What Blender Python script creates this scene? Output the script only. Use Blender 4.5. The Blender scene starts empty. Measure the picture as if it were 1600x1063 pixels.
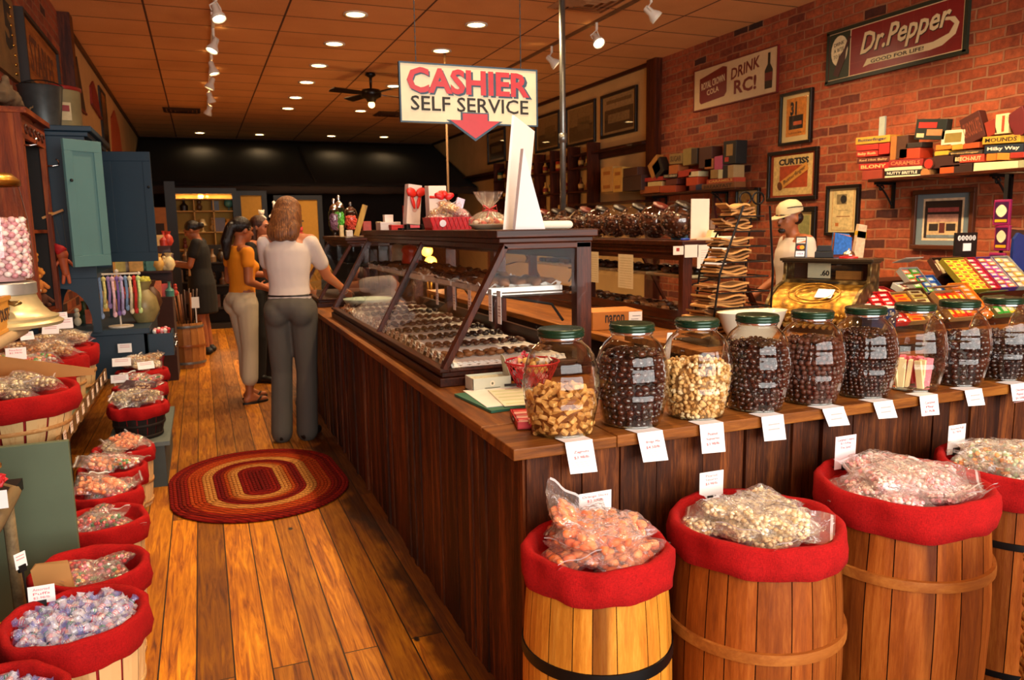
import bpy, bmesh, math, random
from mathutils import Vector, Matrix
random.seed(7)
R = random.random
U = random.uniform
PI = math.pi
SC = bpy.context.scene
COL = SC.collection
# ------------------------------------------------------------------ camera
CAMF = Vector((0.36672547, 0.91869507, -0.14666899))
CAMR = Vector((0.92779133, -0.37278843, -0.01523286))
CAMU = Vector((0.06867085, 0.13049194, 0.98906833))
CAMZ = 1.5
cam = bpy.data.objects.new('camera', bpy.data.cameras.new('camera'))
COL.objects.link(cam)
M4 = Matrix((CAMR, CAMU, -CAMF)).transposed().to_4x4()
M4.translation = Vector((0, 0, CAMZ))
cam.matrix_world = M4
cam.data.sensor_width = 36
cam.data.lens = 36 * 1202.4 / 1600
cam.data.clip_start = 0.02
cam.data.clip_end = 100
cam.data.dof.use_dof = True
cam.data.dof.focus_distance = 2.5
cam.data.dof.aperture_fstop = 7.0
SC.camera = cam
def PX(px, py, x=None, y=None, z=None):
 """the point at which the sight line through a pixel of the photo meets a plane"""
 r = CAMF + CAMR * ((px - 800) / 1202.4) - CAMU * ((py - 531.5) / 1202.4)
 if z is not None:
  t = (z - CAMZ) / r.z
 elif x is not None:
  t = x / r.x
 else:
  t = y / r.y
 return Vector((r.x * t, r.y * t, CAMZ + r.z * t))
# ------------------------------------------------------------------ world, light, exposure
SC.view_settings.view_transform = 'Standard'
SC.view_settings.look = 'None'
SC.view_settings.gamma = 1
SC.view_settings.use_curve_mapping = False
SC.view_settings.exposure = 0.08
W = bpy.data.worlds.new('world')
SC.world = W
W.use_nodes = True
W.node_tree.nodes['Background'].inputs[0].default_value = (0.9, 0.95, 1.0, 1)
W.node_tree.nodes['Background'].inputs[1].default_value = 0.35
CEIL = 3.51
SC.cycles.transparent_max_bounces = 40
WARM = (1.0, 0.68, 0.36)
def area_light(name, loc, size, energy, color, target, sy=None, spread=PI):
 d = bpy.data.lights.new(name, 'AREA')
 d.energy = energy
 d.color = color
 d.shape = 'RECTANGLE' if sy else 'DISK'
 d.size = size
 if sy:
  d.size_y = sy
 d.spread = spread
 o = bpy.data.objects.new(name, d)
 COL.objects.link(o)
 o.location = loc
 o.rotation_euler = (Vector(target) - Vector(loc)).to_track_quat('-Z', 'Y').to_euler()
 return o
def spot_light(name, loc, target, energy, color, angle=70, blend=0.6, rad=0.04):
 d = bpy.data.lights.new(name, 'SPOT')
 d.energy = energy
 d.color = color
 d.spot_size = math.radians(angle)
 d.spot_blend = blend
 d.shadow_soft_size = rad
 o = bpy.data.objects.new(name, d)
 COL.objects.link(o)
 o.location = loc
 o.rotation_euler = (Vector(target) - Vector(loc)).to_track_quat('-Z', 'Y').to_euler()
 return o
# daylight through the shop window behind the camera
area_light('window_daylight', (1.9, -2.3, 2.0), 5.6, 400, (1.0, 0.95, 0.88), (1.9, 2.6, .8), sy=2.5)
# ------------------------------------------------------------------ helpers
def C(h):
 h = h.lstrip('#')
 v = [int(h[i:i + 2], 16) / 255 for i in (0, 2, 4)]
 return tuple([(c / 12.92 if c <= .04045 else ((c + .055) / 1.055) ** 2.4) for c in v] + [1.0])
class G:
 """a small node graph writer"""
 def __init__(s, name):
  s.m = bpy.data.materials.new(name)
  s.m.use_nodes = True
  s.t = s.m.node_tree
  s.b = s.t.nodes['Principled BSDF']
  s.out = s.t.nodes['Material Output']
 def n(s, kind, _out=0, _set=None, **kw):
  nd = s.t.nodes.new('ShaderNode' + kind)
  for k, v in (_set or {}).items():
   setattr(nd, k, v)
  for k, v in kw.items():
   key = k.replace('_', ' ')
   if k[0] == 'i' and k[1:].isdigit():
    inp = nd.inputs[int(k[1:])]
   else:
    inp = nd.inputs[key]
   if isinstance(v, bpy.types.NodeSocket):
    s.t.links.new(v, inp)
   else:
    inp.default_value = v
  return nd.outputs[_out]
 def ramp(s, fac, stops, interp='LINEAR'):
  nd = s.t.nodes.new('ShaderNodeValToRGB')
  nd.color_ramp.interpolation = interp
  e = nd.color_ramp.elements
  while len(e) < len(stops):
   e.new(0.5)
  for i, (p, c) in enumerate(stops):
   e[i].position = p
   e[i].color = c
  s.t.links.new(fac, nd.inputs[0])
  return nd.outputs[0]
 def mix(s, a, b, fac, mode='MIX'):
  return s.n('Mix', 2, {'data_type': 'RGBA', 'blend_type': mode}, i0=fac, i6=a, i7=b)
 def math(s, op, a, b=0.0, c=0.0):
  return s.n('Math', 0, {'operation': op}, i0=a, i1=b, i2=c)
 def coord(s, kind='Object'):
  return s.n('TexCoord', {'Generated': 0, 'Normal': 1, 'UV': 2, 'Object': 3}[kind])
 def map(s, vec, scale=(1, 1, 1), loc=(0, 0, 0), rot=(0, 0, 0)):
  return s.n('Mapping', Vector=vec, Scale=scale, Location=loc, Rotation=rot)
 def noise(s, vec, scale, detail=3, rough=.55, dist=0, out=0):
  return s.n('TexNoise', out, Vector=vec, Scale=scale, Detail=detail, Roughness=rough, Distortion=dist)
 def link(s, sock, name):
  s.t.links.new(sock, s.b.inputs[name])
 def bump(s, h, strength=.3, dist=.01):
  s.link(s.n('Bump', Height=h, Strength=strength, Distance=dist), 'Normal')
 def set(s, **kw):
  for k, v in kw.items():
   s.b.inputs[k.replace('_', ' ')].default_value = v
  return s
MATS = {}
def flat(col, rough=.5, metal=0.0, var=.12, name=None, bump=0.0, coat=0.0, spec=.5, vs=18.0):
 key = (col, rough, metal, var, bump, coat, spec, vs)
 if key in MATS:
  return MATS[key]
 g = G(name or 'paint_' + col.lstrip('#'))
 g.set(Roughness=rough, Metallic=metal)
 g.b.inputs['Specular IOR Level'].default_value = spec
 g.b.inputs['Coat Weight'].default_value = coat
 c = C(col)
 if var:
  ns = g.noise(g.coord(), vs, 3)
  lo = tuple(x * (1 - var) for x in c[:3]) + (1,)
  hi = tuple(min(1, x * (1 + var)) for x in c[:3]) + (1,)
  g.link(g.ramp(ns, [(.3, lo), (.7, hi)]), 'Base Color')
  if bump:
   g.bump(ns, bump, .004)
 else:
  g.b.inputs['Base Color'].default_value = c
 MATS[key] = g.m
 return g.m
def island(name, cols, rough=.5, metal=0.0, coat=0.0, bump=.0, spec=.5, bscale=60):
 """every loose piece of the mesh takes one of the colours"""
 if name in MATS:
  return MATS[name]
 g = G(name)
 g.set(Roughness=rough, Metallic=metal)
 g.b.inputs['Specular IOR Level'].default_value = spec
 g.b.inputs['Coat Weight'].default_value = coat
 rnd = g.n('NewGeometry', 8)
 n = len(cols)
 st = [(i / n, C(c)) for i, c in enumerate(cols)]
 g.link(g.ramp(rnd, st, 'CONSTANT'), 'Base Color')
 if bump:
  g.bump(g.noise(g.coord(), bscale, 4), bump, .004)
 MATS[name] = g.m
 return g.m
def wood(name, c1, c2, c3, axis='Z', scale=1.0, rough=.5, bump=.25, isl=.35, coat=0.0, knots=True, fine=1.0):
 if name in MATS:
  return MATS[name]
 g = G(name)
 sc = {'X': (1.2, 14, 14), 'Y': (14, 1.2, 14), 'Z': (14, 14, 1.2)}[axis]
 sc = tuple(v * scale for v in sc)
 co = g.coord()
 rnd = g.n('NewGeometry', 8)
 off = g.n('CombineXYZ', 0, None, X=g.math('MULTIPLY', rnd, 37.0), Y=g.math('MULTIPLY', rnd, 11.0), Z=g.math('MULTIPLY', rnd, 23.0))
 vec = g.n('VectorMath', 0, {'operation': 'ADD'}, i0=g.map(co, sc), i1=off)
 n1 = g.noise(vec, 1.3, 5, .6, .8)
 n2 = g.noise(vec, 6.0 * fine, 4, .7, .2)
 f = g.math('ADD', g.math('MULTIPLY', n1, .65), g.math('MULTIPLY', n2, .35))
 col = g.ramp(f, [(.30, C(c1)), (.5, C(c2)), (.70, C(c3))])
 if knots:
  kn = g.noise(g.n('VectorMath', 0, {'operation': 'ADD'}, i0=g.map(co, tuple((v * .25) for v in sc)), i1=off), 2.2, 2, .5)
  kr = g.ramp(kn, [(.66, (1, 1, 1, 1)), (.74, (.35, .28, .22, 1))])
  col = g.mix(col, kr, 1.0, 'MULTIPLY')
 bri = g.math('ADD', g.math('MULTIPLY', rnd, 2 * isl), 1 - isl)
 col = g.mix(col, g.n('CombineColor', 0, None, Red=bri, Green=bri, Blue=bri), 1.0, 'MULTIPLY')
 g.link(col, 'Base Color')
 g.set(Roughness=rough)
 g.b.inputs['Coat Weight'].default_value = coat
 g.b.inputs['Specular IOR Level'].default_value = .22
 g.bump(f, bump, .006)
 MATS[name] = g.m
 return g.m
def see_through(name, tint=(.97, .97, .95, 1), gloss_rough=.02, ior=1.5, boost=1.0, white=0.0, wcol='#ffffff', bump=0.0, bs=30, edge=None):
 """thin clear glass or film: sight passes straight on, the surface mirrors by its Fresnel share"""
 if name in MATS:
  return MATS[name]
 g = G(name)
 tr = g.n('BsdfTransparent', Color=tint)
 gl = g.n('BsdfGlossy', Color=(1, 1, 1, 1), Roughness=gloss_rough)
 lw = g.n('LayerWeight', 1, None, Blend=.5)
 f0 = ((ior - 1) / (ior + 1)) ** 2
 fr = g.math('MULTIPLY_ADD', g.math('POWER', lw, 5.0 if edge is None else 3.0), 1 - f0, f0)
 if edge:
  g.t.links.new(g.mix(tint, edge, g.math('POWER', lw, 2.5)), tr.node.inputs[0])
 if bump:
  bn = g.n('Bump', Height=g.noise(g.coord(), bs, 3, .6, .6), Strength=bump, Distance=.01)
  g.t.links.new(bn, lw.node.inputs['Normal'])
  g.t.links.new(bn, gl.node.inputs['Normal'])
 f = g.math('MINIMUM', g.math('MULTIPLY', fr, boost), 1.0)
 sh = g.n('MixShader', 0, None, i0=f, i1=tr, i2=gl)
 if white:
  df = g.n('BsdfDiffuse', Color=C(wcol))
  sh = g.n('MixShader', 0, None, i0=white, i1=sh, i2=df)
 g.t.links.new(sh, g.out.inputs[0])
 g.t.nodes.remove(g.b)
 MATS[name] = g.m
 return g.m
def glow(name, col, strength):
 if name in MATS:
  return MATS[name]
 g = G(name)
 g.b.inputs['Base Color'].default_value = C(col)
 g.b.inputs['Emission Color'].default_value = C(col)
 g.b.inputs['Emission Strength'].default_value = strength
 MATS[name] = g.m
 return g.m
# ------------------------------------------------------------------ mesh builder
class MB:
 def __init__(s):
  s.v = []
  s.f = []
  s.mi = []
  s.cur = 0
 def add(s, vs, fs):
  b = len(s.v)
  s.v += [Vector(v) for v in vs]
  s.f += [tuple(i + b for i in f) for f in fs]
  s.mi += [s.cur] * len(fs)
  return b
 def mat(s, i):
  s.cur = i
  return s
 def box(s, c, d, rot=None, taper=1.0):
  x, y, z = [k / 2 for k in d]
  vs = [Vector((a * x * (taper if q > 0 else 1), b * y * (taper if q > 0 else 1), q * z)) for q in (-1, 1) for b in (-1, 1) for a in (-1, 1)]
  if rot is not None:
   m = rot if isinstance(rot, Matrix) else Matrix.Rotation(rot, 3, 'Z')
   vs = [m @ v for v in vs]
  c = Vector(c)
  s.add([v + c for v in vs], [(0, 2, 3, 1), (4, 5, 7, 6), (0, 1, 5, 4), (2, 6, 7, 3), (0, 4, 6, 2), (1, 3, 7, 5)])
  return s
 def bb(s, a, b):
  a = Vector(a)
  b = Vector(b)
  return s.box((a + b) / 2, [abs(b[i] - a[i]) for i in range(3)])
 def bar(s, a, b, w, t, up=(0, 0, 1)):
  a = Vector(a)
  b = Vector(b)
  d = b - a
  z = d.normalized()
  x = Vector(up).cross(z)
  if x.length < 1e-4:
   x = Vector((1, 0, 0))
  x.normalize()
  y = z.cross(x)
  m = Matrix((x, y, z)).transposed()
  return s.box((a + b) / 2, (w, t, d.length), m)
 def prism(s, poly, h, m=None):
  """polygon in the local xy plane pushed up by h along z, then moved by the 4x4 matrix m"""
  n = len(poly)
  vs = [Vector((p[0], p[1], 0)) for p in poly] + [Vector((p[0], p[1], h)) for p in poly]
  if m is not None:
   vs = [m @ v for v in vs]
  s.add(vs, [tuple(range(n - 1, -1, -1)), tuple(range(n, 2 * n))] + [(i, (i + 1) % n, n + (i + 1) % n, n + i) for i in range(n)])
  return s
 def lathe(s, prof, n=24, c=(0, 0, 0), m=None, rf=None, cap=True, sx=1, sy=1):
  vs = []
  for (r, z) in prof:
   for i in range(n):
    a = 2 * PI * i / n
    rr = rf(r, z, a) if rf else r
    v = Vector((math.cos(a) * rr * sx, math.sin(a) * rr * sy, z))
    if m is not None:
     v = m @ v
    vs.append(v + Vector(c))
  fs = []
  for k in range(len(prof) - 1):
   for i in range(n):
    j = (i + 1) % n
    fs.append((k * n + i, k * n + j, (k + 1) * n + j, (k + 1) * n + i))
  if cap:
   if prof[0][0] > 1e-5:
    fs.append(tuple(range(n - 1, -1, -1)))
   if prof[-1][0] > 1e-5:
    fs.append(tuple((len(prof) - 1) * n + i for i in range(n)))
  s.add(vs, fs)
  return s
 def cyl(s, a, b, r0, r1=None, n=10):
  r1 = r0 if r1 is None else r1
  a = Vector(a)
  b = Vector(b)
  q = (b - a).to_track_quat('Z', 'Y').to_matrix()
  L = (b - a).length
  vs = []
  for (r, z) in ((r0, 0), (r1, L)):
   for i in range(n):
    t = 2 * PI * i / n
    vs.append(a + q @ Vector((math.cos(t) * r, math.sin(t) * r, z)))
  s.add(vs, [(i, (i + 1) % n, n + (i + 1) % n, n + i) for i in range(n)] + [tuple(range(n - 1, -1, -1)), tuple(range(n, 2 * n))])
  return s
 def tube(s, pts, r, n=8, closed=False, flat_=1.0):
  pts = [Vector(p) for p in pts]
  m = len(pts)
  vs = []
  for k, p in enumerate(pts):
   if closed:
    d = pts[(k + 1) % m] - pts[k - 1]
   else:
    d = pts[min(k + 1, m - 1)] - pts[max(k - 1, 0)]
   z = d.normalized()
   up = Vector((0, 0, 1)) if abs(z.z) < .95 else Vector((0, 1, 0))
   x = up.cross(z).normalized()
   y = z.cross(x)
   rr = r[k] if isinstance(r, (list, tuple)) else r
   for i in range(n):
    a = 2 * PI * i / n
    vs.append(p + x * math.cos(a) * rr + y * math.sin(a) * rr * flat_)
  fs = []
  for k in range(m if closed else m - 1):
   k2 = (k + 1) % m
   for i in range(n):
    j = (i + 1) % n
    fs.append((k * n + i, k * n + j, k2 * n + j, k2 * n + i))
  if not closed:
   fs.append(tuple(range(n - 1, -1, -1)))
   fs.append(tuple((m - 1) * n + i for i in range(n)))
  s.add(vs, fs)
  return s
 def ball(s, c, r, n=10, k=6, m=None, noise=0.0):
  """ellipsoid; r is a number or three radii"""
  if not isinstance(r, (tuple, list)):
   r = (r, r, r)
  c = Vector(c)
  vs = [Vector((0, 0, -1))]
  for j in range(1, k):
   t = PI * j / k
   for i in range(n):
    a = 2 * PI * i / n
    vs.append(Vector((math.sin(t) * math.cos(a), math.sin(t) * math.sin(a), -math.cos(t))))
  vs.append(Vector((0, 0, 1)))
  if noise:
   vs = [v * (1 + U(-noise, noise)) for v in vs]
  vs = [Vector((v.x * r[0], v.y * r[1], v.z * r[2])) for v in vs]
  if m is not None:
   vs = [m @ v for v in vs]
  fs = [(0, 1 + (i + 1) % n, 1 + i) for i in range(n)]
  for j in range(k - 2):
   for i in range(n):
    a = 1 + j * n
    b = a + n
    fs.append((a + i, a + (i + 1) % n, b + (i + 1) % n, b + i))
  L = len(vs) - 1
  a = 1 + (k - 2) * n
  fs += [(a + i, a + (i + 1) % n, L) for i in range(n)]
  s.add([v + c for v in vs], fs)
  return s
 def limb(s, p0, p1, r0, r1, n=12, k=7):
  """a tapered capsule between two joints"""
  p0 = Vector(p0)
  p1 = Vector(p1)
  q = (p1 - p0).to_track_quat('Z', 'Y').to_matrix()
  L = (p1 - p0).length
  prof = []
  for j in range(4):
   t = PI / 2 * j / 3
   prof.append((max(r0 * math.sin(t), 1e-4), -r0 * math.cos(t)))
  for j in range(4):
   t = PI / 2 * j / 3
   prof.append((max(r1 * math.cos(t), 1e-4), L + r1 * math.sin(t)))
  s.lathe(prof, n, p0, q)
  return s
 def quad(s, a, b, c, d):
  s.add([a, b, c, d], [(0, 1, 2, 3)])
  return s
 def grid(s, fn, nu, nv):
  vs = [fn(i / nu, j / nv) for j in range(nv + 1) for i in range(nu + 1)]
  s.add(vs, [(j * (nu + 1) + i, j * (nu + 1) + i + 1, (j + 1) * (nu + 1) + i + 1, (j + 1) * (nu + 1) + i) for j in range(nv) for i in range(nu)])
  return s
 def loft(s, secs, n=20):
  """closed body through elliptical sections (centre, rx, ry), stacked upward"""
  vs = []
  for (c, rx, ry) in secs:
   for i in range(n):
    a = 2 * PI * i / n
    vs.append(Vector(c) + Vector((math.cos(a) * rx, math.sin(a) * ry, 0)))
  m = len(secs)
  s.add(vs, [(k * n + i, k * n + (i + 1) % n, (k + 1) * n + (i + 1) % n, (k + 1) * n + i) for k in range(m - 1) for i in range(n)] + [tuple(range(n - 1, -1, -1)), tuple((m - 1) * n + i for i in range(n))])
  return s
 def join(s, mesh, m=None):
  b = len(s.v)
  for v in mesh.vertices:
   s.v.append((m @ v.co) if m is not None else v.co.copy())
  for p in mesh.polygons:
   s.f.append(tuple(i + b for i in p.vertices))
   s.mi.append(s.cur)
  return s
 def mesh(s, name, mats=(), smooth=False, base=None):
  me = bpy.data.meshes.new(name)
  o = Vector(base) if base is not None else Vector((0, 0, 0))
  me.from_pydata([tuple(v - o) for v in s.v], [], s.f)
  mats = mats if isinstance(mats, (list, tuple)) else [mats]
  for m in mats:
   me.materials.append(m)
  if len(mats) > 1:
   me.polygons.foreach_set('material_index', s.mi)
  if smooth:
   me.polygons.foreach_set('use_smooth', [True] * len(me.polygons))
  me.update()
  return me
 def build(s, name, mats, parent=None, smooth=False, bev=0.0, loc=None, base=None, auto=None):
  o = bpy.data.objects.new(name, s.mesh(name, mats, smooth or auto is not None, base))
  COL.objects.link(o)
  if base is not None:
   o.location = base
  if loc is not None:
   o.location = loc
  if parent is not None:
   o.parent = parent
  if bev:
   b = o.modifiers.new('bevel', 'BEVEL')
   b.width = bev
   b.segments = 2
   b.limit_method = 'ANGLE'
  if auto is not None:
   try:
    o.data.set_sharp_from_angle(angle=math.radians(auto))
   except Exception:
    pass
  return o
def tag(o, label, cat, group=None):
 o['label'] = label
 o['category'] = cat
 if group:
  o['group'] = group
 return o
def struct(o):
 o['kind'] = 'structure'
 return o
def thing(name, label, cat, loc=(0, 0, 0), rz=0.0, group=None):
 o = bpy.data.objects.new(name, None)
 o.empty_display_size = .05
 COL.objects.link(o)
 o.location = loc
 o.rotation_euler = (0, 0, rz)
 return tag(o, label, cat, group)
def dup(root, loc=None, rot=None, scale=None, label=None, group=None, mat=None):
 r = root.copy()
 COL.objects.link(r)
 if loc is not None:
  r.location = loc
 if rot is not None:
  r.rotation_euler = rot
 if scale is not None:
  r.scale = scale
 if label:
  r['label'] = label
 if group:
  r['group'] = group
 def rec(a, b):
  for ch in list(a.children):
   c = ch.copy()
   COL.objects.link(c)
   c.parent = b
   rec(ch, c)
 rec(root, r)
 return r
def remesh(mb, name, mat, vox, smooth=4, parent=None, mats=None):
 """melt overlapping closed shapes into one continuous skin"""
 me = mb.mesh('tmp', [], False)
 o = bpy.data.objects.new('tmp', me)
 COL.objects.link(o)
 m = o.modifiers.new('r', 'REMESH')
 m.mode = 'VOXEL'
 m.voxel_size = vox
 if smooth:
  q = o.modifiers.new('s', 'SMOOTH')
  q.iterations = smooth
  q.factor = .5
 dg = bpy.context.evaluated_depsgraph_get()
 dg.update()
 ne = bpy.data.meshes.new_from_object(o.evaluated_get(dg))
 bpy.data.objects.remove(o)
 ne.name = name
 ne.materials.clear()
 ne.materials.append(mat)
 ne.polygons.foreach_set('use_smooth', [True] * len(ne.polygons))
 r = bpy.data.objects.new(name, ne)
 COL.objects.link(r)
 if parent is not None:
  r.parent = parent
 return r
TXT = {}
def letters(s, w, h, mtx, mat, parent=None, name='lettering', depth=.001, bold=0.0, shear=0.0, local=True):
 """letters fitted into w by h, centred on mtx (x right, y up, z towards the reader)"""
 key = (s, bold, shear)
 if key not in TXT:
  cu = bpy.data.curves.new('t', 'FONT')
  cu.body = s
  cu.align_x = 'CENTER'
  cu.offset = bold
  cu.shear = shear
  cu.resolution_u = 2
  cu.extrude = .02
  o = bpy.data.objects.new('t', cu)
  COL.objects.link(o)
  dg = bpy.context.evaluated_depsgraph_get()
  me = bpy.data.meshes.new_from_object(o.evaluated_get(dg))
  bpy.data.objects.remove(o)
  TXT[key] = [v.co.copy() for v in me.vertices], [tuple(p.vertices) for p in me.polygons]
 vs, fs = TXT[key]
 x0 = min(v.x for v in vs)
 x1 = max(v.x for v in vs)
 y0 = min(v.y for v in vs)
 y1 = max(v.y for v in vs)
 kx = w / (x1 - x0)
 ky = h / (y1 - y0)
 mb = MB()
 mb.add([mtx @ Vector(((v.x - (x0 + x1) / 2) * kx, (v.y - (y0 + y1) / 2) * ky, depth if v.z > 0 else 0)) for v in vs], fs)
 return mb.build(name, mat, parent)
def frame_mtx(o, xd, yd):
 """matrix at o with x along xd, y along yd and z = x cross y"""
 x = Vector(xd).normalized()
 y = Vector(yd).normalized()
 z = x.cross(y).normalized()
 y = z.cross(x)
 m = Matrix((x, y, z)).transposed().to_4x4()
 m.translation = Vector(o)
 return m
def cover(mb, mtx, x, y, w, h, d=.001, z=0.0):
 """a thin printed patch (x, y is its centre) in the plane of mtx"""
 vs = [mtx @ Vector((x + a * w / 2, y + b * h / 2, z + q)) for q in (0, d) for b in (-1, 1) for a in (-1, 1)]
 mb.add(vs, [(0, 2, 3, 1), (4, 5, 7, 6), (0, 1, 5, 4), (2, 6, 7, 3), (0, 4, 6, 2), (1, 3, 7, 5)])
 return mb
# ------------------------------------------------------------------ shared materials
GLASS = see_through('clear_glass', (.975, .98, .965, 1), .02, 1.5, 1.0)
JARGLASS = see_through('jar_glass', (.97, .965, .93, 1), .05, 1.33, 1.5, edge=(.50, .43, .26, 1))
PANE = see_through('case_pane_glass', (.985, .985, .975, 1), .01, 1.18, 1.0)
FILM = see_through('plastic_film', (.99, .99, .99, 1), .14, 1.5, 2.2, white=.05, bump=1.0, bs=34)
BRASS = flat('#b98a3a', .3, 1.0, .15, 'brass')
CHROME = flat('#d8d8d8', .15, 1.0, .05, 'chrome')
BLACK = flat('#0c0b0a', .5, 0, .1, 'black_paint')
PAPER = flat('#f2f1ee', .7, 0, .02, 'white_card')
PINKINK = flat('#d8606a', .7, 0, 0, 'pink_ink')
REDINK = flat('#cc2a38', .7, 0, 0, 'red_ink')
DARKINK = flat('#1c1815', .7, 0, 0, 'dark_ink')
DKWOOD = wood('dark_case_wood', '#140602', '#361406', '#5a260c', 'Y', 1.6, .42, .15, .15, .08, False)
DKWOODX = wood('dark_case_wood_x', '#140602', '#361406', '#5a260c', 'X', 1.6, .42, .15, .15, .08, False)
DKWOODZ = wood('dark_case_wood_z', '#1c0903', '#421806', '#6c2e10', 'Z', 1.6, .42, .15, .15, .08, False)
def burlap():
 g = G('red_burlap')
 co = g.coord()
 n = g.noise(co, 14, 3)
 w = g.math('ADD', g.math('MULTIPLY', g.noise(g.map(co, (1, 1, 4)), 120, 2, .6), .5), g.math('MULTIPLY', g.noise(g.map(co, (4, 4, 1)), 110, 2, .6), .5))
 col = g.mix(g.ramp(w, [(.36, C('#900a0a')), (.64, C('#b81111'))]), g.ramp(n, [(.3, (.8, .8, .8, 1)), (.7, (1, 1, 1, 1))]), 1.0, 'MULTIPLY')
 g.link(col, 'Base Color')
 g.set(Roughness=.9)
 g.b.inputs['Specular IOR Level'].default_value = .2
 g.bump(w, .6, .003)
 return g.m
BURLAP = burlap()
# ------------------------------------------------------------------ the room
def floor_mat():
 g = G('plank_floor')
 co = g.coord()
 sx = g.n('SeparateXYZ', 0, None, Vector=co)
 nd = sx.node
 vec = g.n('CombineXYZ', 0, None, X=nd.outputs[1], Y=g.math('ADD', nd.outputs[0], 20.0))
 br = g.n('TexBrick', 0, {'offset': .37, 'offset_frequency': 2}, Vector=vec, Color1=(0, 0, 0, 1), Color2=(1, 1, 1, 1), Mortar=(.5, .5, .5, 1), Scale=1.0, i5=.0028, i6=.1, i7=0.0, i8=2.6, i9=.122)
 rnd = g.n('SeparateColor', 0, None, Color=br)
 mort = br.node.outputs[1]
 gv = g.n('CombineXYZ', 0, None, X=g.math('MULTIPLY', nd.outputs[0], 24), Y=g.math('ADD', g.math('MULTIPLY', nd.outputs[1], 1.5), g.math('MULTIPLY', rnd, 40)), Z=g.math('MULTIPLY', rnd, 9))
 gr = g.noise(gv, 1.6, 6, .65, 1.4)
 base = g.ramp(gr, [(.25, C('#4c2004')), (.40, C('#98540a')), (.58, C('#c8821a')), (.78, C('#e4a838'))])
 tint = g.ramp(rnd, [(0, (.52, .48, .45, 1)), (.5, (.95, .93, .9, 1)), (1, (1.4, 1.35, 1.3, 1))])
 col = g.mix(base, tint, 1.0, 'MULTIPLY')
 wear = g.noise(co, 1.7, 4, .6)
 col = g.mix(col, g.ramp(wear, [(.38, (.55, .45, .4, 1)), (.6, (1, 1, 1, 1))]), .6, 'MULTIPLY')
 dirt = g.math('ADD', nd.outputs[0], g.math('MULTIPLY', g.math('SUBTRACT', g.noise(co, 2.2, 4, .6), .5), .5))
 col = g.mix(col, g.ramp(dirt, [(.60, (1, 1, 1, 1)), (.68, (.22, .17, .15, 1))]), 1.0, 'MULTIPLY')
 kn = g.n('TexVoronoi', 0, {'feature': 'F1'}, Vector=g.map(co, (2.6, 1.5, 1)), Scale=1.6)
 col = g.mix(g.mix((.02, .01, .006, 1), col, g.ramp(kn, [(.035, (0, 0, 0, 1)), (.06, (1, 1, 1, 1))])), (.02, .008, .003, 1), mort)
 g.link(col, 'Base Color')
 g.link(g.ramp(gr, [(.3, (.5, .5, .5, 1)), (.7, (.3, .3, .3, 1))]), 'Roughness')
 g.bump(g.math('SUBTRACT', g.math('MULTIPLY', gr, .3), mort), .5, .004)
 return g.m
def brick_mat():
 g = G('red_brick')
 co = g.coord()
 nd = g.n('SeparateXYZ', 0, None, Vector=co).node
 wob = g.noise(co, 5, 2)
 wob2 = g.math('MULTIPLY', g.math('SUBTRACT', wob, .5), .03)
 vec = g.n('CombineXYZ', 0, None, X=g.math('ADD', nd.outputs[1], wob2), Y=g.math('ADD', nd.outputs[2], wob2))
 br = g.n('TexBrick', 0, {'offset': .5}, Vector=vec, Color1=(0, 0, 0, 1), Color2=(1, 1, 1, 1), Mortar=(.5, .5, .5, 1), Scale=1.0, i5=.0095, i6=.4, i7=0.0, i8=.235, i9=.084)
 rnd = g.n('SeparateColor', 0, None, Color=br)
 mort = br.node.outputs[1]
 base = g.ramp(rnd, [(0, C('#34180f')), (.07, C('#84381a')), (.4, C('#a04a22')), (.8, C('#b65c30')), (1, C('#8e4420'))])
 n = g.noise(co, 22, 5, .65)
 big = g.noise(co, 1.3, 4, .6)
 base = g.mix(base, g.ramp(n, [(.25, (.5, .45, .42, 1)), (.7, (1.15, 1.1, 1.05, 1))]), 1.0, 'MULTIPLY')
 base = g.mix(base, g.ramp(big, [(.35, (.6, .55, .52, 1)), (.6, (1, 1, 1, 1))]), .7, 'MULTIPLY')
 pt = g.noise(co, 3.1, 5, .7)
 base = g.mix(base, C('#b98a5c'), g.ramp(pt, [(.66, (0, 0, 0, 1)), (.76, (.6, .6, .6, 1))]))
 col = g.mix(base, C('#9a6a46'), g.math('MULTIPLY', mort, g.ramp(big, [(.35, (.25, .25, .25, 1)), (.6, (.95, .95, .95, 1))])))
 g.link(col, 'Base Color')
 g.set(Roughness=.85)
 g.bump(g.math('ADD', g.math('MULTIPLY', n, .5), g.math('MULTIPLY', mort, -1.0)), .8, .012)
 return g.m
def ceiling_mat():
 g = G('ceiling_tiles')
 co = g.coord()
 vec = g.map(co, (1, 1, 1), (.33 + 12.2, -7.93 + 12.2, 0))
 br = g.n('TexBrick', 0, {'offset': 0.0}, Vector=vec, Color1=(0, 0, 0, 1), Color2=(1, 1, 1, 1), Mortar=(.5, .5, .5, 1), Scale=1.0, i5=.011, i6=.25, i7=0.0, i8=1.22, i9=.61)
 rnd = g.n('SeparateColor', 0, None, Color=br)
 mort = br.node.outputs[1]
 base = g.ramp(rnd, [(0, C('#e8aa66')), (1, C('#f0b270'))])
 n = g.noise(co, 90, 3, .7)
 base = g.mix(base, g.ramp(n, [(.3, (.86, .84, .82, 1)), (.6, (1, 1, 1, 1))]), .8, 'MULTIPLY')
 st = g.noise(co, .9, 3, .6)
 base = g.mix(base, g.ramp(st, [(.35, (.8, .72, .62, 1)), (.6, (1, 1, 1, 1))]), .6, 'MULTIPLY')
 g.link(g.mix(base, C('#54301a'), mort), 'Base Color')
 g.set(Roughness=.9)
 g.bump(g.math('MULTIPLY', mort, -1.0), .5, .01)
 return g.m
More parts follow.
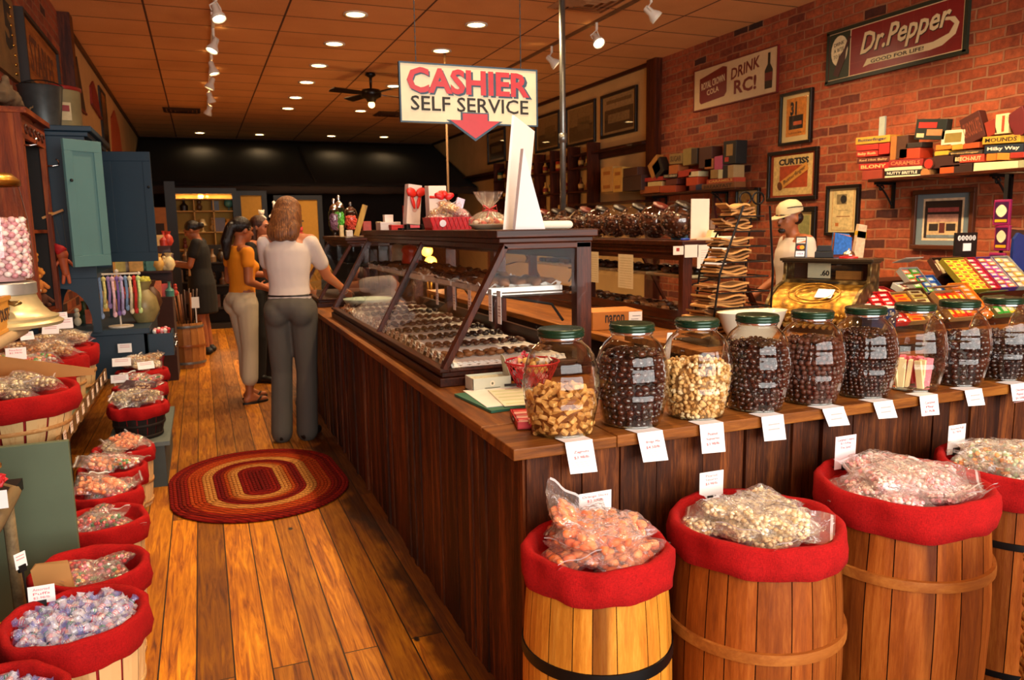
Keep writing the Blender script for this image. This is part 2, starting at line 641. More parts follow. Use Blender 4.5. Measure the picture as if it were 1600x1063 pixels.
XL, XR, YB, YF = -1.08, 5.40, 18.5, -2.6
BRICK = brick_mat()
CREAM = flat('#c9a56a', .85, 0, .08, 'cream_plaster', vs=3)
struct(MB().bb((XL - .2, YF, -.1), (XR + .2, YB + .2, 0)).build('floor', floor_mat()))
struct(MB().bb((XL - .2, YF, CEIL), (XR + .2, YB + .2, CEIL + .1)).build('ceiling', ceiling_mat()))
for nm, x0, x1 in (('wall_left', XL - .2, XL), ('wall_right', XR, XR + .2)):
 m = MB()
 m.mat(0).bb((x0, YF, 0), (x1, 8.5, CEIL))
 m.mat(1).bb((x0, 8.5, 0), (x1, YB, CEIL))
 struct(m.build(nm, [BRICK, CREAM]))
struct(MB().bb((XL, YB, 0), (XR, YB + .2, CEIL)).build('wall_back', flat('#4a2a16', .9, 0, .1)))
m = MB()
m.bb((XL, YF - .15, 0), (XR, YF, .55)).bb((XL, YF - .15, 2.95), (XR, YF, CEIL))
for x in (XL, -.95, 1.9, 4.75):
 m.bb((x, YF - .15, .55), (x + .18, YF, 2.95))
struct(m.build('wall_front', flat('#6e4a2c', .8)))
struct(MB().bb((XL, 8.42, 0), (XL + .1, 8.62, CEIL)).build('trim_1', DKWOODZ))
struct(MB().bb((XR - .1, 8.42, 0), (XR, 8.62, CEIL)).build('trim_2', DKWOODZ))
struct(MB().bb((XR - .04, 8.62, 2.42), (XR, 18.4, 2.56)).bb((XR - .16, 8.62, 2.5), (XR, 18.4, 2.53)).build('trim_3', DKWOOD))
struct(MB().bb((XL, 8.6, CEIL - .05), (XL + .03, YB, CEIL)).build('trim_4', DKWOOD))
struct(MB().bb((XR - .03, 8.6, CEIL - .05), (XR, YB, CEIL)).build('trim_5', DKWOOD))
# ------------------------------------------------------------------ ceiling fixtures
WHITEMETAL = flat('#e6ddcc', .4, 0, .03, 'white_metal')
BULB = glow('lamp_bulb', '#ffd28a', 14.0)
LAMPSPOT = glow('track_bulb', '#ffe2ac', 22.0)
def downlight():
 t = thing('downlight', 'x', 'downlight', (0, 0, CEIL), 0, 'recessed ceiling downlights')
 MB().lathe([(.085, -.001), (.115, -.001), (.118, -.012), (.09, -.012), (.085, -.004)], 24, cap=False).build('trim_ring', WHITEMETAL, t, True)
 MB().lathe([(.0001, -.006), (.05, -.010), (.086, -.006)], 20, cap=False).build('lens', BULB, t, True)
 return t
dl = [(1.51, 7.65, 'nearest in the left of the two ceiling rows'), (1.51, 8.9, 'second from the front in the left ceiling row'), (1.51, 10.11, 'third from the front in the left ceiling row'),
  (1.51, 11.28, 'fourth from the front in the left ceiling row'), (1.51, 12.6, 'fifth from the front in the left ceiling row'), (1.51, 13.75, 'last before the dark gap in the left ceiling row'),
  (2.72, 7.65, 'nearest in the row above the hanging sign'), (2.72, 8.87, 'just above the top edge of the hanging sign'), (2.72, 11.22, 'beside the ceiling fan'), (2.72, 13.7, 'behind the ceiling fan'),
  (.14, 17.6, 'leftmost of the far row before the dark awning'), (1.32, 17.6, 'second from the left in the far row before the awning'),
  (2.81, 17.5, 'third from the left in the far row before the awning'), (3.95, 17.4, 'rightmost of the far row before the awning'),
  (1.51, 6.4, ''), (1.51, 5.15, ''), (1.51, 3.9, ''), (1.51, 2.65, ''), (2.72, 6.4, ''), (2.72, 5.15, ''), (2.72, 3.9, ''), (2.72, 2.65, ''), (4.0, 4.5, ''), (4.0, 3.2, '')]
d0 = None
for k, (x, y, s) in enumerate(dl):
 lab = ('round glowing recessed ceiling light, ' + s) if s else 'round recessed ceiling light over the shop front, outside the view'
 if d0 is None:
  d0 = downlight()
  d0.location = (x, y, CEIL)
  d0['label'] = lab
 else:
  dup(d0, (x, y, CEIL), label=lab)
 e = 14 if y > 16 else (190 if y > 7 else 125)
 spot_light('downlight_beam', (x, y, CEIL - .03), (x, y, 0), e, WARM, 125, .9, .08)
def track_head(loc, aim, label, energy=20, group='track spotlights'):
 t = thing('track_spotlight', label, 'spotlight', loc, 0, group)
 d = (Vector(aim) - Vector(loc)).normalized()
 q = d.to_track_quat('Z', 'Y').to_matrix()
 MB().cyl((0, 0, .16), (0, 0, .085), .013).build('stem', WHITEMETAL, t)
 MB().tube([q @ Vector((-.048, 0, .0)), q @ Vector((-.05, 0, -.05)), (0, 0, .085), q @ Vector((.05, 0, -.05)), q @ Vector((.048, 0, .0))], .006, 6).build('yoke', WHITEMETAL, t)
 MB().lathe([(.022, -.07), (.03, -.06), (.034, 0), (.058, .045), (.062, .075), (.056, .075), (.05, .05)], 18, (0, 0, 0), q, cap=False).build('lamp_head', WHITEMETAL, t, True)
 MB().lathe([(.0001, .052), (.052, .056)], 16, (0, 0, 0), q, cap=False).build('bulb_face', LAMPSPOT, t)
 spot_light('track_beam', Vector(loc) + d * .09, aim, energy * 1.8, (1, .7, .4), 75, .8, .04)
 return t
tr = thing('light_track', 'long pale ceiling track that carries the left line of spotlights', 'light track', (.26, 0, CEIL))
MB().bb((-.015, 1.5, -.025), (.015, 14.0, 0)).build('rail', WHITEMETAL, tr)
MB().bb((-.03, 7.9, -.05), (.03, 8.1, -.025)).build('feed_box', WHITEMETAL, tr)
names = ['first', 'second', 'third', 'fourth', 'fifth', 'sixth']
for k, (py, pxl) in enumerate(((18, 337), (70, 335), (106, 334), (130, 333), (152, 329), (172, 328))):
 p = PX(pxl, py, z=3.33)
 track_head((.26, p.y, 3.33), (.26 + (-.9 if k % 2 else .5), p.y - .8 + .3 * k, 1.2), 'white track spotlight, %s from the front in the left line' % names[k], 24)
for y in (5.9, 4.6, 3.3):
 track_head((.26, y, 3.33), (-.6, y - .5, 1.0), 'white track spotlight over the near baskets, outside the view', 55)
tr = thing('light_track', 'ceiling track beside the brick wall carrying three spotlights', 'light track', (3.8, 0, CEIL))
MB().bb((-.015, 1.5, -.025), (.015, 11.0, 0)).build('rail', flat('#7a5a3a', .5), tr)
for k, (a, b) in enumerate(((1038, 22), (944, 62), (863, 95))):
 p = PX(a, b, z=3.33)
 track_head((3.8, p.y, 3.33), (5.3, p.y - .6, 1.9) if k != 1 else (3.9, p.y - 2, 1.2), ['large white spotlight nearest the brick wall, top centre', 'white spotlight left of the one nearest the brick wall', 'small white spotlight just left of the steel pole'][k], 26)
for y, tx in ((4.9, 5.35), (3.9, 5.35), (3.0, 5.35)):
 track_head((3.8, y, 3.33), (tx, y + .3, 1.35), 'white spotlight aimed at the brick wall shelf, outside the view', 85)
# ceiling vents
for (px, py, lab) in ((920, 3, 'square ceiling air vent at the top of the picture, right of the pole'), (284, 172, 'dark square ceiling vent far back above the left aisle'), (612, 178, 'dark ceiling vent far back beyond the ceiling fan')):
 p = PX(px, py, z=CEIL)
 t = thing('ceiling_vent', lab, 'vent', (p.x, p.y, CEIL), 0, 'ceiling vents')
 vm = flat('#b08258' if py < 10 else '#4a2e1a', .7)
 for k in range(4):
  s = .29 - k * .065
  fr = MB()
  for a in range(4):
   q = Matrix.Rotation(a * PI / 2, 3, 'Z')
   fr.add([q @ Vector(v) for v in ((-s, -s, -.004 - k * .004), (s, -s, -.004 - k * .004), (s - .05, -s + .05, -.022 - k * .004), (-s + .05, -s + .05, -.022 - k * .004))], [(0, 1, 2, 3)])
  fr.build('louver', vm, t)
# ceiling fan
fp = PX(580, 150, z=3.22)
t = thing('ceiling_fan', 'dark four-bladed ceiling fan with a bulb, left of the hanging sign', 'fan', (fp.x, fp.y, CEIL))
FB = flat('#1a0f08', .35, .3)
MB().lathe([(.06, 0), (.07, -.03), (.02, -.06), (.014, -.2), (.05, -.2)], 16).build('downrod', FB, t, True)
MB().lathe([(.03, -.2), (.12, -.215), (.135, -.25), (.13, -.3), (.07, -.33), (.05, -.37), (.02, -.38)], 20).build('motor', FB, t, True)
MB().ball((.0, 0, -.40), .045).build('globe_bulb', glow('fan_bulb', '#ffce80', 6), t, True)
for k in range(4):
 a = .35 + k * PI / 2
 q = Matrix.Rotation(a, 4, 'Z') @ Matrix.Rotation(.2, 4, 'X')
 q.translation = (0, 0, -.27)
 MB().prism([(.11, -.02), (.2, -.06), (.58, -.075), (.6, 0), (.58, .075), (.2, .06), (.11, .02)], .01, q).build('fan_blade', FB, t)
# steel pole and thin rod
p = PX(880, 330, x=2.95)
t = thing('steel_pole', 'galvanised steel pole running up to the ceiling beside the hanging sign', 'pole', (2.95, p.y, 0))
ST = flat('#8b8f8c', .4, .9, .15, 'galvanised_steel')
MB().cyl((0, 0, 1.42), (0, 0, 3.5), .026, n=14).build('tube', ST, t, True)
MB().cyl((0, 0, 2.2), (0, 0, 2.28), .034, n=14).build('coupling', ST, t, True)
MB().cyl((0, 0, 1.395), (0, 0, 1.42), .06, n=14).cyl((0, 0, 3.48), (0, 0, 3.51), .07, n=14).build('flange', ST, t, True)
p = PX(699, 240, y=9.0)
t = MB().cyl((p.x, 9, 0), (p.x, 9, CEIL), .014).build('thin_rod', flat('#8a6a4a', .5, .4), None, True, base=(p.x, 9, 0))
tag(t, 'thin upright rod behind the hanging cashier sign', 'rod')
# ------------------------------------------------------------------ hanging cashier sign
SY = 4.2
t = thing('hanging_sign', 'cream enamel sign with red lettering and a red down arrow, hung over the display case', 'sign', (1.45, SY, 2.22))
SG = flat('#cfc6a4', .45, 0, .10, 'aged_sign_enamel', vs=6)
BLU = flat('#1d3f55', .5, 0, .1)
RED = flat('#b01420', .45, 0, .06)
fm = frame_mtx((0, -.011, 0), (1, 0, 0), (0, 0, 1))
x0, x1, z0, z1 = -.397, .395, -.148, .152
MB().bb((x0, -.01, z0), (x1, .01, z1)).build('sign_panel', SG, t)
MB().bb((x0 - .008, -.013, z1), (x1 + .008, .013, z1 + .008)).bb((x0 - .008, -.013, z0 - .008), (x1 + .008, .013, z0)).bb((x0 - .008, -.013, z0), (x0, .013, z1)).bb((x1, -.013, z0), (x1 + .008, .013, z1)).build('edging', BLU, t)
letters('CASHIER', .725, .134, fm @ Matrix.Translation((.006, .060, .0)), BLU, t, 'letter_shadow', .0012, .03)
letters('CASHIER', .715, .134, fm @ Matrix.Translation((-.006, .069, .0012)), RED, t, 'lettering', .0014, .035)
letters('SELF SERVICE', .69, .078, fm @ Matrix.Translation((0, -.052, 0)), DARKINK, t, 'lettering', .0012, .01)
def arrow(s, o):
 return [(-.075 * s + o, -.098), (.075 * s + o, -.098), (.075 * s + o, -.135), (.15 * s + o, -.135), (o, -.235 - .012 * (s - 1) * 10), (-.15 * s + o, -.135), (-.075 * s + o, -.135)]
MB().prism([(x, y + (.006 if i < 2 else 0)) for i, (x, y) in enumerate(arrow(1.1, .02))], .0125, frame_mtx((0, -.002, 0), (1, 0, 0), (0, 0, 1))).build('arrow_edging', BLU, t)
MB().prism(arrow(.98, .02), .014, frame_mtx((0, -.002, 0), (1, 0, 0), (0, 0, 1))).build('arrow', RED, t)
for x in (x0 + .09, x1 - .09):
 ch = MB()
 z = z1
 k = 0
 while z < CEIL - 2.22 - .005:
  ch.bar((x, 0, z), (x, 0, min(z + .02, CEIL - 2.22)), .006 if k % 2 else .0025, .0025 if k % 2 else .006)
  z += .018
  k += 1
 ch.build('chain', BLACK, t)
# ------------------------------------------------------------------ things on the right brick wall
WM = lambda y, z, d=0.0: frame_mtx((XR - d, y, z), (0, -1, 0), (0, 0, 1))
def on_wall(px0, py0, py1, px1, xw=XR):
 """left top/bottom and right edge of a thing on the right wall -> centre, width, height"""
 a = PX(px0, py0, x=xw)
 b = PX(px0, py1, x=xw)
 c = PX(px1, (py0 + py1) / 2, x=xw)
 return (a.y + c.y) / 2, (a.z + b.z) / 2, a.y - c.y, a.z - b.z
def framed(name, label, box, fcol, mats_, fw=.035, cat='picture', art=None, matcol='#d8b878', depth=.035, group=None):
 y, z, w, h = box
 t = thing(name, label, cat, (XR - .002, y, z), 0, group)
 L = frame_mtx((0, 0, 0), (0, -1, 0), (0, 0, 1))
 f = MB()
 for (cx, cy, ww, hh) in ((0, h / 2 - fw / 2, w, fw), (0, -h / 2 + fw / 2, w, fw), (-w / 2 + fw / 2, 0, fw, h - 2 * fw), (w / 2 - fw / 2, 0, fw, h - 2 * fw)):
  cover(f, L, cx, cy, ww, hh, depth)
 f.build('frame', fcol, t, bev=.004)
 cover(MB(), L, 0, 0, w - 2 * fw, h - 2 * fw, .01).build('mat_board', flat(matcol, .8, 0, .04), t)
 if art:
  for i, (cx, cy, ww, hh, col) in enumerate(art):
   cover(MB(), L, cx * w, cy * h, ww * w, hh * h, .001 + .0004 * i, .0105).build('print', flat(col, .7, 0, .25, vs=30) if isinstance(col, str) else col, t)
 g = MB()
 cover(g, L, 0, 0, w - 2 * fw, h - 2 * fw, .001, .018)
 g.build('glass', PANE, t)
 return t, L @ Matrix.Translation((0, 0, .0135)), w, h
# tin soda sign, cream with a red tin and a bottle
y, z, w, h = on_wall(1087.7, 112.5, 174.5, 1216)
t = thing('tin_sign', 'cream tin sign with a maroon soda tin, red script and a bottle, upper brick wall', 'sign', (XR - .002, y, z), 0, 'vintage tin signs')
L = frame_mtx((0, 0, 0), (0, -1, 0), (0, 0, 1))
cover(MB(), L, 0, 0, w, h, .02).build('sign_panel', flat('#cdb184', .3, 0, .05), t)
e = MB()
MAR = flat('#6e1712', .4, 0, .08)
for (cx, cy, ww, hh) in ((0, h / 2, w + .02, .012), (0, -h / 2, w + .02, .012), (-w / 2, 0, .012, h), (w / 2, 0, .012, h)):
 cover(e, L, cx, cy, ww, hh, .024)
e.build('edging', MAR, t)
P2 = L @ Matrix.Translation((0, 0, .0205))
MB().prism([(-.40 * w, -.36 * h), (-.10 * w, -.30 * h), (-.07 * w, -.2 * h), (-.07 * w, .38 * h), (-.12 * w, .42 * h), (-.42 * w, .26 * h), (-.42 * w, -.3 * h)], .002, P2).build('painted_tin', MAR, t)
CR = flat('#e0c898', .5, 0, 0)
letters('ROYAL CROWN', .30 * w, .17 * h, P2 @ Matrix.Translation((-.245 * w, .1 * h, .002)) @ Matrix.Rotation(.1, 4, 'Z'), CR, t)
letters('COLA', .15 * w, .13 * h, P2 @ Matrix.Translation((-.245 * w, -.1 * h, .002)) @ Matrix.Rotation(.1, 4, 'Z'), CR, t)
letters('DRINK', .34 * w, .26 * h, P2 @ Matrix.Translation((.145 * w, .22 * h, 0)) @ Matrix.Rotation(.12, 4, 'Z'), MAR, t, shear=.2, bold=.02)
letters('RC!', .26 * w, .33 * h, P2 @ Matrix.Translation((.15 * w, -.16 * h, 0)), MAR, t, bold=.03)
MB().prism([(.375 * w, -.38 * h), (.45 * w, -.38 * h), (.455 * w, .02 * h), (.425 * w, .16 * h), (.425 * w, .4 * h), (.40 * w, .4 * h), (.40 * w, .16 * h), (.37 * w, .02 * h)], .002, P2).build('painted_bottle', flat('#1c1208', .4), t)
cover(MB(), P2, .413 * w, -.12 * h, .08 * w, .18 * h, .0026).build('painted_label', MAR, t)
# tin soda sign, maroon with cream script
y, z, w, h = on_wall(1299, 50, 127, 1510)
z -= .02
t = thing('tin_sign', 'maroon tin sign with large cream script and a green bottle panel, top right brick wall', 'sign', (XR - .002, y, z), 0, 'vintage tin signs')
cover(MB(), L, 0, 0, w, h, .025).build('sign_panel', flat('#7a0f14', .35, 0, .06), t)
e = MB()
for (cx, cy, ww, hh) in ((0, h / 2, w + .04, .03), (0, -h / 2, w + .04, .03), (-w / 2, 0, .03, h), (w / 2, 0, .03, h)):
 cover(e, L, cx, cy, ww, hh, .03)
e.build('edging', flat('#1c2416', .5), t)
P2 = L @ Matrix.Translation((0, 0, .0255))
e = MB()
cover(e, P2, 0, h / 2 - .02, w - .03, .006)
cover(e, P2, 0, -h / 2 + .02, w - .03, .006)
cover(e, P2, -.31 * w, 0, .006, h - .04)
cover(e, P2, w / 2 - .02, 0, .006, h - .04)
e.build('pinstripe', CR, t)
e = MB()
for k in range(-2, 5):
 cover(e, P2, k * .11 * w + .05 * w, 0, .0015, h - .06, .0006)
cover(e, P2, .09 * w, .1 * h, .78 * w, .0015, .0006)
cover(e, P2, .09 * w, -.22 * h, .78 * w, .0015, .0006)
e.build('tile_lines', flat('#9c3a2c', .5), t)
cover(MB(), P2, -.4 * w, 0, .17 * w, h - .04, .001).build('green_panel', flat('#1f2a18', .5), t)
MB().prism([(-.4 * w + .07 * w * math.cos(a), .1 * h + .3 * h * math.sin(a)) for a in [i * PI / 10 for i in range(20)]], .002, P2).build('oval_patch', flat('#d8c89c', .5), t)
for s, yy in (('DRINK', .24), ('A BITE', .12), ('TO EAT', 0)):
 letters(s, .085 * w, .07 * h, P2 @ Matrix.Translation((-.405 * w, yy * h, .002)) @ Matrix.Rotation(.1, 4, 'Z'), DARKINK, t)
q = P2 @ Matrix.Translation((-.38 * w, -.1 * h, .002)) @ Matrix.Rotation(-.45, 4, 'Z')
MB().prism([(-.025 * w, -.32 * h), (.025 * w, -.32 * h), (.028 * w, .05 * h), (.01 * w, .2 * h), (.01 * w, .48 * h), (-.01 * w, .48 * h), (-.01 * w, .2 * h), (-.028 * w, .05 * h)], .002, q).build('painted_bottle', flat('#3a0d08', .4), t)
SHD = flat('#241208', .5, 0, 0)
SCR = flat('#dcc898', .5, 0, 0)
for mm, off, dz in ((SHD, .006, 0), (SCR, 0, .001)):
 letters('Dr.Pepper', .64 * w, .52 * h, P2 @ Matrix.Translation((.09 * w + off, .1 * h - off, dz)) @ Matrix.Rotation(.05, 4, 'Z'), mm, t, 'script_lettering', .0012, .03 if dz == 0 else .018, .35)
MB().prism([(-.2 * w, -.34 * h), (-.17 * w, -.2 * h), (.3 * w, -.2 * h), (.4 * w, -.12 * h), (.43 * w, .02 * h), (.40 * w, .1 * h), (.34 * w, .13 * h), (.37 * w, .17 * h), (.43 * w, .14 * h), (.46 * w, .02 * h), (.44 * w, -.16 * h), (.36 * w, -.30 * h), (.28 * w, -.33 * h), (-.15 * w, -.31 * h)], .0012, P2).build('swash', SCR, t)
letters('GOOD FOR LIFE!', .38 * w, .07 * h, P2 @ Matrix.Translation((.05 * w, -.265 * h, .0012)), DARKINK, t, bold=.02)
BLKF = flat('#0d0907', .35, 0, .1, 'black_frame')
t, Q, w, h = framed('framed_advertisement', 'small framed candy advertisement with big black numerals, on the brick above the larger framed one', on_wall(1222.5, 148, 229, 1271), BLKF, None, .028, 'picture',
     [(0, .02, .62, .72, '#c87a2a'), (.0, -.08, .44, .26, '#1a120c'), (.05, -.10, .26, .07, '#b8542a')], '#cdb27a')
letters('31', .2 * w, .26 * h, Q @ Matrix.Translation((-.08 * w, .18 * h, 0)), DARKINK, t, bold=.05)
letters('LADDER', .4 * w, .03 * h, Q @ Matrix.Translation((0, -.28 * h, 0)), DARKINK, t)
t, Q, w, h = framed('framed_advertisement', 'large square framed candy advertisement with an orange mat and bold black heading', on_wall(1203.5, 239, 315, 1280), BLKF, None, .035, 'picture',
     [(0, 0, .78, .78, '#c9a868'), (0.02, -.03, .56, .44, '#a03c12')], '#8c3410')
letters('CURTISS', .60 * w, .13 * h, Q @ Matrix.Translation((.02 * w, .27 * h, 0)), DARKINK, t, bold=.05)
q = Q @ Matrix.Translation((.03 * w, -.02 * h, .0015)) @ Matrix.Rotation(.45, 4, 'Z')
MB().prism([(-.3 * w, -.08 * h), (.3 * w, -.08 * h), (.3 * w, .08 * h), (-.3 * w, .08 * h)], .002, q).build('painted_bar', flat('#c88a3a', .5), t)
MB().prism([(-.30 * w + .05 * w * math.cos(a), .09 * h * math.sin(a)) for a in [i * PI / 8 for i in range(16)]], .003, q).build('painted_bar_end', flat('#5e3014', .5), t)
letters('Butterfinger', .48 * w, .1 * h, q @ Matrix.Translation((.02 * w, 0, .002)), DARKINK, t, bold=.01, shear=.2)
t, Q, w, h = framed('framed_certificate', 'black-framed cream certificate with a small portrait, on the brick right of the clerk', on_wall(1295, 291, 368, 1345), BLKF, None, .03, 'picture',
     [(0, 0, .66, .80, '#b9782e'), (0, 0, .63, .78, '#cdb57e'), (-.04, .22, .3, .2, '#7c6a48'), (.02, -.12, .4, .015, '#8c4a22'), (.02, -.0, .3, .01, '#8a7650'), (-.16, -.28, .1, .07, '#b86a30')], '#d0ba86')
MB().prism([(.02 * w + .09 * w * math.cos(a), .22 * h + .08 * h * math.sin(a)) for a in [i * PI / 8 for i in range(16)]], .004, Q).build('portrait', DARKINK, t)
t, Q, w, h = framed('framed_photograph', 'wide framed photograph of a shopfront in a grey blue mat, under the right-hand shelf', on_wall(1431, 298, 389, 1525), flat('#4a2412', .4), None, .035, 'picture',
     [(0, .0, .66, .70, '#d8c0a0'), (0, .0, .6, .62, '#2a1a14'), (0, .16, .5, .07, '#a04a48'), (0, .02, .5, .13, '#b08272'), (0, -.15, .5, .22, '#c8a87a'), (-.14, -.13, .15, .12, '#2a1c16'), (.14, -.13, .15, .12, '#2a1c16'), (0, -.14, .09, .17, '#5a2014'), (0, -.28, .5, .05, '#6e7a80')], '#6c7c84')
framed('framed_picture', 'small black-framed cream print left of the orange-matted advertisement', on_wall(1153, 296, 345, 1189), BLKF, None, .025, 'picture', [(0, .0, .6, .7, '#c8954a'), (.05, .1, .2, .1, '#b0402a')], '#cdb27a')
framed('framed_certificate', 'dark framed certificate partly behind the clerk and his cap', on_wall(1236, 324, 400, 1277), BLKF, None, .05, 'picture', [(0, .0, .5, .66, '#8e8a52')], '#c9b070')
framed('framed_picture', 'reddish brown framed print on the brick under the far shelf', on_wall(1058, 318, 372, 1078), flat('#3c180c', .4), None, .04, 'picture', [(0, .0, .6, .6, '#a8622e')], '#8c4a22')
for a, lab, ph in (((941, 151, 218, 997), 'black-framed old group photograph nearest the dark post on the cream wall', 1), ((886, 169, 232, 932), 'black-framed old photograph behind the steel pole, second on the cream wall', 0),
     ((838, 184, 241, 876), 'black-framed misty photograph, third along the cream wall', 0), ((763, 207, 258, 791), 'small black-framed photograph farthest along the cream wall, under the sign', 1)):
 framed('framed_photograph', lab, on_wall(*a), BLKF, None, .04, 'picture',
   [(0, 0, .80, .80, '#a08a60'), (0, -.12, .8, .5, '#4a3820'), (0, -.08, .6, .2, '#8a7650'), (0, .3, .7, .08, '#6a5634')] if ph else [(0, 0, .8, .8, '#8a7248'), (0, -.2, .8, .35, '#5e4a2a'), (.1, .0, .4, .3, '#6e5a36')], '#b09460', group='old photographs on the cream wall')
# brackets and shelves on the brick wall
IRON = flat('#120d0a', .5, .5)
def wall_shelf(y0, y1, z, label, brs):
 t = thing('wall_shelf', label, 'shelf', (XR, (y0 + y1) / 2, z), 0, 'wall shelves')
 MB().bb((-.28, y0 - (y0 + y1) / 2, -.025), (-.0, y1 - (y0 + y1) / 2, 0)).build('shelf_board', DKWOOD, t, bev=.003)
 for b in brs:
  yy = b - (y0 + y1) / 2
  m = MB()
  m.bb((-.025, yy - .012, -.24), (-.002, yy + .012, -.026)).bb((-.22, yy - .012, -.045), (-.002, yy + .012, -.026))
  pts = [Vector((-.2 + .17 * s, yy, -.05 - .16 * s ** 1.6)) for s in [i / 10 for i in range(11)]]
  m.tube(pts, .008, 6)
  m.tube([Vector((-.15 + .03 * math.cos(a) * (1 - a / 9), yy, -.075 + .03 * math.sin(a) * (1 - a / 9))) for a in [i * .5 for i in range(14)]], .006, 6)
  m.build('bracket', IRON, t)
 return t
sy0 = PX(1360, 282, x=5.15).y
wall_shelf(2.6, sy0, 1.835, 'right-hand wall shelf on scroll brackets, loaded with old candy boxes', [PX(1395, 300, x=5.38).y, PX(1578, 290, x=5.38).y, 2.9])
wall_shelf(PX(1152, 298, x=5.15).y, 8.40, 1.86, 'farther wall shelf holding a heap of old candy boxes', [PX(1135, 300, x=5.38).y, PX(1040, 305, x=5.38).y])
def wallbox(rect, col, label, text=None, tcol='#e8d8a8', depth=.16, tilt=0.0, zs=1.835, xf=5.16, name='candy_box', grp='old candy boxes on the right-hand shelf', extra=None, bold=.02, lh=.55, cat='box'):
 x0, y0, x1, y1 = rect
 a = PX(x0, (y0 + y1) / 2, x=xf)
 b = PX(x1, (y0 + y1) / 2, x=xf)
 mid = (x0 + x1) / 2
 u = PX(mid, y0, x=xf)
 v = PX(mid, y1, x=xf)
 w = abs(a.y - b.y)
 h = u.z - v.z
 yc = (a.y + b.y) / 2
 zc = (u.z + v.z) / 2
 t = thing(name, label, cat, (xf + depth / 2, yc, zc), 0, grp)
 t.rotation_euler = (tilt, 0, 0)
 MB().box((0, 0, 0), (depth, w, h)).build('carton', flat(col, .55, 0, .08), t, bev=.003)
 L = frame_mtx((-depth / 2 - .0005, 0, 0), (0, -1, 0), (0, 0, 1))
 if extra:
  for (cx, cy, ww, hh, c2) in extra:
   cover(MB(), L, cx * w, cy * h, ww * w, hh * h, .0008).build('printed_panel', flat(c2, .6), t)
 if text:
  letters(text, w * .84, h * lh, L @ Matrix.Translation((0, 0, .0008)), flat(tcol, .6, 0, 0), t, depth=.0008, bold=bold)
 return t
DK = '#201610'
for a in [
 ((1337, 213, 1390, 224), '#c8942c', 'yellow candy box with blue script topping the leftmost stack', 'Butterfinger', '#26304a', .16, .03),
 ((1338, 226, 1372, 235), '#a8281c', 'red candy box directly below the yellow one in the leftmost stack', None, None, .16, .03),
 ((1373, 224, 1389, 241), '#b02418', 'small red box with a pale dot in the leftmost stack', None, None, .14, .0),
 ((1338, 236, 1371, 245), '#a82a1a', 'red box with cream words halfway down the leftmost stack', 'Baby Ruth', '#e0c080', .16, .03),
 ((1339, 246, 1391, 254), '#5a2216', 'dark maroon box with pale lettering in the leftmost stack', 'Red Hot Baby', '#c8a070', .16, .02),
 ((1342, 255, 1388, 265), '#a4201a', 'red box with cream capitals near the foot of the leftmost stack', 'BLONY', '#e0b870', .16, .02),
 ((1347, 266, 1378, 281), '#8e3420', 'brown red box standing at the bottom of the leftmost stack', None, None, .15, 0),
 ((1391, 213, 1400, 250), '#a06428', 'narrow tan box upright against the leftmost stack', None, None, .12, 0),
 ((1401, 212, 1418, 248), '#4a2a16', 'brown box upright beside the narrow tan one', None, None, .12, 0),
 ((1405, 232, 1437, 248), '#b83a18', 'orange red box under a dark tray in the left middle of the shelf', None, None, .14, .04),
 ((1415, 223, 1440, 231), '#2a2018', 'small black box with a yellow corner resting on the orange red box', None, None, .12, .02),
 ((1388, 249, 1442, 260), '#8e1e18', 'maroon box with faded lettering lying above the black and white box', 'CARAMELS', '#c07848', .16, .04),
 ((1382, 261, 1440, 266), '#d8cca0', 'thin cream box just above the black and white lettered one', None, None, .16, .02),
 ((1382, 266, 1438, 274), '#17130f', 'black box with white capitals low on the shelf', 'NUTTY BRITTLE', '#e8e0c0', .16, .02),
 ((1382, 274, 1438, 280), '#d8cca0', 'thin cream box at the bottom beneath the black lettered one', None, None, .16, .02),
 ((1458, 241, 1500, 262), '#3a1a10', 'dark round-ended tin lying in the middle of the shelf', None, None, .16, 0),
 ((1468, 258, 1490, 277), '#c04a14', 'bright orange box at the bottom middle of the shelf', None, None, .14, 0),
 ((1490, 256, 1518, 275), '#30180e', 'dark brown box beside the bright orange one', None, None, .14, 0),
 ((1460, 236, 1482, 244), '#d0a02c', 'yellow box with a red word in the middle stack', None, None, .14, .02),
 ((1482, 236, 1534, 242), '#3a3026', 'dark slab box with black script in the middle stack', 'Butterfinger', '#c8a060', .14, .02),
 ((1462, 226, 1486, 234), '#c8741e', 'orange bar box on the middle stack, left one', None, None, .13, 0),
 ((1487, 225, 1504, 234), '#d8902c', 'golden bar box on the middle stack, centre one', None, None, .13, 0),
 ((1505, 223, 1530, 232), '#a8481a', 'rust bar box on the middle stack, right one', None, None, .13, 0),
 ((1489, 242, 1537, 254), '#b03a20', 'orange red box with cream capitals in the middle stack', 'BEECH-NUT', '#e0c088', .16, .03),
 ((1535, 212, 1594, 224), '#c89a30', 'golden box with dark capitals above the navy box', 'MOUNDS', '#201408', .16, .04),
 ((1538, 226, 1598, 239), '#182430', 'navy box with white script and a yellow star', 'Milky Way', '#e8e0c8', .16, .04),
 ((1541, 240, 1556, 251), '#c87420', 'small orange box under the navy one', None, None, .14, 0),
 ((1557, 239, 1577, 250), '#cc8028', 'orange box with a slanted top under the navy one', None, None, .14, .1),
 ((1578, 238, 1600, 247), '#9c2a1c', 'red and black box under the right end of the navy one', None, None, .14, .03),
 ((1521, 253, 1590, 271), '#d6cc9c', 'long cream box with a gold emblem at the right foot of the shelf', None, None, .18, .03),
 ((1591, 250, 1612, 268), '#9a9a72', 'grey green box at the far right end of the shelf', None, None, .18, 0),
]:
 wallbox(a[0], a[1], a[2], a[3], a[4] or '#e8d8a8', a[5], a[6])
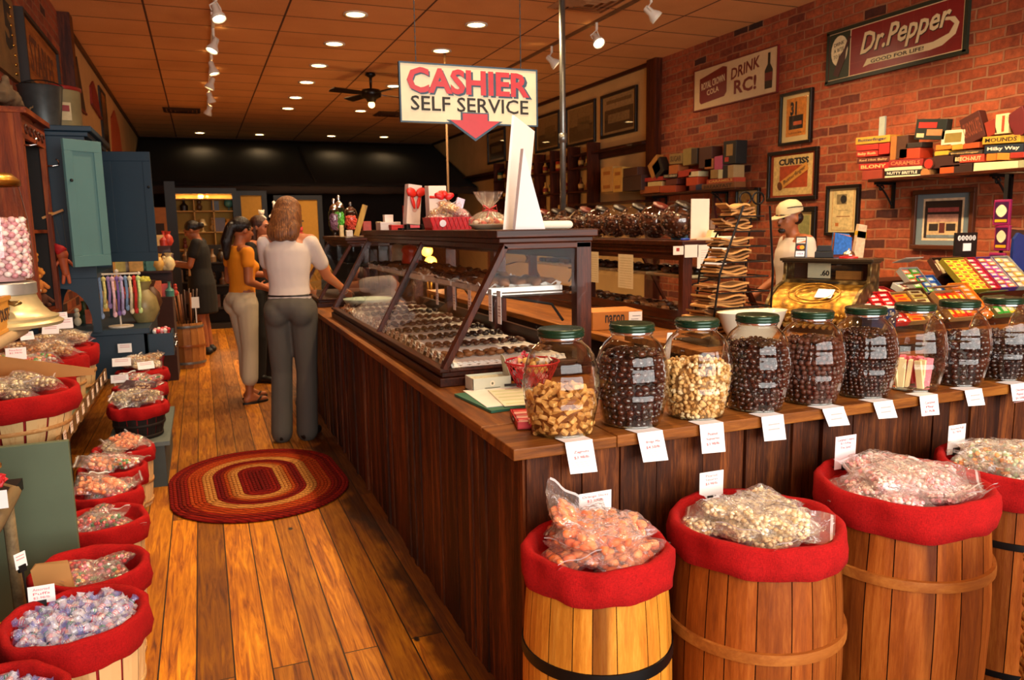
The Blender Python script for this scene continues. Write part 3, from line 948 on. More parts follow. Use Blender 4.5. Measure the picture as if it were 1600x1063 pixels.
# leaning boxes on top
t = wallbox((1430, 186, 1478, 218), '#18201a', 'large black and red box with a fruit picture leaning back on the heap', None, None, .06, .12, extra=[(-.1, .2, .6, .28, '#a8281a'), (.15, -.15, .5, .3, '#b07a4a'), (-.3, -.3, .25, .2, '#c8b888')])
t = wallbox((1471, 203, 1508, 227), '#e0d4ac', 'cream box with a small landscape picture in front of the brown box', None, None, .05, .04, extra=[(0, 0, .7, .6, '#8a7430')])
t = wallbox((1503, 178, 1535, 222), '#4a1c10', 'tall brown box with engraved lettering leaning at the back', 'CHOCOLATE', '#7a3a20', .07, -.35)
t = wallbox((1540, 188, 1556, 212), '#8c2c14', 'dark red box standing behind the cream and orange one', None, None, .10, -.3)
t = wallbox((1555, 178, 1576, 209), '#d8c08c', 'upright cream box with a vertical orange word on the heap', None, None, .10, 0, extra=[(.1, 0, .2, .8, '#c0401c')])
t = wallbox((1578, 170, 1606, 212), '#5e0f10', 'large dark red heart-shaped box end at the right edge of the heap', None, None, .07, -.5)
t = wallbox((1373, 182, 1382, 212), '#9aa090', 'narrow pale tin standing on top of the leftmost stack', None, None, .02, 0)
for (px, py) in ((1451, 256), (1446, 271)):
 p = PX(px, py, x=5.15)
 t = thing('round_tin', 'round red-ended cylinder tin lying in the shelf heap, %s one' % ('upper' if py < 260 else 'lower tan'), 'tin', (5.24, p.y, p.z), 0, 'round tins on the right-hand shelf')
 MB().cyl((-.09, 0, 0), (.09, 0, 0), .045, n=18).build('tin_body', flat('#4a2212' if py < 260 else '#8a6034', .5), t, True, auto=40)
 MB().cyl((-.092, 0, 0), (-.09, 0, 0), .036, n=18).build('end_label', flat('#b02a1c' if py < 260 else '#b0703a', .5), t)
for k, a in enumerate([
 ((1096, 286, 1148, 296), '#7c4a20', 'tan box lying at the right foot of the far heap', 'BREAKFAST', '#3a1c0e'),
 ((1104, 279, 1148, 286), '#a83a1c', 'orange red box with gold lettering above the tan one', 'CARAMELS', '#d8a050'),
 ((1072, 277, 1090, 290), '#b84018', 'bright orange red box in the middle of the far heap', None, None),
 ((1087, 288, 1097, 299), '#1c2c4a', 'small blue box in the middle of the far heap', None, None),
 ((1077, 290, 1087, 300), '#7a2a14', 'small maroon box beside the blue one', None, None),
 ((1000, 291, 1030, 302), '#9c4c18', 'orange brown box at the left foot of the far heap', None, None),
 ((1031, 290, 1056, 301), '#a03c18', 'rust coloured box second from the left foot', None, None),
 ((1040, 280, 1058, 289), '#5a2012', 'dark red box stacked on the rust coloured one', None, None),
 ((1012, 284, 1034, 291), '#c0a468', 'cream box stacked on the orange brown one', None, None),
 ((1005, 277, 1036, 283), '#9c2418', 'flat red box across the left stack', None, None),
 ((1036, 272, 1060, 278), '#221a16', 'thin black box with pale letters on the left stack', 'OH HENRY', '#c8b890'),
 ((1058, 266, 1080, 276), '#a8301c', 'small red box under the cream lid of the far heap', None, None),
 ((1076, 268, 1091, 276), '#d8c898', 'white-lidded box in the middle of the far heap', None, None),
 ((1045, 258, 1060, 272), '#a85c28', 'orange cube box of the far heap', None, None),
 ((1046, 240, 1066, 256), '#8a6c38', 'tilted cream and brown box with faint capitals in the far heap', 'SUGAR', '#4a3018'),
 ((1067, 232, 1080, 258), '#8c7438', 'mustard box upright at the top of the far heap', None, None),
 ((1080, 232, 1089, 256), '#3a2c1c', 'dark narrow box beside the mustard one', None, None),
 ((1092, 230, 1112, 262), '#4a2414', 'tall brown box leaning at the top of the far heap', None, None),
 ((1101, 248, 1114, 264), '#a8622c', 'small orange box leaning on the tall brown one', None, None),
 ((1116, 244, 1128, 265), '#b84a68', 'pink packet at the right of the far heap', None, None),
 ((1122, 265, 1129, 279), '#c8c090', 'small white packet below the pink one', None, None),
 ((1110, 265, 1121, 279), '#9c7840', 'tan cube beside the small white packet', None, None),
 ((1129, 258, 1137, 279), '#16120e', 'narrow black box at the right of the far heap', None, None),
 ((1137, 258, 1146, 279), '#a88858', 'narrow cream box at the right end of the far heap', None, None),
 ((1130, 220, 1150, 256), '#16140f', 'tall black box with a gold and red picture topping the far heap', None, None),
]):
 wallbox(a[0], a[1], a[2], a[3], a[4] or '#e8d8a8', .14, [0.02, 0, .03, -.03][k % 4] if k > 2 else 0, zs=1.86, xf=5.19, grp='old candy boxes on the far shelf',
   extra=[(0, .1, .5, .5, '#a07a3c'), (-.2, -.3, .3, .2, '#b83a20')] if k == 24 else None)
t = wallbox((1014, 248, 1030, 275), '#9c6a2c', 'long gold box leaning against the left stack of the far heap', None, None, .1, -.55, xf=5.19, grp='old candy boxes on the far shelf')
t = wallbox((1021, 250, 1035, 276), '#15110d', 'long black box leaning against the left stack of the far heap', None, None, .1, -.55, xf=5.19, grp='old candy boxes on the far shelf')
# cream wall: cartons and the can shelves
t = thing('wall_shelf', 'shelf along the cream wall with amber cartons on it', 'shelf', (XR, 9.4, 1.80), 0, 'wall shelves')
MB().bb((-.34, -.95, -.03), (0, .95, 0)).build('shelf_board', DKWOOD, t)
for yy in (-.8, .8):
 MB().bar((-.3, yy, -.035), (-.01, yy, -.3), .02, .02).bb((-.02, yy - .012, -.32), (0, yy + .012, -.03)).build('bracket', IRON, t)
for a in [((958, 262, 972, 300), '#d8a84a', 'tall amber carton with small print on the cream wall shelf'), ((939, 261, 957, 300), '#c89a50', 'pale amber carton left of the printed one'),
   ((973, 275, 1002, 298), '#3c1c10', 'dark brown carton on the cream wall shelf'), ((974, 262, 996, 275), '#4a2412', 'small brown carton on top of the dark brown one')]:
 wallbox(a[0], a[1], a[2], None, None, .2, 0, xf=5.14, name='carton', grp='cartons on the cream wall shelf', extra=[(0, .25, .6, .14, '#a86820'), (0, -.3, .6, .14, '#a86820')] if 'printed' in a[2] or 'tall amber' in a[2] else None)
t = thing('can_rack', 'dark wooden rack of old cans and bottles along the cream wall', 'rack', (XR, 11.9, 1.6), 0)
m = MB()
for z in (0.0, .38, .72):
 m.bb((-.22, -1.9, z - .012), (0, 1.9, z + .012))
m.build('shelf_board', DKWOOD, t)
for k in range(7):
 MB().bb((-.215, -1.9 + k * .63 - .015, -.011), (-.01, -1.9 + k * .63 + .015, 1.06)).build('divider', DKWOODZ, t)
cp = []
for nm, col, band in (('can', '#a83018', '#d8a040'), ('can', '#c87428', '#3a1a0c'), ('can', '#2c5a4a', '#d8c070'), ('bottle', '#d8a850', '#8c2a18'), ('bottle', '#5a2a14', '#c89a50')):
 me = MB()
 if nm == 'can':
  me.cyl((0, 0, 0), (0, 0, .15), .05, n=12)
 else:
  me.lathe([(.04, 0), (.042, .1), (.015, .15), (.015, .2)], 12)
 cp.append((nm, me.mesh('body', flat(col, .35), True), MB().cyl((0, 0, .045), (0, 0, .105), .0515 if nm == 'can' else .044, n=12).mesh('label_band', flat(band, .5), True)))
rs = random.Random(3)
wz = ('bottom', 'middle', 'top')
for sh, z in enumerate((0, .38, .72)):
 for k in range(15):
  yy = -1.8 + k * .255
  if abs(((yy + 1.9) / .63) % 1) < .1 or abs(((yy + 1.9) / .63) % 1) > .9:
   yy += .075
  if rs.random() < .12:
   continue
  nm, a, b = cp[rs.randrange(5) if sh else 3 + rs.randrange(2)]
  o = bpy.data.objects.new(nm, a)
  COL.objects.link(o)
  o.location = (XR - .13, 11.9 + yy, 1.6 + z + .012)
  tag(o, 'old %s standing on the %s board of the dark rack on the cream wall' % (nm, wz[sh]), nm, '%ss on the %s board of the rack' % (nm, wz[sh]))
  q = bpy.data.objects.new('label_band', b)
  COL.objects.link(q)
  q.parent = o
# ------------------------------------------------------------------ the counter
BARN = wood('barn_board', '#140703', '#46200a', '#86481c', 'Z', .9, .6, .8, .5, fine=2.0)
TOPW = wood('counter_top_wood', '#3a1c0a', '#7c4718', '#a86e2c', 'X', 1.0, .45, .3, .2)
TOPWY = wood('counter_top_wood_y', '#3a1c0a', '#7c4718', '#a86e2c', 'Y', 1.0, .45, .3, .2)
rs = random.Random(11)
def boards(mb, a, b, fixed, axis, z0, z1, thick, side):
 """upright boards of uneven width from a to b along one axis"""
 p = a
 while p < b - .005:
  w = min(rs.uniform(.05, .13), b - p)
  d = rs.uniform(.0, .010)
  if rs.random() < .22:
   w = min(.04, w)
   d = .016
  lo, hi = (fixed - side * 0, fixed + side * (thick + d))
  lo, hi = min(lo, hi), max(lo, hi)
  if axis == 'Y':
   mb.bb((lo, p + .001, z0), (hi, p + w - .001, z1))
  else:
   mb.bb((p + .001, lo, z0), (p + w - .001, hi, z1))
  p += w
t = thing('shop_counter', 'L-shaped counter faced with dark upright barn boards, jars lined up on its top', 'counter', (.8, 1.93, 0))
m = MB()
boards(m, 0.0, 5.5, 0.03, 'Y', .0, .865, .015, -1)
boards(m, 0.0, 4.3, 0.03, 'X', .0, .865, .015, -1)
m.build('board_facing', BARN, t)
MB().bb((.03, .03, .0), (.68, 5.5, .865)).bb((.68, .03, 0), (4.3, .60, .865)).build('carcass', flat('#2a150b', .7), t)
m = MB()
for (a, b) in (((-.05, -.05, .865), (.27, .21, .898)), ((.272, -.05, .865), (1.9, .21, .9)), ((1.902, -.05, .865), (4.3, .21, .898)), ((.272, .212, .865), (2.6, .43, .9)), ((2.602, .212, .865), (4.3, .43, .9)), ((.272, .432, .865), (4.3, .65, .899))):
 m.bb(a, b)
m.build('worktop', TOPW, t, bev=.003)
m = MB()
for (a, b) in (((-.05, .212, .865), (.13, 2.2, .9)), ((-.05, 2.202, .865), (.13, 5.5, .9)), ((.132, .212, .865), (.27, 5.5, .9)), ((.272, .652, .865), (.5, 5.5, .9)), ((.502, .652, .865), (.72, 5.5, .9))):
 m.bb(a, b)
m.build('worktop', TOPWY, t, bev=.003)
t = thing('back_counter', 'plain inner counter carrying the farther glass case and the carton', 'counter', (2.2, 3.75, 0))
MB().bb((.0, 0, .80), (1.16, 4.2, .84)).build('worktop', TOPWY, t, bev=.003)
MB().bb((.06, .05, 0), (1.12, 4.15, .80)).build('carcass', flat('#24120a', .7), t)
t = thing('till_counter', 'counter under the brass till and the candy bar trays', 'counter', (2.15, 2.90, 0))
MB().bb((0, 0, .86), (3.22, .80, .9)).build('worktop', TOPW, t, bev=.003)
MB().bb((.04, .04, 0), (3.22, .76, .86)).build('carcass', flat('#2a150b', .7), t)
# ------------------------------------------------------------------ slant-front display cases
CASEGLASS = PANE
def display_case(label, x, y0, y1, h, mullions, mirror=1, loc_z=.9, shelf_z=.33, end_front=.265, depth=.64, feet=0.0):
 """origin at the near lower corner of the slanted side; mirror=-1 flips it in x"""
 t = thing('display_case', label, 'display case', (x, y0, loc_z))
 L = y1 - y0
 k = mirror
 X = lambda v: v * k
 def bb(m, a, b):
  m.bb((X(a[0]), a[1], a[2]), (X(b[0]), b[1], b[2]))
  return m
 m = MB()
 bb(m, (0, 0, 0), (depth, L, .035))
 bb(m, (.012, .012, .035), (depth, L - .012, .055))
 bb(m, (.0, 0, .055), (.04, L, .07))
 bb(m, (.04, 0, .055), (depth, .04, .066))
 m.build('base_frame', DKWOOD, t, bev=.004)
 m = MB()
 bb(m, (end_front - .035, -.02, h - .03), (depth + .02, L + .02, h))
 bb(m, (end_front - .02, -.005, h - .05), (depth + .005, L + .005, h - .03))
 bb(m, (end_front, .0, h - .075), (depth, L, h - .05))
 m.build('top_board', DKWOODX, t, bev=.004)
 for yy in mullions:
  w = .04 if yy in (mullions[0], mullions[-1]) else .022
  yc = yy + (w / 2 if yy == mullions[0] else (-w / 2 if yy == mullions[-1] else 0))
  MB().bar((X(.022), yc, .065), (X(end_front + .012), yc, h - .06), .022, w, (0, 1, 0)).build('mullion', DKWOODZ, t, bev=.002)
 for yy in (0.0, L * .36, L * .68, L - .05):
  bb(MB(), (depth - .065, yy, .05), (depth, yy + .05, h - .05)).build('back_post', DKWOODZ, t, bev=.002)
 bb(bb(MB(), (depth - .03, .05, .06), (depth - .01, L - .05, .12)), (depth - .03, .05, h - .12), (depth - .01, L - .05, h - .07)).build('back_rail', DKWOOD, t)
 for a, b in zip(mullions[:-1], mullions[1:]):
  m = MB()
  m.quad((X(.028), a + .02, .066), (X(.028), b - .02, .066), (X(end_front + .014), b - .02, h - .07), (X(end_front + .014), a + .02, h - .07))
  m.build('slanted_pane', CASEGLASS, t)
 for yy in (.012, L - .012):
  m = MB()
  m.add([(X(.03), yy, .066), (X(depth - .06), yy, .066), (X(depth - .06), yy, h - .07), (X(end_front + .01), yy, h - .07)], [(0, 1, 2, 3)])
  m.build('end_pane', CASEGLASS, t)
 bb(MB(), (end_front - .03, .015, shelf_z), (depth - .07, L - .06, shelf_z + .006)).build('glass_shelf', CASEGLASS, t)
 for yy in (.12, L * .5, L - .15):
  MB().tube([(X(depth - .07), yy, shelf_z - .12), (X(depth - .12), yy, shelf_z - .05), (X(end_front + .03), yy, shelf_z - .006)], .006, 6).tube([(X(depth - .07), yy, shelf_z - .006), (X(end_front), yy, shelf_z - .006)], .006, 6).build('shelf_bracket', BLACK, t)
 return t
CX, CY0, CY1, CH = .80, 2.74, 5.34, .585
display_case('long dark wood slant-front glass case full of chocolates, in the centre of the counter', CX, CY0, CY1, CH, [0, 1.18, CY1 - CY0])
display_case('second slant-front glass case farther along the counter, beyond the white-shirted woman', CX, 6.02, 7.15, .535, [0, 1.13])
display_case('glass case on the back counter with framed doors, round nut jars along its top', 3.32, 3.95, 7.4, .555, [0, 1.1, 2.3, 3.45], -1, .84, .32, .265, .62)
# bottom trays, doilies and chocolates
DOILY = flat('#eeeae2', .7, 0, .03, 'doily_paper')
CHOCS = [flat('#22100a', .35, 0, .2), flat('#3a1c10', .4, 0, .2), flat('#54301a', .5, 0, .25), flat('#7a4c24', .6, 0, .3)]
def lump_mesh(nm, r, mat, noise=.12, n=8, k=5):
 return MB().ball((0, 0, 0), r, n, k, noise=noise).mesh(nm, mat, True)
choc_me = []
for i in range(8):
 random.seed(100 + i)
 choc_me.append(lump_mesh('chocolate', (.020 + .004 * (i % 2), .017, .011), CHOCS[i % 4] if i < 4 else CHOCS[i % 2], .16))
random.seed(5)
def one(name, me, loc, rot, label, cat, group, scale=None):
 o = bpy.data.objects.new(name, me)
 COL.objects.link(o)
 o.location = loc
 o.rotation_euler = rot
 if scale:
  o.scale = (scale,) * 3 if not isinstance(scale, tuple) else scale
 return tag(o, label, cat, group)
ord_ = ['nearest', 'second', 'third', 'fourth', 'fifth', 'sixth', 'seventh', 'eighth', 'ninth', 'tenth', 'eleventh', 'twelfth', 'thirteenth']
y = CY0 + .07
for k in range(9):
 t = thing('chocolate_tray', 'low tray with a scalloped white doily on the case floor, %s from the front' % ord_[k], 'tray', (CX + .33, y + .08, .955), 0, 'doily trays on the case floor')
 m = MB()
 m.bb((-.255, -.075, .0), (.225, .13, .012))
 m.build('tray_board', flat('#8a7458', .5), t)
 m = MB()
 nsc = 13
 pts = []
 for i in range(nsc * 6 + 1):
  s = i / (nsc * 6)
  pts.append((-.26 + .49 * s, -.080 - .012 * abs(math.sin(s * nsc * PI))))
 vs = [(p[0], -.06, .020) for p in pts] + [(p[0], p[1], .004) for p in pts]
 n = len(pts)
 m.add(vs, [(i, i + 1, n + i + 1, n + i) for i in range(n - 1)])
 m.bb((-.26, -.06, .0125), (.23, .125, .0165))
 for i in range(22):
  m.ball((-.25 + i * .0224, -.066, .020), (.009, .012, .004), 8, 4)
 m.build('doily', DOILY, t)
 mode = [3, 2, 0, 0, 1, 2, 0, 2, 1, 3, 2, 0][k]
 for j in range(11):
  for r_ in range(2):
   xx = -.23 + j * .043 + U(-.004, .004)
   one('chocolate', choc_me[mode] if R() < .75 else choc_me[R() < .5 and 4 or 5], (CX + .33 + xx, y + .08 + .045 + r_ * .05 + U(-.012, .008), .955 + .032), (U(-.3, .3), U(-.3, .3), U(0, 6)),
    'bite-size chocolate lying on the %s doily tray' % ord_[k], 'chocolate', 'chocolates on the %s doily tray' % ord_[k], .98)
 y += .275
# little price tents in a row behind the slanted pane
tent = MB()
tent.add([(-.001, -.022, 0), (.012, -.022, .042), (.012, .022, .042), (-.001, .022, 0), (.026, -.022, 0), (.026, .022, 0)], [(0, 3, 2, 1), (1, 2, 5, 4)])
tent_me = tent.mesh('price_tent', flat('#e8dcc0', .7))
tink = MB()
for q in range(3):
 z = .030 - q * .009
 xx = -.001 + .013 * z / .042 - .0008
 tink.add([(xx, -.015 + .003 * q, z), (xx, .015 - .003 * q, z), (xx + .001, .015 - .003 * q, z + .004), (xx + .001, -.015 + .003 * q, z + .004)], [(0, 1, 2, 3)])
tink_me = tink.mesh('printed_lines', flat('#b07858', .7))
for k in range(26):
 o = one('price_tent', tent_me, (CX + .055, CY0 + .09 + k * .094, .956), (0, 0, U(-.12, .12)), 'small folded price card standing on the case floor behind the slanted glass', 'price card', 'row of price cards along the case glass')
 q = bpy.data.objects.new('printed_lines', tink_me)
 COL.objects.link(q)
 q.parent = o
# upper shelf: trays with clusters
ZS = .9 + .337
for k, yy in enumerate((2.86, 3.33, 3.80, 4.27, 4.74)):
 t = thing('shelf_tray', 'tray of chocolate clusters on waxed paper on the glass shelf, %s from the front' % ord_[k], 'tray', (CX + .40, yy + .2, ZS), 0, 'trays on the glass shelf')
 m = MB()
 m.bb((-.16, -.2, 0), (.155, .2, .008))
 for (a, b) in (((-.17, -.21, 0), (-.16, .21, .022)), ((.155, -.21, 0), (.165, .21, .022)), ((-.16, -.21, 0), (.155, -.2, .022)), ((-.16, .2, 0), (.155, .21, .022))):
  m.bb(a, b)
 m.build('tray_rim', flat('#d8d8d4', .3, .2), t, bev=.003)
 m = MB()
 random.seed(40 + k)
 m.grid(lambda u, v: Vector((-.175 + .34 * u, -.2 + .40 * v, .014 + .012 * R() + (.02 if u in (0, 1) or v in (0, 1) else 0) * R())), 14, 18)
 m.build('waxed_paper', DOILY, t)
 for j in range(26):
  xx, y2 = -.13 + (j % 5) * .063 + U(-.012, .012), -.165 + (j // 5) * .066 + U(-.012, .012)
  one('chocolate_cluster', choc_me[(j * 3 + k) % 5 if k else (3 if j < 12 else 2)], (CX + .40 + xx, yy + .2 + y2, ZS + .032), (U(-.5, .5), U(-.5, .5), U(0, 6)),
   'knobbly chocolate cluster heaped on the %s tray of the glass shelf' % ord_[k], 'chocolate', 'chocolate clusters on the %s shelf tray' % ord_[k], 1.45)
random.seed(9)
for k, (px, py) in enumerate(((682, 425), (709, 433), (733, 441), (766, 455), (780, 463))):
 p = PX(px, py, x=CX + .233)
 t = thing('hanging_tag', 'long white price tag hanging from the glass shelf edge, %s from the left' % ord_[k].replace('nearest', 'first'), 'price tag', (CX + .233, p.y, ZS + .02), 0, 'tags hanging from the glass shelf')
 MB().bb((-.001, -.019, -.125), (0, .019, -.004)).build('card', PAPER, t)
 MB().bb((-.003, -.021, -.02), (.003, .021, .0)).build('clip_strip', flat('#cfd4d2', .2, .1), t)
 m = MB()
 for q in range(4):
  m.bb((-.0016, -.013, -.06 - q * .012), (-.001, .013, -.057 - q * .012))
 m.build('printed_lines', flat('#b09088', .7), t)
# things in the far end of the case
for (px, py, r, col, lab) in ((640, 388, .05, '#c83018', 'red foil wrapped vase shape at the far end of the glass case'), (612, 395, .04, '#d8c8a0', 'cream ribboned pack at the far end of the glass case')):
 p = PX(px, py, x=1.22)
 MBt = MB().lathe([(r, 0), (r * 1.1, .03), (r * .9, .08), (r * 1.1, .10), (r * .8, .13), (.001, .14)], 14)
 tag(MBt.build('wrapped_pack', flat(col, .3, 0, .2), None, True, loc=(p.x, min(p.y, 5.1), ZS + .02)), lab, 'gift')
# ------------------------------------------------------------------ big glass barrel jars
JARP = [(.0, .004), (.084, .004), (.090, .012), (.095, .03), (.105, .075), (.109, .10), (.1055, .103), (.1115, .112), (.1135, .14), (.111, .172), (.1065, .178), (.109, .186), (.102, .212), (.094, .232), (.082, .25), (.068, .262), (.062, .268), (.061, .276), (.064, .279), (.061, .283), (.061, .292)]
def jar_r(z):
 pts = [(.084, .0), (.094, .03), (.104, .09), (.110, .14), (.107, .18), (.100, .212), (.084, .245), (.062, .27), (.06, .3)]
 for (r0, a), (r1, b) in zip(pts[:-1], pts[1:]):
  if a <= z <= b:
   return r0 + (r1 - r0) * (z - a) / (b - a)
 return .06
def staves(r, z, a):
 if .012 < z < .232:
  return r * (1 + .014 * abs(math.cos(a * 9)) ** .25 - .014)
 return r
def barrel_jar(x, y, label, lid_col='#12331f', group='glass barrel jars on the counter'):
 t = thing('barrel_jar', label, 'jar', (x, y, .9), 0, group)
 MB().lathe(JARP, 108, rf=staves, cap=False).build('glass_body', JARGLASS, t, True)
 MB().lathe([(.05, .0), (.082, .0), (.088, .004), (.086, .010), (.075, .011), (.05, .006)], 40, cap=False).build('glass_foot', see_through('foot_glass', (.75, .80, .76, 1), .05, 1.5, 2.5), t, True)
 MB().lathe([(.0655, .284), (.068, .285), (.068, .291), (.066, .293), (.068, .295), (.068, .303), (.064, .3075), (.055, .306), (.0001, .3055)], 40, cap=False).build('screw_lid', flat(lid_col, .25, .3, .05), t, True)
 MB().lathe([(.0632, .276), (.0645, .278), (.0645, .284), (.0632, .285)], 32, cap=False).build('lid_ring', CHROME, t, True)
 return t
def unit_shape(kind, seed):
 random.seed(seed)
 m = MB()
 if kind == 'bean':
  m.ball((0, 0, 0), (.0085, .0085, .0125), 10, 7, noise=.02)
 elif kind == 'mix':
  s = U(.8, 1.15)
  m.ball((0, 0, 0), (.0105 * s, .0105 * s, .013 * s), 10, 7, noise=.02)
 elif kind == 'ball':
  m.ball((0, 0, 0), .0098, 10, 7, noise=.03)
 elif kind == 'bigball':
  m.ball((0, 0, 0), .0125, 10, 7, noise=.03)
 elif kind == 'small':
  m.ball((0, 0, 0), .0078, 8, 6, noise=.02)
 elif kind == 'bar':
  m.ball((0, 0, 0), (.028, .017, .012), 16, 10)
  for v in m.v:
   for i, q in enumerate((.0185, .0105, .0065)):
    v[i] = max(-q, min(q, v[i])) + U(-.0007, .0007)
 elif kind == 'crumb':
  for q in range(3):
   m.ball((U(-.007, .007), U(-.007, .007), U(-.005, .005)), (U(.006, .009), U(.006, .009), U(.004, .007)), 7, 5, noise=.2)
 elif kind == 'wafer':
  m.box((0, 0, 0), (.022, .010, .10))
 return m
def fill_jar(x, y, kind, mats_, top, step, label, what, group, n_single, name='candy', cat='candy', core='#1a0c07', squash=1.0, core_in=.012):
 meshes = []
 for i in range(4 if kind != 'mix' else 6):
  u = unit_shape(kind, 700 + i)
  meshes.append(u.mesh(name, mats_[i % len(mats_)], True))
 random.seed(int(x * 100))
 spots = []
 z = .014
 row = 0
 while z < top:
  rr = jar_r(z) - step * .62
  n = max(6, int(2 * PI * rr / step))
  for i in range(n):
   a = 2 * PI * (i + .5 * (row % 2)) / n + U(-.04, .04)
   spots.append((math.cos(a) * rr, math.sin(a) * rr, z + U(-.1, .1) * step, a, 0))
  z += step * .84
  row += 1
 ztop = z - step * .5
 rr = jar_r(ztop) - step * 1.5
 while rr > 0:
  n = max(1, int(2 * PI * rr / step))
  for i in range(n):
   a = 2 * PI * i / n + U(-.2, .2)
   spots.append((math.cos(a) * rr, math.sin(a) * rr, ztop + U(-.1, .5) * step * .8 + .012 * (1 - rr / .1), a, 1))
  rr -= step
 cd = Vector((-x, -y, 0)).normalized()
 spots.sort(key=lambda s: -(s[0] * cd.x + s[1] * cd.y) - (.03 if s[4] else 0))
 rest = MB()
 rest.lathe([(.0001, .006), (jar_r(.02) - core_in, .007), (jar_r(.1) - core_in, .1), (jar_r(min(top, .2)) - core_in, min(top, .2) * .97), (.0001, ztop)], 24)
 mi = 1
 for k, s in enumerate(spots):
  me = meshes[k % len(meshes)]
  rot = (U(0, 6), U(0, 6), U(0, 6))
  if kind == 'bar':
   rot = (U(-.9, .9), U(-.9, .9), U(0, 6))
  if k < n_single:
   one(name, me, (x + s[0], y + s[1], .9 + s[2]), rot, label, cat, group)
  elif s[0] * cd.x + s[1] * cd.y > -.05 or s[4]:
   from mathutils import Euler
   mm = Euler(rot).to_matrix().to_4x4()
   mm.translation = (s[0], s[1], s[2])
   rest.mat(1 + k % len(mats_))
   rest.join(me, mm)
 rest.mat(0)
 o = rest.build(what, [flat(core, .6)] + list(mats_), None, True, loc=(x, y, .9))
 tag(o, label.replace('one of the ', '') + ', packed mass behind the front pieces', cat)
 o['kind'] = 'stuff'
CHM = flat('#2a110b', .22, 0, .25, coat=.5)
CHM2 = flat('#3e1a0f', .25, 0, .25, coat=.4)
MALT = flat('#4e2314', .5, 0, .2)
PBUT = flat('#b8823e', .65, 0, .25, vs=60, bump=.4)
PBUT2 = flat('#cc9850', .65, 0, .25, vs=60, bump=.4)
CRUMB = flat('#d8b070', .6, 0, .3, vs=80)
CRUMB2 = flat('#b88848', .6, 0, .3, vs=80)
CRUMB3 = flat('#e8d0a0', .6, 0, .2, vs=80)
jx = [PX(c, 600, y=1.99).x for c in (877, 986.5, 1087, 1180, 1265, 1347, 1423, 1491, 1559, 1619)]
jl = ['first glass barrel jar at the counter corner, half full of golden peanut butter bars', 'second glass barrel jar, full of large glossy mixed chocolates',
  'third glass barrel jar, holding pale crumbly peanut pieces', 'fourth glass barrel jar, full of dark oval chocolates, before the white bowl',
  'fifth glass barrel jar, full of matt brown round chocolates', 'sixth glass barrel jar, packed with small glossy dark beans',
  'seventh glass barrel jar, nearly empty with upright pink and cream wafers', 'eighth glass barrel jar, holding large dark round chocolates',
  'ninth glass barrel jar, filled with dark oval chocolates near the right edge', 'tenth glass barrel jar, cut off by the right edge of the picture']
for x, lb in zip(jx, jl):
 barrel_jar(x, 1.99, lb)
G_ = 'pieces filling the %s barrel jar'
fill_jar(jx[0], 1.99, 'bar', [PBUT, PBUT2], .118, .027, 'golden peanut butter bar in the first barrel jar', 'peanut_butter_bar_heap', G_ % 'first', 70, 'peanut_butter_bar', 'candy', '#7a4414')
fill_jar(jx[1], 1.99, 'mix', [CHM, CHM2], .205, .0225, 'glossy chocolate in the second barrel jar', 'chocolate_heap', G_ % 'second', 110, 'mixed_chocolate')
fill_jar(jx[2], 1.99, 'crumb', [CRUMB, CRUMB2, CRUMB3], .165, .0185, 'crumbly peanut piece in the third barrel jar', 'peanut_piece_heap', G_ % 'third', 110, 'peanut_piece', 'candy', '#8a6434')
fill_jar(jx[3], 1.99, 'bean', [CHM, CHM2], .205, .0185, 'oval chocolate in the fourth barrel jar', 'chocolate_heap', G_ % 'fourth', 110, 'oval_chocolate')
fill_jar(jx[4], 1.99, 'ball', [MALT, CHM2, MALT], .205, .0195, 'matt brown chocolate ball in the fifth barrel jar', 'chocolate_heap', G_ % 'fifth', 80, 'chocolate_ball', 'candy', '#24100a')
fill_jar(jx[5], 1.99, 'small', [CHM, CHM2], .215, .0155, 'small glossy bean in the sixth barrel jar', 'chocolate_bean_heap', G_ % 'sixth', 0, 'chocolate_bean')
fill_jar(jx[7], 1.99, 'bigball', [CHM, CHM2], .17, .025, 'large dark chocolate ball in the eighth barrel jar', 'chocolate_heap', G_ % 'eighth', 50, 'chocolate_ball')
fill_jar(jx[8], 1.99, 'bean', [CHM, CHM], .165, .0185, 'dark oval chocolate in the ninth barrel jar', 'chocolate_heap', G_ % 'ninth', 0, 'oval_chocolate')
wm = [unit_shape('wafer', 1).mesh('wafer_bar', flat('#e8d3a0', .6, 0, .08)), unit_shape('wafer', 1).mesh('wafer_bar', flat('#e2707c', .6, 0, .12))]
random.seed(3)
for k in range(20):
 a = k * 2.4
 rr = .025 + .045 * ((k * 7) % 10) / 10
 pk = 0 if (a % (2 * PI)) > 2.4 and (a % (2 * PI)) < 4.6 else 1
 one('wafer_bar', wm[pk], (jx[6] + math.cos(a) * rr, 1.99 + math.sin(a) * rr, .9 + .062 + (0 if k < 14 else .0)), (U(-.16, .16), U(-.16, .16), U(0, 3)),
  'upright %s in the seventh barrel jar' % ('cream wafer bar' if pk == 0 else 'pink wafer bar'), 'candy', '%s wafer bars in the seventh jar' % ('cream' if pk == 0 else 'pink'))
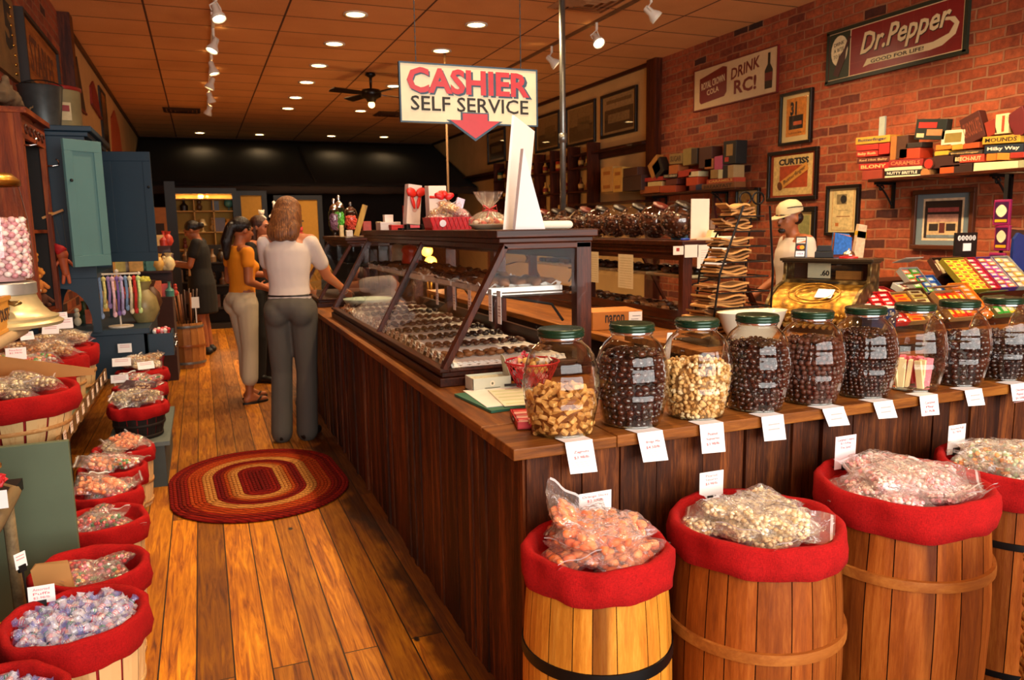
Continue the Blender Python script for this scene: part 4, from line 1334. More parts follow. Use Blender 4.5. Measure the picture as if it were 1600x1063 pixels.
# price cards hanging over the counter edge, one before each jar
CARDS = [(903, 690, 738, ['Zagnuts', '$3.98/lb'], 3, 'reads Zagnuts'), (1014, 673, 720, ['Bridge Mix', '$4.50/lb'], 3, 'reads Bridge Mix'), (1110, 657, 706, ['Peanut', 'Squares', '$3.98/lb'], 1, 'reads Peanut Squares'),
   (1205, 645, 687, ['', ''], 2, 'with faint print under the fourth jar'), (1300, 632, 665, ['', ''], 2, 'with faint print under the fifth jar'), (1378, 620, 653, ['', ''], 2, 'with faint print under the sixth jar'),
   (1449, 612, 648, ['Caramel', 'Play', '$1.95/lb'], 1, 'under the wafer jar'), (1519, 602, 633, ['', ''], 2, 'under the eighth jar'), (1590, 592, 625, ['Chocolate', 'Peanut', '$4.50/lb'], 1, 'at the right edge of the picture')]
for k, (px, py, pb, lines, fine, lab) in enumerate(CARDS):
 p = PX(px, py, y=1.876)
 b = PX(px, pb, y=1.87)
 t = thing('price_card', 'white price card folded over the counter edge, ' + lab, 'price card', (p.x, 1.876, .901), [.05, .08, -.02, -.03, .1, .1, 0, .04, .0][k] * 0, 'price cards on the counter edge')
 w = .085 if k != 4 else .088
 hh = .905 - b.z
 sl = [.012, .016, .005, .008, .022, .018, .006, .012, .006][k]
 m = MB()
 m.add([(-w / 2 - sl * .5, .05, .0006), (w / 2 - sl * .5, .05, .0006), (w / 2, -.006, .0012), (-w / 2, -.006, .0012), (w / 2, -.0065, -.004), (-w / 2, -.0065, -.004), (w / 2 + sl, -.014, -hh), (-w / 2 + sl, -.014, -hh + .004)],
   [(0, 3, 2, 1), (3, 5, 4, 2), (5, 7, 6, 4)])
 o = m.build('card', PAPER, t)
 sd = o.modifiers.new('s', 'SOLIDIFY')
 sd.thickness = .0006
 sd.offset = 0
 L = frame_mtx((sl * .5, -.0112, -hh / 2), (1, 0, 0), (-sl * .8, .07 * 1, 1))
 ink = PINKINK if k < 3 else flat('#dba8a4', .7, 0, 0)
 yy = hh * .18
 for s in lines:
  if s:
   letters(s, w * (.55 if len(s) > 6 else .42), .0095, L @ Matrix.Translation((0, yy, .001)), PINKINK, t, depth=.0004)
  else:
   q = MB()
   cover(q, L, 0, yy, w * .5, .004, .0004, .001)
   q.build('printed_lines', ink, t)
  yy -= .0155
 q = MB()
 for j in range(fine):
  cover(q, L, 0, yy - j * .006 + .002, w * (.8 - .1 * j), .0012, .0004, .001)
 q.build('printed_lines', flat('#dcb0b0', .7, 0, 0), t)
# ------------------------------------------------------------------ papers, box and basket by the case
Z9 = .901
t = thing('order_book', 'open pad with pale green ruled sheet and pen at the corner of the counter', 'notepad', (1.02, 2.44, Z9))
t.rotation_euler = (0, 0, -.12)
MB().box((-.10, -.01, .004), (.2, .30, .008), .22).build('green_folder', flat('#2c6a54', .5), t)
MB().box((-.06, .02, .009), (.24, .28, .002), .08).build('white_sheets', PAPER, t)
MB().box((.0, -.02, .012), (.22, .26, .003), -.02).build('ruled_sheet', flat('#e6ecd4', .7, 0, .03), t)
m = MB()
for k in range(5):
 m.box((.0, -.12 + k * .05, .0138), (.2, .012, .0004))
m.build('green_rules', flat('#cfdcae', .7), t)
MB().box((-.02, .105, .0138), (.05, .006, .0006)).build('heading_mark', flat('#a08070', .7), t)
o = MB().cyl((-.06, 0, 0), (.06, 0, 0), .005, n=8).build('pen', flat('#2a2a2e', .3), None, True, loc=(1.06, 2.58, Z9 + .02))
o.rotation_euler = (0, 0, -.1)
tag(o, 'dark ballpoint pen lying on the top edge of the open pad', 'pen')
t = thing('candy_bar_box', 'flat red open box of bars beside the first barrel jar', 'box', (.905, 2.13, Z9))
t.rotation_euler = (0, 0, -.25)
m = MB().bb((-.05, -.085, 0), (.05, .085, .004))
for (a, b) in (((-.05, -.085, 0), (-.047, .085, .022)), ((.047, -.085, 0), (.05, .085, .022)), ((-.05, -.085, 0), (.05, -.082, .022)), ((-.05, .082, 0), (.05, .085, .022))):
 m.bb(a, b)
m.build('tray_box', flat('#c01a1a', .4), t)
for k in range(6):
 MB().box((0, -.068 + k * .027, .014), (.088, .022, .014)).build('wrapped_bar', flat('#c83a3a' if k % 2 else '#e0a8a0', .35, 0, .3), t, bev=.003)
L = frame_mtx((-.0506, 0, .011), (0, -1, 0), (0, 0, 1))
MB().prism([(.03 * math.cos(a), .007 * math.sin(a)) for a in [i * PI / 8 for i in range(16)]], .0006, L).build('oval_badge', DARKINK, t)
letters('CLARK', .035, .007, L @ Matrix.Translation((0, 0, .0006)), flat('#e8c8b0', .6), t, depth=.0003)
t = thing('mint_box', 'small pale green carton with its lid folded up, beside the glass case corner', 'box', (1.10, 2.66, Z9))
t.location = (PX(760, 600, y=2.66).x, 2.64, Z9)
PG = flat('#cdd3c0', .6, 0, .03)
m = MB().bb((-.075, -.045, 0), (.075, .045, .004))
for (a, b) in (((-.075, -.045, 0), (.075, -.043, .052)), ((-.075, .043, 0), (.075, .045, .052)), ((-.075, -.045, 0), (-.073, .045, .052)), ((.073, -.045, 0), (.075, .045, .052))):
 m.bb(a, b)
m.build('carton', PG, t)
m = MB()
m.add([(.073, -.043, .052), (.078, .043, .052), (.070, .045, .11), (.062, .02, .125), (.058, -.02, .120), (.056, -.04, .105)], [(0, 1, 2, 3, 4, 5)])
o = m.build('raised_lid', PG, t)
sd = o.modifiers.new('s', 'SOLIDIFY')
sd.thickness = .002
MB().bb((-.07, -.04, .004), (.07, .04, .045)).build('mint_sachets', flat('#d8dcc4', .6, 0, .2, vs=80), t)
L = frame_mtx((0, -.0456, .03), (1, 0, 0), (0, 0, 1))
MB().prism([(.01 * math.cos(a), .01 * math.sin(a)) for a in [i * PI / 8 for i in range(16)]], .0006, L).build('round_emblem', flat('#e6e2c8', .6), t)
m = MB()
m.prism([(.004 * math.cos(a), .005 * math.sin(a)) for a in [i * PI / 5 for i in range(10)]], .001, L)
cover(m, L, 0, -.016, .06, .0025)
cover(m, L, 0, -.022, .045, .004)
m.build('printed_lines', flat('#6a6a52', .6), t)
# red mesh basket
bx = PX(835, 560, y=2.74)
t = thing('mesh_basket', 'round red wire mesh basket of wrapped candies behind the first jar', 'basket', (bx.x - .05, 2.60, Z9))
t.location = (PX(828, 560, y=2.6).x, 2.58, Z9)
RW = flat('#c0202a', .35, .2)
m = MB()
for k in range(26):
 for s in (-1, 1):
  m.tube([(math.cos(2 * PI * (k + s * q * .5) / 26) * (.055 + .009 * q), math.sin(2 * PI * (k + s * q * .5) / 26) * (.055 + .009 * q), .02 * q + .002) for q in range(6)], .0013, 4)
m.build('wire_mesh', RW, t)
MB().tube([(math.cos(a) * .1, math.sin(a) * .1, .102) for a in [i * PI / 14 for i in range(28)]], .004, 6, True).build('rim', RW, t, True)
MB().lathe([(.0001, .0), (.052, .0), (.055, .004), (.0001, .005)], 20).build('base_disc', RW, t)
WR = [flat(c, .3, 0, .2) for c in ('#e8a0a0', '#e6e0d4', '#d84a5a', '#e8c070', '#c8cce0')]
for k in range(34):
 a = k * 2.4
 z = .018 + .0026 * k
 rr = (.04 + .006 * (z / .02)) * math.sqrt(((k * 5) % 9 + 1) / 10)
 wr = MB().ball((0, 0, 0), (.016, .013, .012), 8, 5, noise=.1)
 for s in (-1, 1):
  wr.lathe([(.002, 0), (.012, .014)], 7, (s * .014, 0, 0), Matrix.Rotation(s * PI / 2, 3, 'Y'), cap=False)
 o = wr.build('wrapped_candy', WR[k % 5], None, True, loc=(t.location.x + math.cos(a) * rr, t.location.y + math.sin(a) * rr, Z9 + z + .008))
 o.rotation_euler = (U(-1, 1), U(-1, 1), U(0, 6))
 tag(o, 'cellophane wrapped candy in the red mesh basket', 'candy', 'candies in the red mesh basket')
t = thing('scale_tray', 'pale green weighing tray on the counter in the gap beyond the long glass case', 'tray', (1.12, 5.68, Z9))
MB().bb((-.14, -.12, 0), (.14, .12, .03)).build('scale_base', flat('#2a3430', .5), t, bev=.004)
MB().lathe([(.001, .05), (.13, .05), (.16, .085), (.165, .085), (.14, .042), (.001, .042)], 28, cap=False, sx=1.1).build('weighing_pan', flat('#b8ccc0', .3, .1), t, True)
MB().cyl((0, 0, .03), (0, 0, .045), .03).build('pan_post', CHROME, t)
# ------------------------------------------------------------------ bags of candy
def lumps(kind, seed, L, Wd, T, dens=1.0):
 """the sweets inside one bag, as one heap"""
 random.seed(seed)
 m = MB()
 sp = {'slice': (.027, 3), 'crumb': (.015, 3), 'cream': (.015, 3), 'puff': (.017, 4), 'gum': (.019, 6), 'foil': (.020, 3), 'cone': (.02, 3), 'mix': (.019, 6)}[kind]
 d, nc = sp
 nx, ny = int(L / d), int(Wd / d)
 for i in range(nx):
  for j in range(ny):
   for lay in (0, 1):
    x = -L / 2 + d * (i + .5) + U(-.3, .3) * d
    y = -Wd / 2 + d * (j + .5) + U(-.3, .3) * d
    e = 1 - (2 * x / L) ** 4 * .8
    hy = max(0, 1 - (2 * y / Wd) ** 2) ** .5 * e
    if hy < .3:
     continue
    z = (T * .30 * hy) * (1 if lay else -1) + U(-.15, .15) * T * .4
    m.mat(random.randrange(nc))
    q = Matrix.Rotation(U(0, 6), 3, 'Z') @ Matrix.Rotation(U(-.8, .8), 3, 'X')
    r = d * .52
    if kind == 'slice':
     m.ball((x, y, z), (r * 1.25, r * .75, r * .75), 8, 5, q, .06)
    elif kind == 'crumb':
     m.ball((x, y, z), (r * U(.8, 1.2), r, r * .7), 6, 4, q, .25)
    elif kind in ('cream', 'puff'):
     m.ball((x, y, z), (r * 1.0, r * .85, r * .8), 7, 5, q, .08)
     if R() < .5:
      m.lathe([(r * .15, 0), (r * .8, r * .9)], 5, Vector((x, y, z)) + q @ Vector((r * .9, 0, 0)), q @ Matrix.Rotation(PI / 2, 3, 'Y'), cap=False)
    else:
     m.ball((x, y, z), (r, r * .8, r * .75), 7, 5, q, .1)
 return m
CANDYMATS = {
 'slice': [flat('#f88c48', .5, 0, .1), flat('#fa9c5c', .5, 0, .1), flat('#f47c3c', .5, 0, .1)],
 'crumb': [flat('#ecd4a0', .6, 0, .2, vs=80), flat('#d8b87c', .6, 0, .2, vs=80), flat('#f4e4bc', .6, 0, .15, vs=80)],
 'cream': [flat('#e89a9c', .4, 0, .15), flat('#f0b8b2', .4, 0, .15), flat('#f8e4d8', .4, 0, .1)],
 'puff': [flat('#f0ead8', .5, 0, .06), flat('#f0ead8', .5, 0, .06), flat('#e8a050', .5, 0, .15), flat('#a8c890', .5, 0, .15)],
 'gum': [flat(c, .3, 0, .05) for c in ('#d8301c', '#e8a01c', '#f0d030', '#4a9a3a', '#e87020', '#f0f0e0')],
 'foil': [flat('#c8b078', .3, .5, .2), flat('#e4d4a4', .3, .4, .2), flat('#8a7650', .3, .4, .2)],
 'cone': [flat('#d8a860', .5, 0, .2), flat('#c88848', .5, 0, .2), flat('#e8d0a0', .5, 0, .1)],
 'mix': [flat(c, .35, 0, .1) for c in ('#c82020', '#e8d8c0', '#2c7a3a', '#d86a80', '#8a2018', '#e8a060')],
}
BAGS = {}
def bag_proto(kind, v):
 key = (kind, v)
 if key in BAGS:
  return BAGS[key]
 L, Wd, T = .13 + .01 * v, .105, .045
 con = lumps(kind, 50 + v * 7 + len(kind), L * .82, Wd * .86, T).mesh('bagged_candy', CANDYMATS[kind], True)
 random.seed(80 + v)
 wr = [[U(-1, 1) for _ in range(14)] for _ in range(18)]
 m = MB()
 def sheet(sgn):
  def fn(u, vv):
   x = -L / 2 + (L * 1.32) * u
   y = (vv - .5) * Wd * 1.12
   e = max(0.0, 1 - abs(2 * (u / .78) - 1) ** 3) if u < .78 else 0
   h = T * .62 * (max(0, 1 - (2 * vv - 1) ** 2) ** .5) * (e ** .5)
   w = wr[min(17, int(u * 17))][min(13, int(vv * 13))] * .0035 * (1 if 0 < vv < 1 and 0 < u < 1 else 0)
   lift = .0 if u < .78 else (u - .78) * .10 * (1 if v % 2 else -.4) + .004 * math.sin(vv * 9)
   return Vector((x, y, sgn * (h + (w if h > 0 else 0)) + lift))
  return fn
 m.grid(sheet(1), 16, 12)
 m.grid(sheet(-1), 16, 12)
 film = m.mesh('film', FILM, False)
 z = MB()
 zk = .10 * (1 if v % 2 else -.4)
 z.grid(lambda u, q: Vector((L * (.74 + .045 * u), (q - .5) * Wd * 1.1, (.235 + .045 * u) * zk + .0012 + .004 * math.sin(q * 9))), 2, 8)
 zip_ = z.mesh('zip_strip', see_through('zip_strip', (.95, .95, .95, 1), .2, 1.5, 2, .45), True)
 BAGS[key] = (film, con, zip_)
 return BAGS[key]
def bag(kind, v, loc, rot, label, group, s=1.0, cat='bag of candy'):
 film, con, zp = bag_proto(kind, v)
 o = bpy.data.objects.new('candy_bag', film)
 COL.objects.link(o)
 o.location = loc
 o.rotation_euler = rot
 o.scale = (s, s, s)
 tag(o, label, cat, group)
 for nm, me in (('bagged_candy', con), ('zip_strip', zp)):
  c = bpy.data.objects.new(nm, me)
  COL.objects.link(c)
  c.parent = o
  if nm == 'bagged_candy':
   c['kind'] = 'stuff'
 return o
# ------------------------------------------------------------------ barrels and baskets with red cloth liners
def liner(t, r, z_top, drop, seed, bed, r_low=None, mat=BURLAP):
 """rolled rim, hanging fold and the cloth bed inside; local to the barrel"""
 random.seed(seed)
 ph = [U(0, 6) for _ in range(6)]
 def wob(a, z):
  return .0035 * math.sin(5 * a + ph[0]) + .003 * math.sin(9 * a + ph[1] + z * 40) + .0015 * math.sin(17 * a + ph[2])
 r_low = r_low or r + .012
 prof = [(r_low + .0, z_top - drop), (r_low + .004, z_top - drop + .002), (r + .016, z_top - drop * .6), (r + .014, z_top - .03), (r + .012, z_top - .01), (r + .004, z_top), (r - .008, z_top - .002), (r - .016, z_top - .012), (r - .024, z_top - .045), (r - .03, z_top - bed + .01), (r - .05, z_top - bed), (.001, z_top - bed + .01)]
 n = 72
 m = MB()
 vs = []
 for k, (rr, z) in enumerate(prof):
  for i in range(n):
   a = 2 * PI * i / n
   q = rr + (wob(a, z) * (1.2 if k < 5 else .8) if k < 11 else 0)
   zz = z + (.003 * math.sin(3 * a + ph[3]) + .002 * math.sin(7 * a + ph[4]) if k < 9 else 0) + (.002 * math.sin(4 * a + ph[5]) if k < 2 else 0)
   vs.append(Vector((math.cos(a) * q, math.sin(a) * q, zz)))
 m.add(vs, [(k * n + i, k * n + (i + 1) % n, (k + 1) * n + (i + 1) % n, (k + 1) * n + i) for k in range(len(prof) - 1) for i in range(n)])
 m.build('cloth_liner', mat, t, True)
def barrel(label, x, y, h, r, wmat, hoops, drop, bed, seed, hoopmat, nst=18, bulge=.028, group='wooden barrels with red cloth liners'):
 t = thing('wooden_barrel', label, 'barrel', (x, y, 0), 0, group)
 random.seed(seed)
 rad = lambda z: r - .012 + bulge * math.sin(PI * min(1, max(0, (z / h) * .86 + .10)))
 m = MB()
 a = U(0, 1)
 tot = 2 * PI
 ws = [U(.7, 1.4) for _ in range(nst)]
 sw = sum(ws)
 zs = [0, .05, .15, .3, .45, .6, .75, .88, .96, 1.0]
 for w in ws:
  da = w / sw * tot
  vs = []
  for z in zs:
   R_ = rad(z * h)
   for (q, e) in ((a + .006, 0), (a + da / 3, .0006), (a + 2 * da / 3, .0006), (a + da - .006, 0)):
    vs.append(Vector((math.cos(q) * (R_ + e), math.sin(q) * (R_ + e), z * h * .995)))
  m.add(vs, [(k * 4 + i, k * 4 + i + 1, (k + 1) * 4 + i + 1, (k + 1) * 4 + i) for k in range(len(zs) - 1) for i in range(3)])
  a += da
 m.build('staves', wmat, t)
 MB().lathe([(.0001, .01), (rad(0) - .004, .01), (rad(h * .3) - .004, h * .3), (rad(h * .6) - .004, h * .6), (rad(h) - .006, h * .98)], 36, cap=False).build('inner_shell', flat('#1c0e08', .8), t, True)
 for (hz, hh, th, k) in hoops:
  R_ = rad(hz)
  MB().lathe([(rad(hz - hh / 2), hz - hh / 2), (rad(hz - hh / 2) + th * .9, hz - hh / 2 + .001), (R_ + th, hz), (rad(hz + hh / 2) + th * .9, hz + hh / 2 - .001), (rad(hz + hh / 2), hz + hh / 2)], 56, cap=False).build('hoop', hoopmat if k == 0 else flat('#0e0d0d', .4, .5), t, auto=50)
 liner(t, r, h + .004, drop, seed, bed, rad(h - drop) + .008)
 return t
PINE = wood('pine_staves', '#94500f', '#c07a24', '#d89c3e', 'Z', .9, .5, .3, .15, fine=2.0)
OAK = wood('oak_staves', '#582406', '#84400f', '#a86022', 'Z', .8, .5, .3, .3, fine=2.0)
OAKH = wood('hoop_wood', '#7a3e14', '#9a5820', '#b87430', 'X', .8, .5, .2, .1)
V3_ = lambda x, y: Vector((x, y, 0))
BR = [(V3_(.89, 1.665), .179, PINE, [(.43, .030, .004, 1), (.12, .03, .004, 1)], .088, 'pale pine barrel with a black iron hoop, red burlap liner and bags of orange slices', 'slice', 'orange slices', 17, .695),
  (V3_(1.36, 1.625), .219, OAK, [(.42, .030, .010, 0), (.1, .03, .010, 0)], .085, 'second brown wooden barrel, holding bags of pale peanut squares', 'crumb', 'pale peanut squares', 24, .70),
  (V3_(1.88, 1.61), .232, OAK, [(.52, .03, .011, 0), (.1, .03, .011, 0)], .10, 'third and widest wooden barrel, full of bags of pink caramel creams', 'cream', 'pink caramel creams', 26, .74),
  (V3_(2.385, 1.62), .218, OAK, [(.52, .022, .004, 1), (.1, .022, .004, 1)], .10, 'fourth barrel at the right edge with bags of white and coloured puffs', 'puff', 'white and coloured puffs', 22, .73)]
for k, (p, r, wm_, hoops, drop, lab, kind, what, nb, BH) in enumerate(BR):
 yy = p.y
 barrel(lab, p.x, yy, BH, r, wm_, hoops, drop, .055, 20 + k, OAKH)
 random.seed(60 + k)
 rr_in = r - .035
 for j in range(nb):
  lay = 0 if j < nb * .45 else 1
  a = j * 2.399 + k
  q = rr_in * (.80 if lay == 0 else .52) * math.sqrt((j % 7 + .8) / 7.4)
  z = BH - .05 + .026 + lay * .030 + .012 * (1 - q / rr_in) + (.018 if k == 0 and lay else 0)
  if k == 0 and j == nb - 1:
   loc = (p.x - .055, yy + .06, BH + .055)
   rot = (.75, -.1, .15)
   rot = (.65, -.15, 1.3)
  else:
   loc = (p.x + math.cos(a) * q, yy + math.sin(a) * q, z)
   rot = (U(-.25, .25) - .25 * math.sin(a) * lay, U(-.25, .25), U(0, 6.28))
  bag(kind, j % 3, loc, rot, 'clear zip bag of %s in the %s barrel, %s' % (what, ['pine', 'second', 'widest', 'rightmost'][k], 'lying on top' if lay else 'pushed down low'),
   'bags of %s, %s' % (what, 'top' if lay else 'bottom'), [1.0, .98, 1.02, 1.0][k])
# price cards clipped behind the barrels
for (px, py0, py1, w, lines, lab, k) in ((930, 769, 800, .078, ['Orange Slices', '$2.98/lb'], 'reading Orange Slices behind the pine barrel', 0), (1112, 737, 775, .065, ['Peanut', 'Squares', '$3.98/lb'], 'reading Peanut Squares clipped behind the second barrel', 1),
           (1322, 681, 722, .065, ['Caramel Creams', '$3.25/bag', 'You Save!'], 'reading Caramel Creams clipped behind the widest barrel', 2), (1496, 664, 700, .062, ['Assorted Puffs', '$2.98/lb'], 'reading Assorted Puffs behind the rightmost barrel', 3)):
 bar = BR[k]
 yb = bar[0].y
 y_ = min(1.865, yb + bar[1] * .93)
 if k >= 2:
  y_ = yb + bar[1] * .8
 p = PX(px, py0, y=y_)
 q = PX(px, py1, y=y_)
 t = thing('price_card', 'upright white price card ' + lab, 'price card', (p.x, y_, q.z), 0, 'price cards clipped to the barrels')
 h = p.z - q.z + .02
 o0 = -.02
 w *= 1.3
 MB().bb((-w / 2, -.0006, o0), (w / 2, .0006, o0 + h)).build('card', PAPER if k != 2 else flat('#f0dce0', .7, 0, .02), t)
 MB().bb((-.014, -.006, o0 - .004), (.014, .006, o0 + .022)).bb((-.012, -.009, o0 + .006), (.012, .009, o0 + .012)).build('binder_clip', BLACK, t)
 L = frame_mtx((0, -.0007, o0 + h), (1, 0, 0), (0, 0, 1))
 yy = -.012
 for s in lines:
  letters(s, w * (.8 if len(s) > 9 else .5), .0085, L @ Matrix.Translation((0, yy, 0)), REDINK, t, depth=.0004)
  yy -= .0125
def bushel(label, x, y, z0, h, r_top, r_bot, drop, seed, kind=None, what='', nb=9, slat='#d8b078', bandc='#b07a44', group='bushel baskets with red liners', bed=.05, topz=.0, scale=.95, nst=16):
 t = thing('bushel_basket', label, 'basket', (x, y, z0), 0, group)
 random.seed(seed)
 m = MB()
 rad = lambda z: r_bot + (r_top - r_bot) * (z / h) ** .8
 for i in range(nst):
  a0, a1 = 2 * PI * (i + .06) / nst, 2 * PI * (i + .94) / nst
  vs = []
  for z in (0, h * .3, h * .6, h * .98):
   for q in (a0, (a0 + a1) / 2, a1):
    for e in (0, .003):
     vs.append(Vector((math.cos(q) * (rad(z) + e), math.sin(q) * (rad(z) + e), z)))
  fs = []
  for k in range(3):
   b = k * 6
   for c in (0, 2):
    fs += [(b + c + 1, b + c + 3, b + c + 9, b + c + 7), (b + c, b + c + 6, b + c + 8, b + c + 2)]
   fs += [(b, b + 1, b + 7, b + 6), (b + 4, b + 10, b + 11, b + 5)]
  m.add(vs, fs)
 m.build('slats', wood('slat_' + slat[1:], slat, slat, bandc, 'Z', 1.0, .6, .15, .18), t)
 MB().lathe([(.001, .004), (r_bot - .003, .004), (rad(h * .5) - .004, h * .5), (r_top - .004, h * .9)], 30, cap=False).build('inner_cloth', flat('#8c0e0c', .9, 0, .1), t, True)
 for q in (.42, .08):
  z = h * q
  MB().lathe([(rad(z - .009) + .003, z - .009), (rad(z) + .008, z - .008), (rad(z) + .008, z + .008), (rad(z + .009) + .003, z + .009)], 40, cap=False).build('band', wood('band_' + bandc[1:], bandc, bandc, slat, 'X', 1, .6, .1, .1), t, True)
 liner(t, r_top, h + .004, drop, seed, bed, rad(h - drop) + .012)
 if kind:
  short = ' '.join(('in the ' + label.split(',')[0]).split()[:9])
  ks = kind if isinstance(kind, (list, tuple)) else [kind]
  for j in range(nb):
   a = j * 2.399 + seed
   q = (r_top - .05) * .85 * math.sqrt((j + .3) / nb)
   lay = j % 2
   bag(ks[j % len(ks)], j % 3, (x + math.cos(a) * q, y + math.sin(a) * q, z0 + h - bed + .028 + lay * .028 + topz), (U(-.35, .35), U(-.35, .35), U(0, 6.28)),
    'clear bag of %s, %s' % (what, short), 'bags of %s' % what, scale)
 return t
# left side, along the floor
bushel('bushel basket on the floor lowest at the left edge, of wrapped puffs', -.56, 2.05, 0, .39, .17, .13, .10, 31, None)
bushel('bushel basket of assorted puffs, nearest the camera but one on the floor', -.42, 2.46, 0, .385, .186, .15, .10, 32, None, bandc='#c89a60', bed=.035)
bushel('red lined basket holding brown paper bags, third along the floor', -.43, 2.89, 0, .36, .175, .14, .10, 33, 'mix', 'mixed sweets', 6, bed=.09, topz=-.0)
bushel('red lined basket of sweets against the grey green panel, fourth along the floor', -.47, 3.58, 0, .29, .165, .13, .10, 34, 'mix', 'red and green sweets', 7, bed=.06)
bushel('fifth red lined basket along the floor, of red bagged candy', -.50, 3.96, 0, .30, .15, .12, .10, 35, ['mix', 'slice'], 'red candy', 7, bed=.03)
bushel('sixth red lined basket along the floor, with yellow and pink bags', -.50, 4.30, 0, .31, .15, .12, .10, 36, ['gum', 'cream', 'slice'], 'pink and yellow candy', 8, bed=.02)
bushel('seventh red lined basket, next to the dark end panel', -.47, 4.60, 0, .33, .145, .12, .08, 37, ['crumb', 'slice'], 'peanut candy', 7, bed=.02)
# wrapped puffs, one by one
PUFFM = []
random.seed(77)
for k in range(5):
 m = MB()
 m.mat(0).ball((0, 0, 0), (.011, .010, .009), 8, 6)
 m.mat(1)
 for q in range(3):
  m.lathe([(.0094, -.0015), (.0104, 0), (.0094, .0015)], 8, (-.006 + .006 * q, 0, 0), Matrix.Rotation(PI / 2, 3, 'Y'), cap=False)
 m.mat(2)
 for s in (-1, 1):
  m.lathe([(.0025, 0), (.007, .007), (.013, .013)], 7, (s * .010, 0, 0), Matrix.Rotation(s * PI / 2, 3, 'Y') @ Matrix.Rotation(.2, 3, 'X'), cap=False, rf=lambda r, z, a: r * (1 + .25 * math.sin(a * 3)))
 m.grid(lambda u, v: Vector(((u - .5) * .042, (v - .5) * .026, .010 - .010 * (2 * v - 1) ** 2 + .0018 * math.sin(u * 19) * math.cos(v * 15))), 6, 4)
 PUFFM.append(m.mesh('wrapped_puff', [flat('#f2eee6', .5, 0, .03), flat(['#c83040', '#2c8a4a', '#d84a5a', '#3048b0', '#d84a5a'][k], .5), see_through('wrap_' + str(k % 3), (.93, .93, .97, 1), .15, 1.5, 2.0, .28, ['#f0f0f8', '#8890d0', '#e0d8f0'][k % 3], .5, 60)], False))
for (bx_, by_, bz_, rr_, lab, grp, n) in ((-.42, 2.46, .385, .152, 'cellophane wrapped white puff in the assorted puffs basket', 'wrapped puffs in the assorted puffs basket', 190), (-.56, 2.05, .39, .135, 'cellophane wrapped white puff in the lowest basket at the left edge', 'wrapped puffs in the lowest basket', 90)):
 for k in range(n):
  a = k * 2.39996
  q = rr_ * math.sqrt((k + .5) / n)
  one('wrapped_puff', PUFFM[k % 5], (bx_ + math.cos(a) * q, by_ + math.sin(a) * q, bz_ - .024 + .014 * (1 - (q / rr_) ** 2) + (.012 if k % 3 == 0 else 0) + U(-.003, .003)), (U(-.7, .7), U(-.7, .7), U(0, 6)), lab, 'candy', grp)
# paper bags and cards in the near baskets
p = PX(150, 855, y=2.78)
KR = flat('#b07c40', .75, 0, .08, 'kraft_paper', vs=8)
t = thing('paper_bag_stack', 'stack of flat brown paper bags standing in the third floor basket', 'paper bags', (-.525, 2.78, .345))
for k in range(4):
 a = MB()
 a.prism([(-.05, -.05), (.055, -.05), (.06, .06), (-.03, .085), (-.05, .07)], .002, Matrix.Translation((0, -.006 * k, .012)) @ Matrix.Rotation(-.25 + .03 * k, 4, 'Y') @ Matrix.Rotation(PI / 2 - .25, 4, 'X'))
 a.build('bag_fold', KR, t)
def table_card(px, py, yw, w, h, label, lines, rz=0.0, lean=-.2, group='small price cards among the left baskets', clip=True, roll=0.0):
 p = PX(px, py, y=yw)
 t = thing('price_card', label, 'price card', p, 0, group)
 t.rotation_euler = (lean, roll, rz)
 MB().bb((-w / 2, -.0006, -h / 2), (w / 2, .0006, h / 2)).build('card', PAPER, t)
 if clip:
  MB().bb((-.012, -.005, -h / 2 - .012), (.012, .005, -h / 2 + .01)).build('binder_clip', BLACK, t)
 L = frame_mtx((0, -.0007, h / 2), (1, 0, 0), (0, 0, 1))
 for i, s in enumerate(lines):
  if s:
   letters(s, w * .62, h * .14, L @ Matrix.Translation((0, -h * (.2 + .24 * i), 0)), PINKINK, t, depth=.0004)
  else:
   q = MB()
   cover(q, L, 0, -h * (.2 + .2 * i), w * .7, h * .06, .0005)
   q.build('printed_lines', flat('#d89a9a', .7), t)
 return t
table_card(65, 929, 2.60, .072, .055, 'white price card reading Assorted Puffs clipped to a floor basket', ['Assorted', 'Puffs', '$2.98/lb'], 0, -.1)
table_card(32, 876, 2.72, .04, .05, 'white price card leaning behind the brown paper bags', ['', ''], .9, -.1)
MB().bb((-.003, -.001, -.16), (.003, .001, -.03)).build('stem', BLACK, bpy.data.objects['price_card.014'])
# ------------------------------------------------------------------ tiered display bench on the left
SAGE = flat('#5c6a52', .7, 0, .06, 'sage_paint', vs=5)
SAGED = flat('#2c3434', .7, 0, .06)
t = thing('display_bench', 'sage green display bench with price-tagged front lip, baskets ranged along it', 'display bench', (XL, 3.36, 0))
MB().bb((.01, 0, 0), (.545, .03, .695)).build('end_panel', SAGE, t, bev=.002)
MB().bb((.01, .03, .58), (.47, 1.90, .60)).build('shelf_board', SAGE, t)
MB().bb((.47, .03, .595), (.482, 1.90, .66)).build('front_lip', wood('lip_wood', '#4a3018', '#6e4c26', '#8a6434', 'Y', 1, .6, .2, .1), t)
MB().bb((.01, 1.58, 0), (.30, 1.61, .60)).bb((.01, .03, 0), (.04, 1.60, .58)).build('carcass', SAGED, t)
for k in range(9):
 MB().bb((.482, .12 + k * .21, .60), (.490, .20 + k * .21, .675)).build('cleat', wood('lip_wood', '#4a3018', '#6e4c26', '#8a6434', 'Y', 1, .6, .2, .1), t)
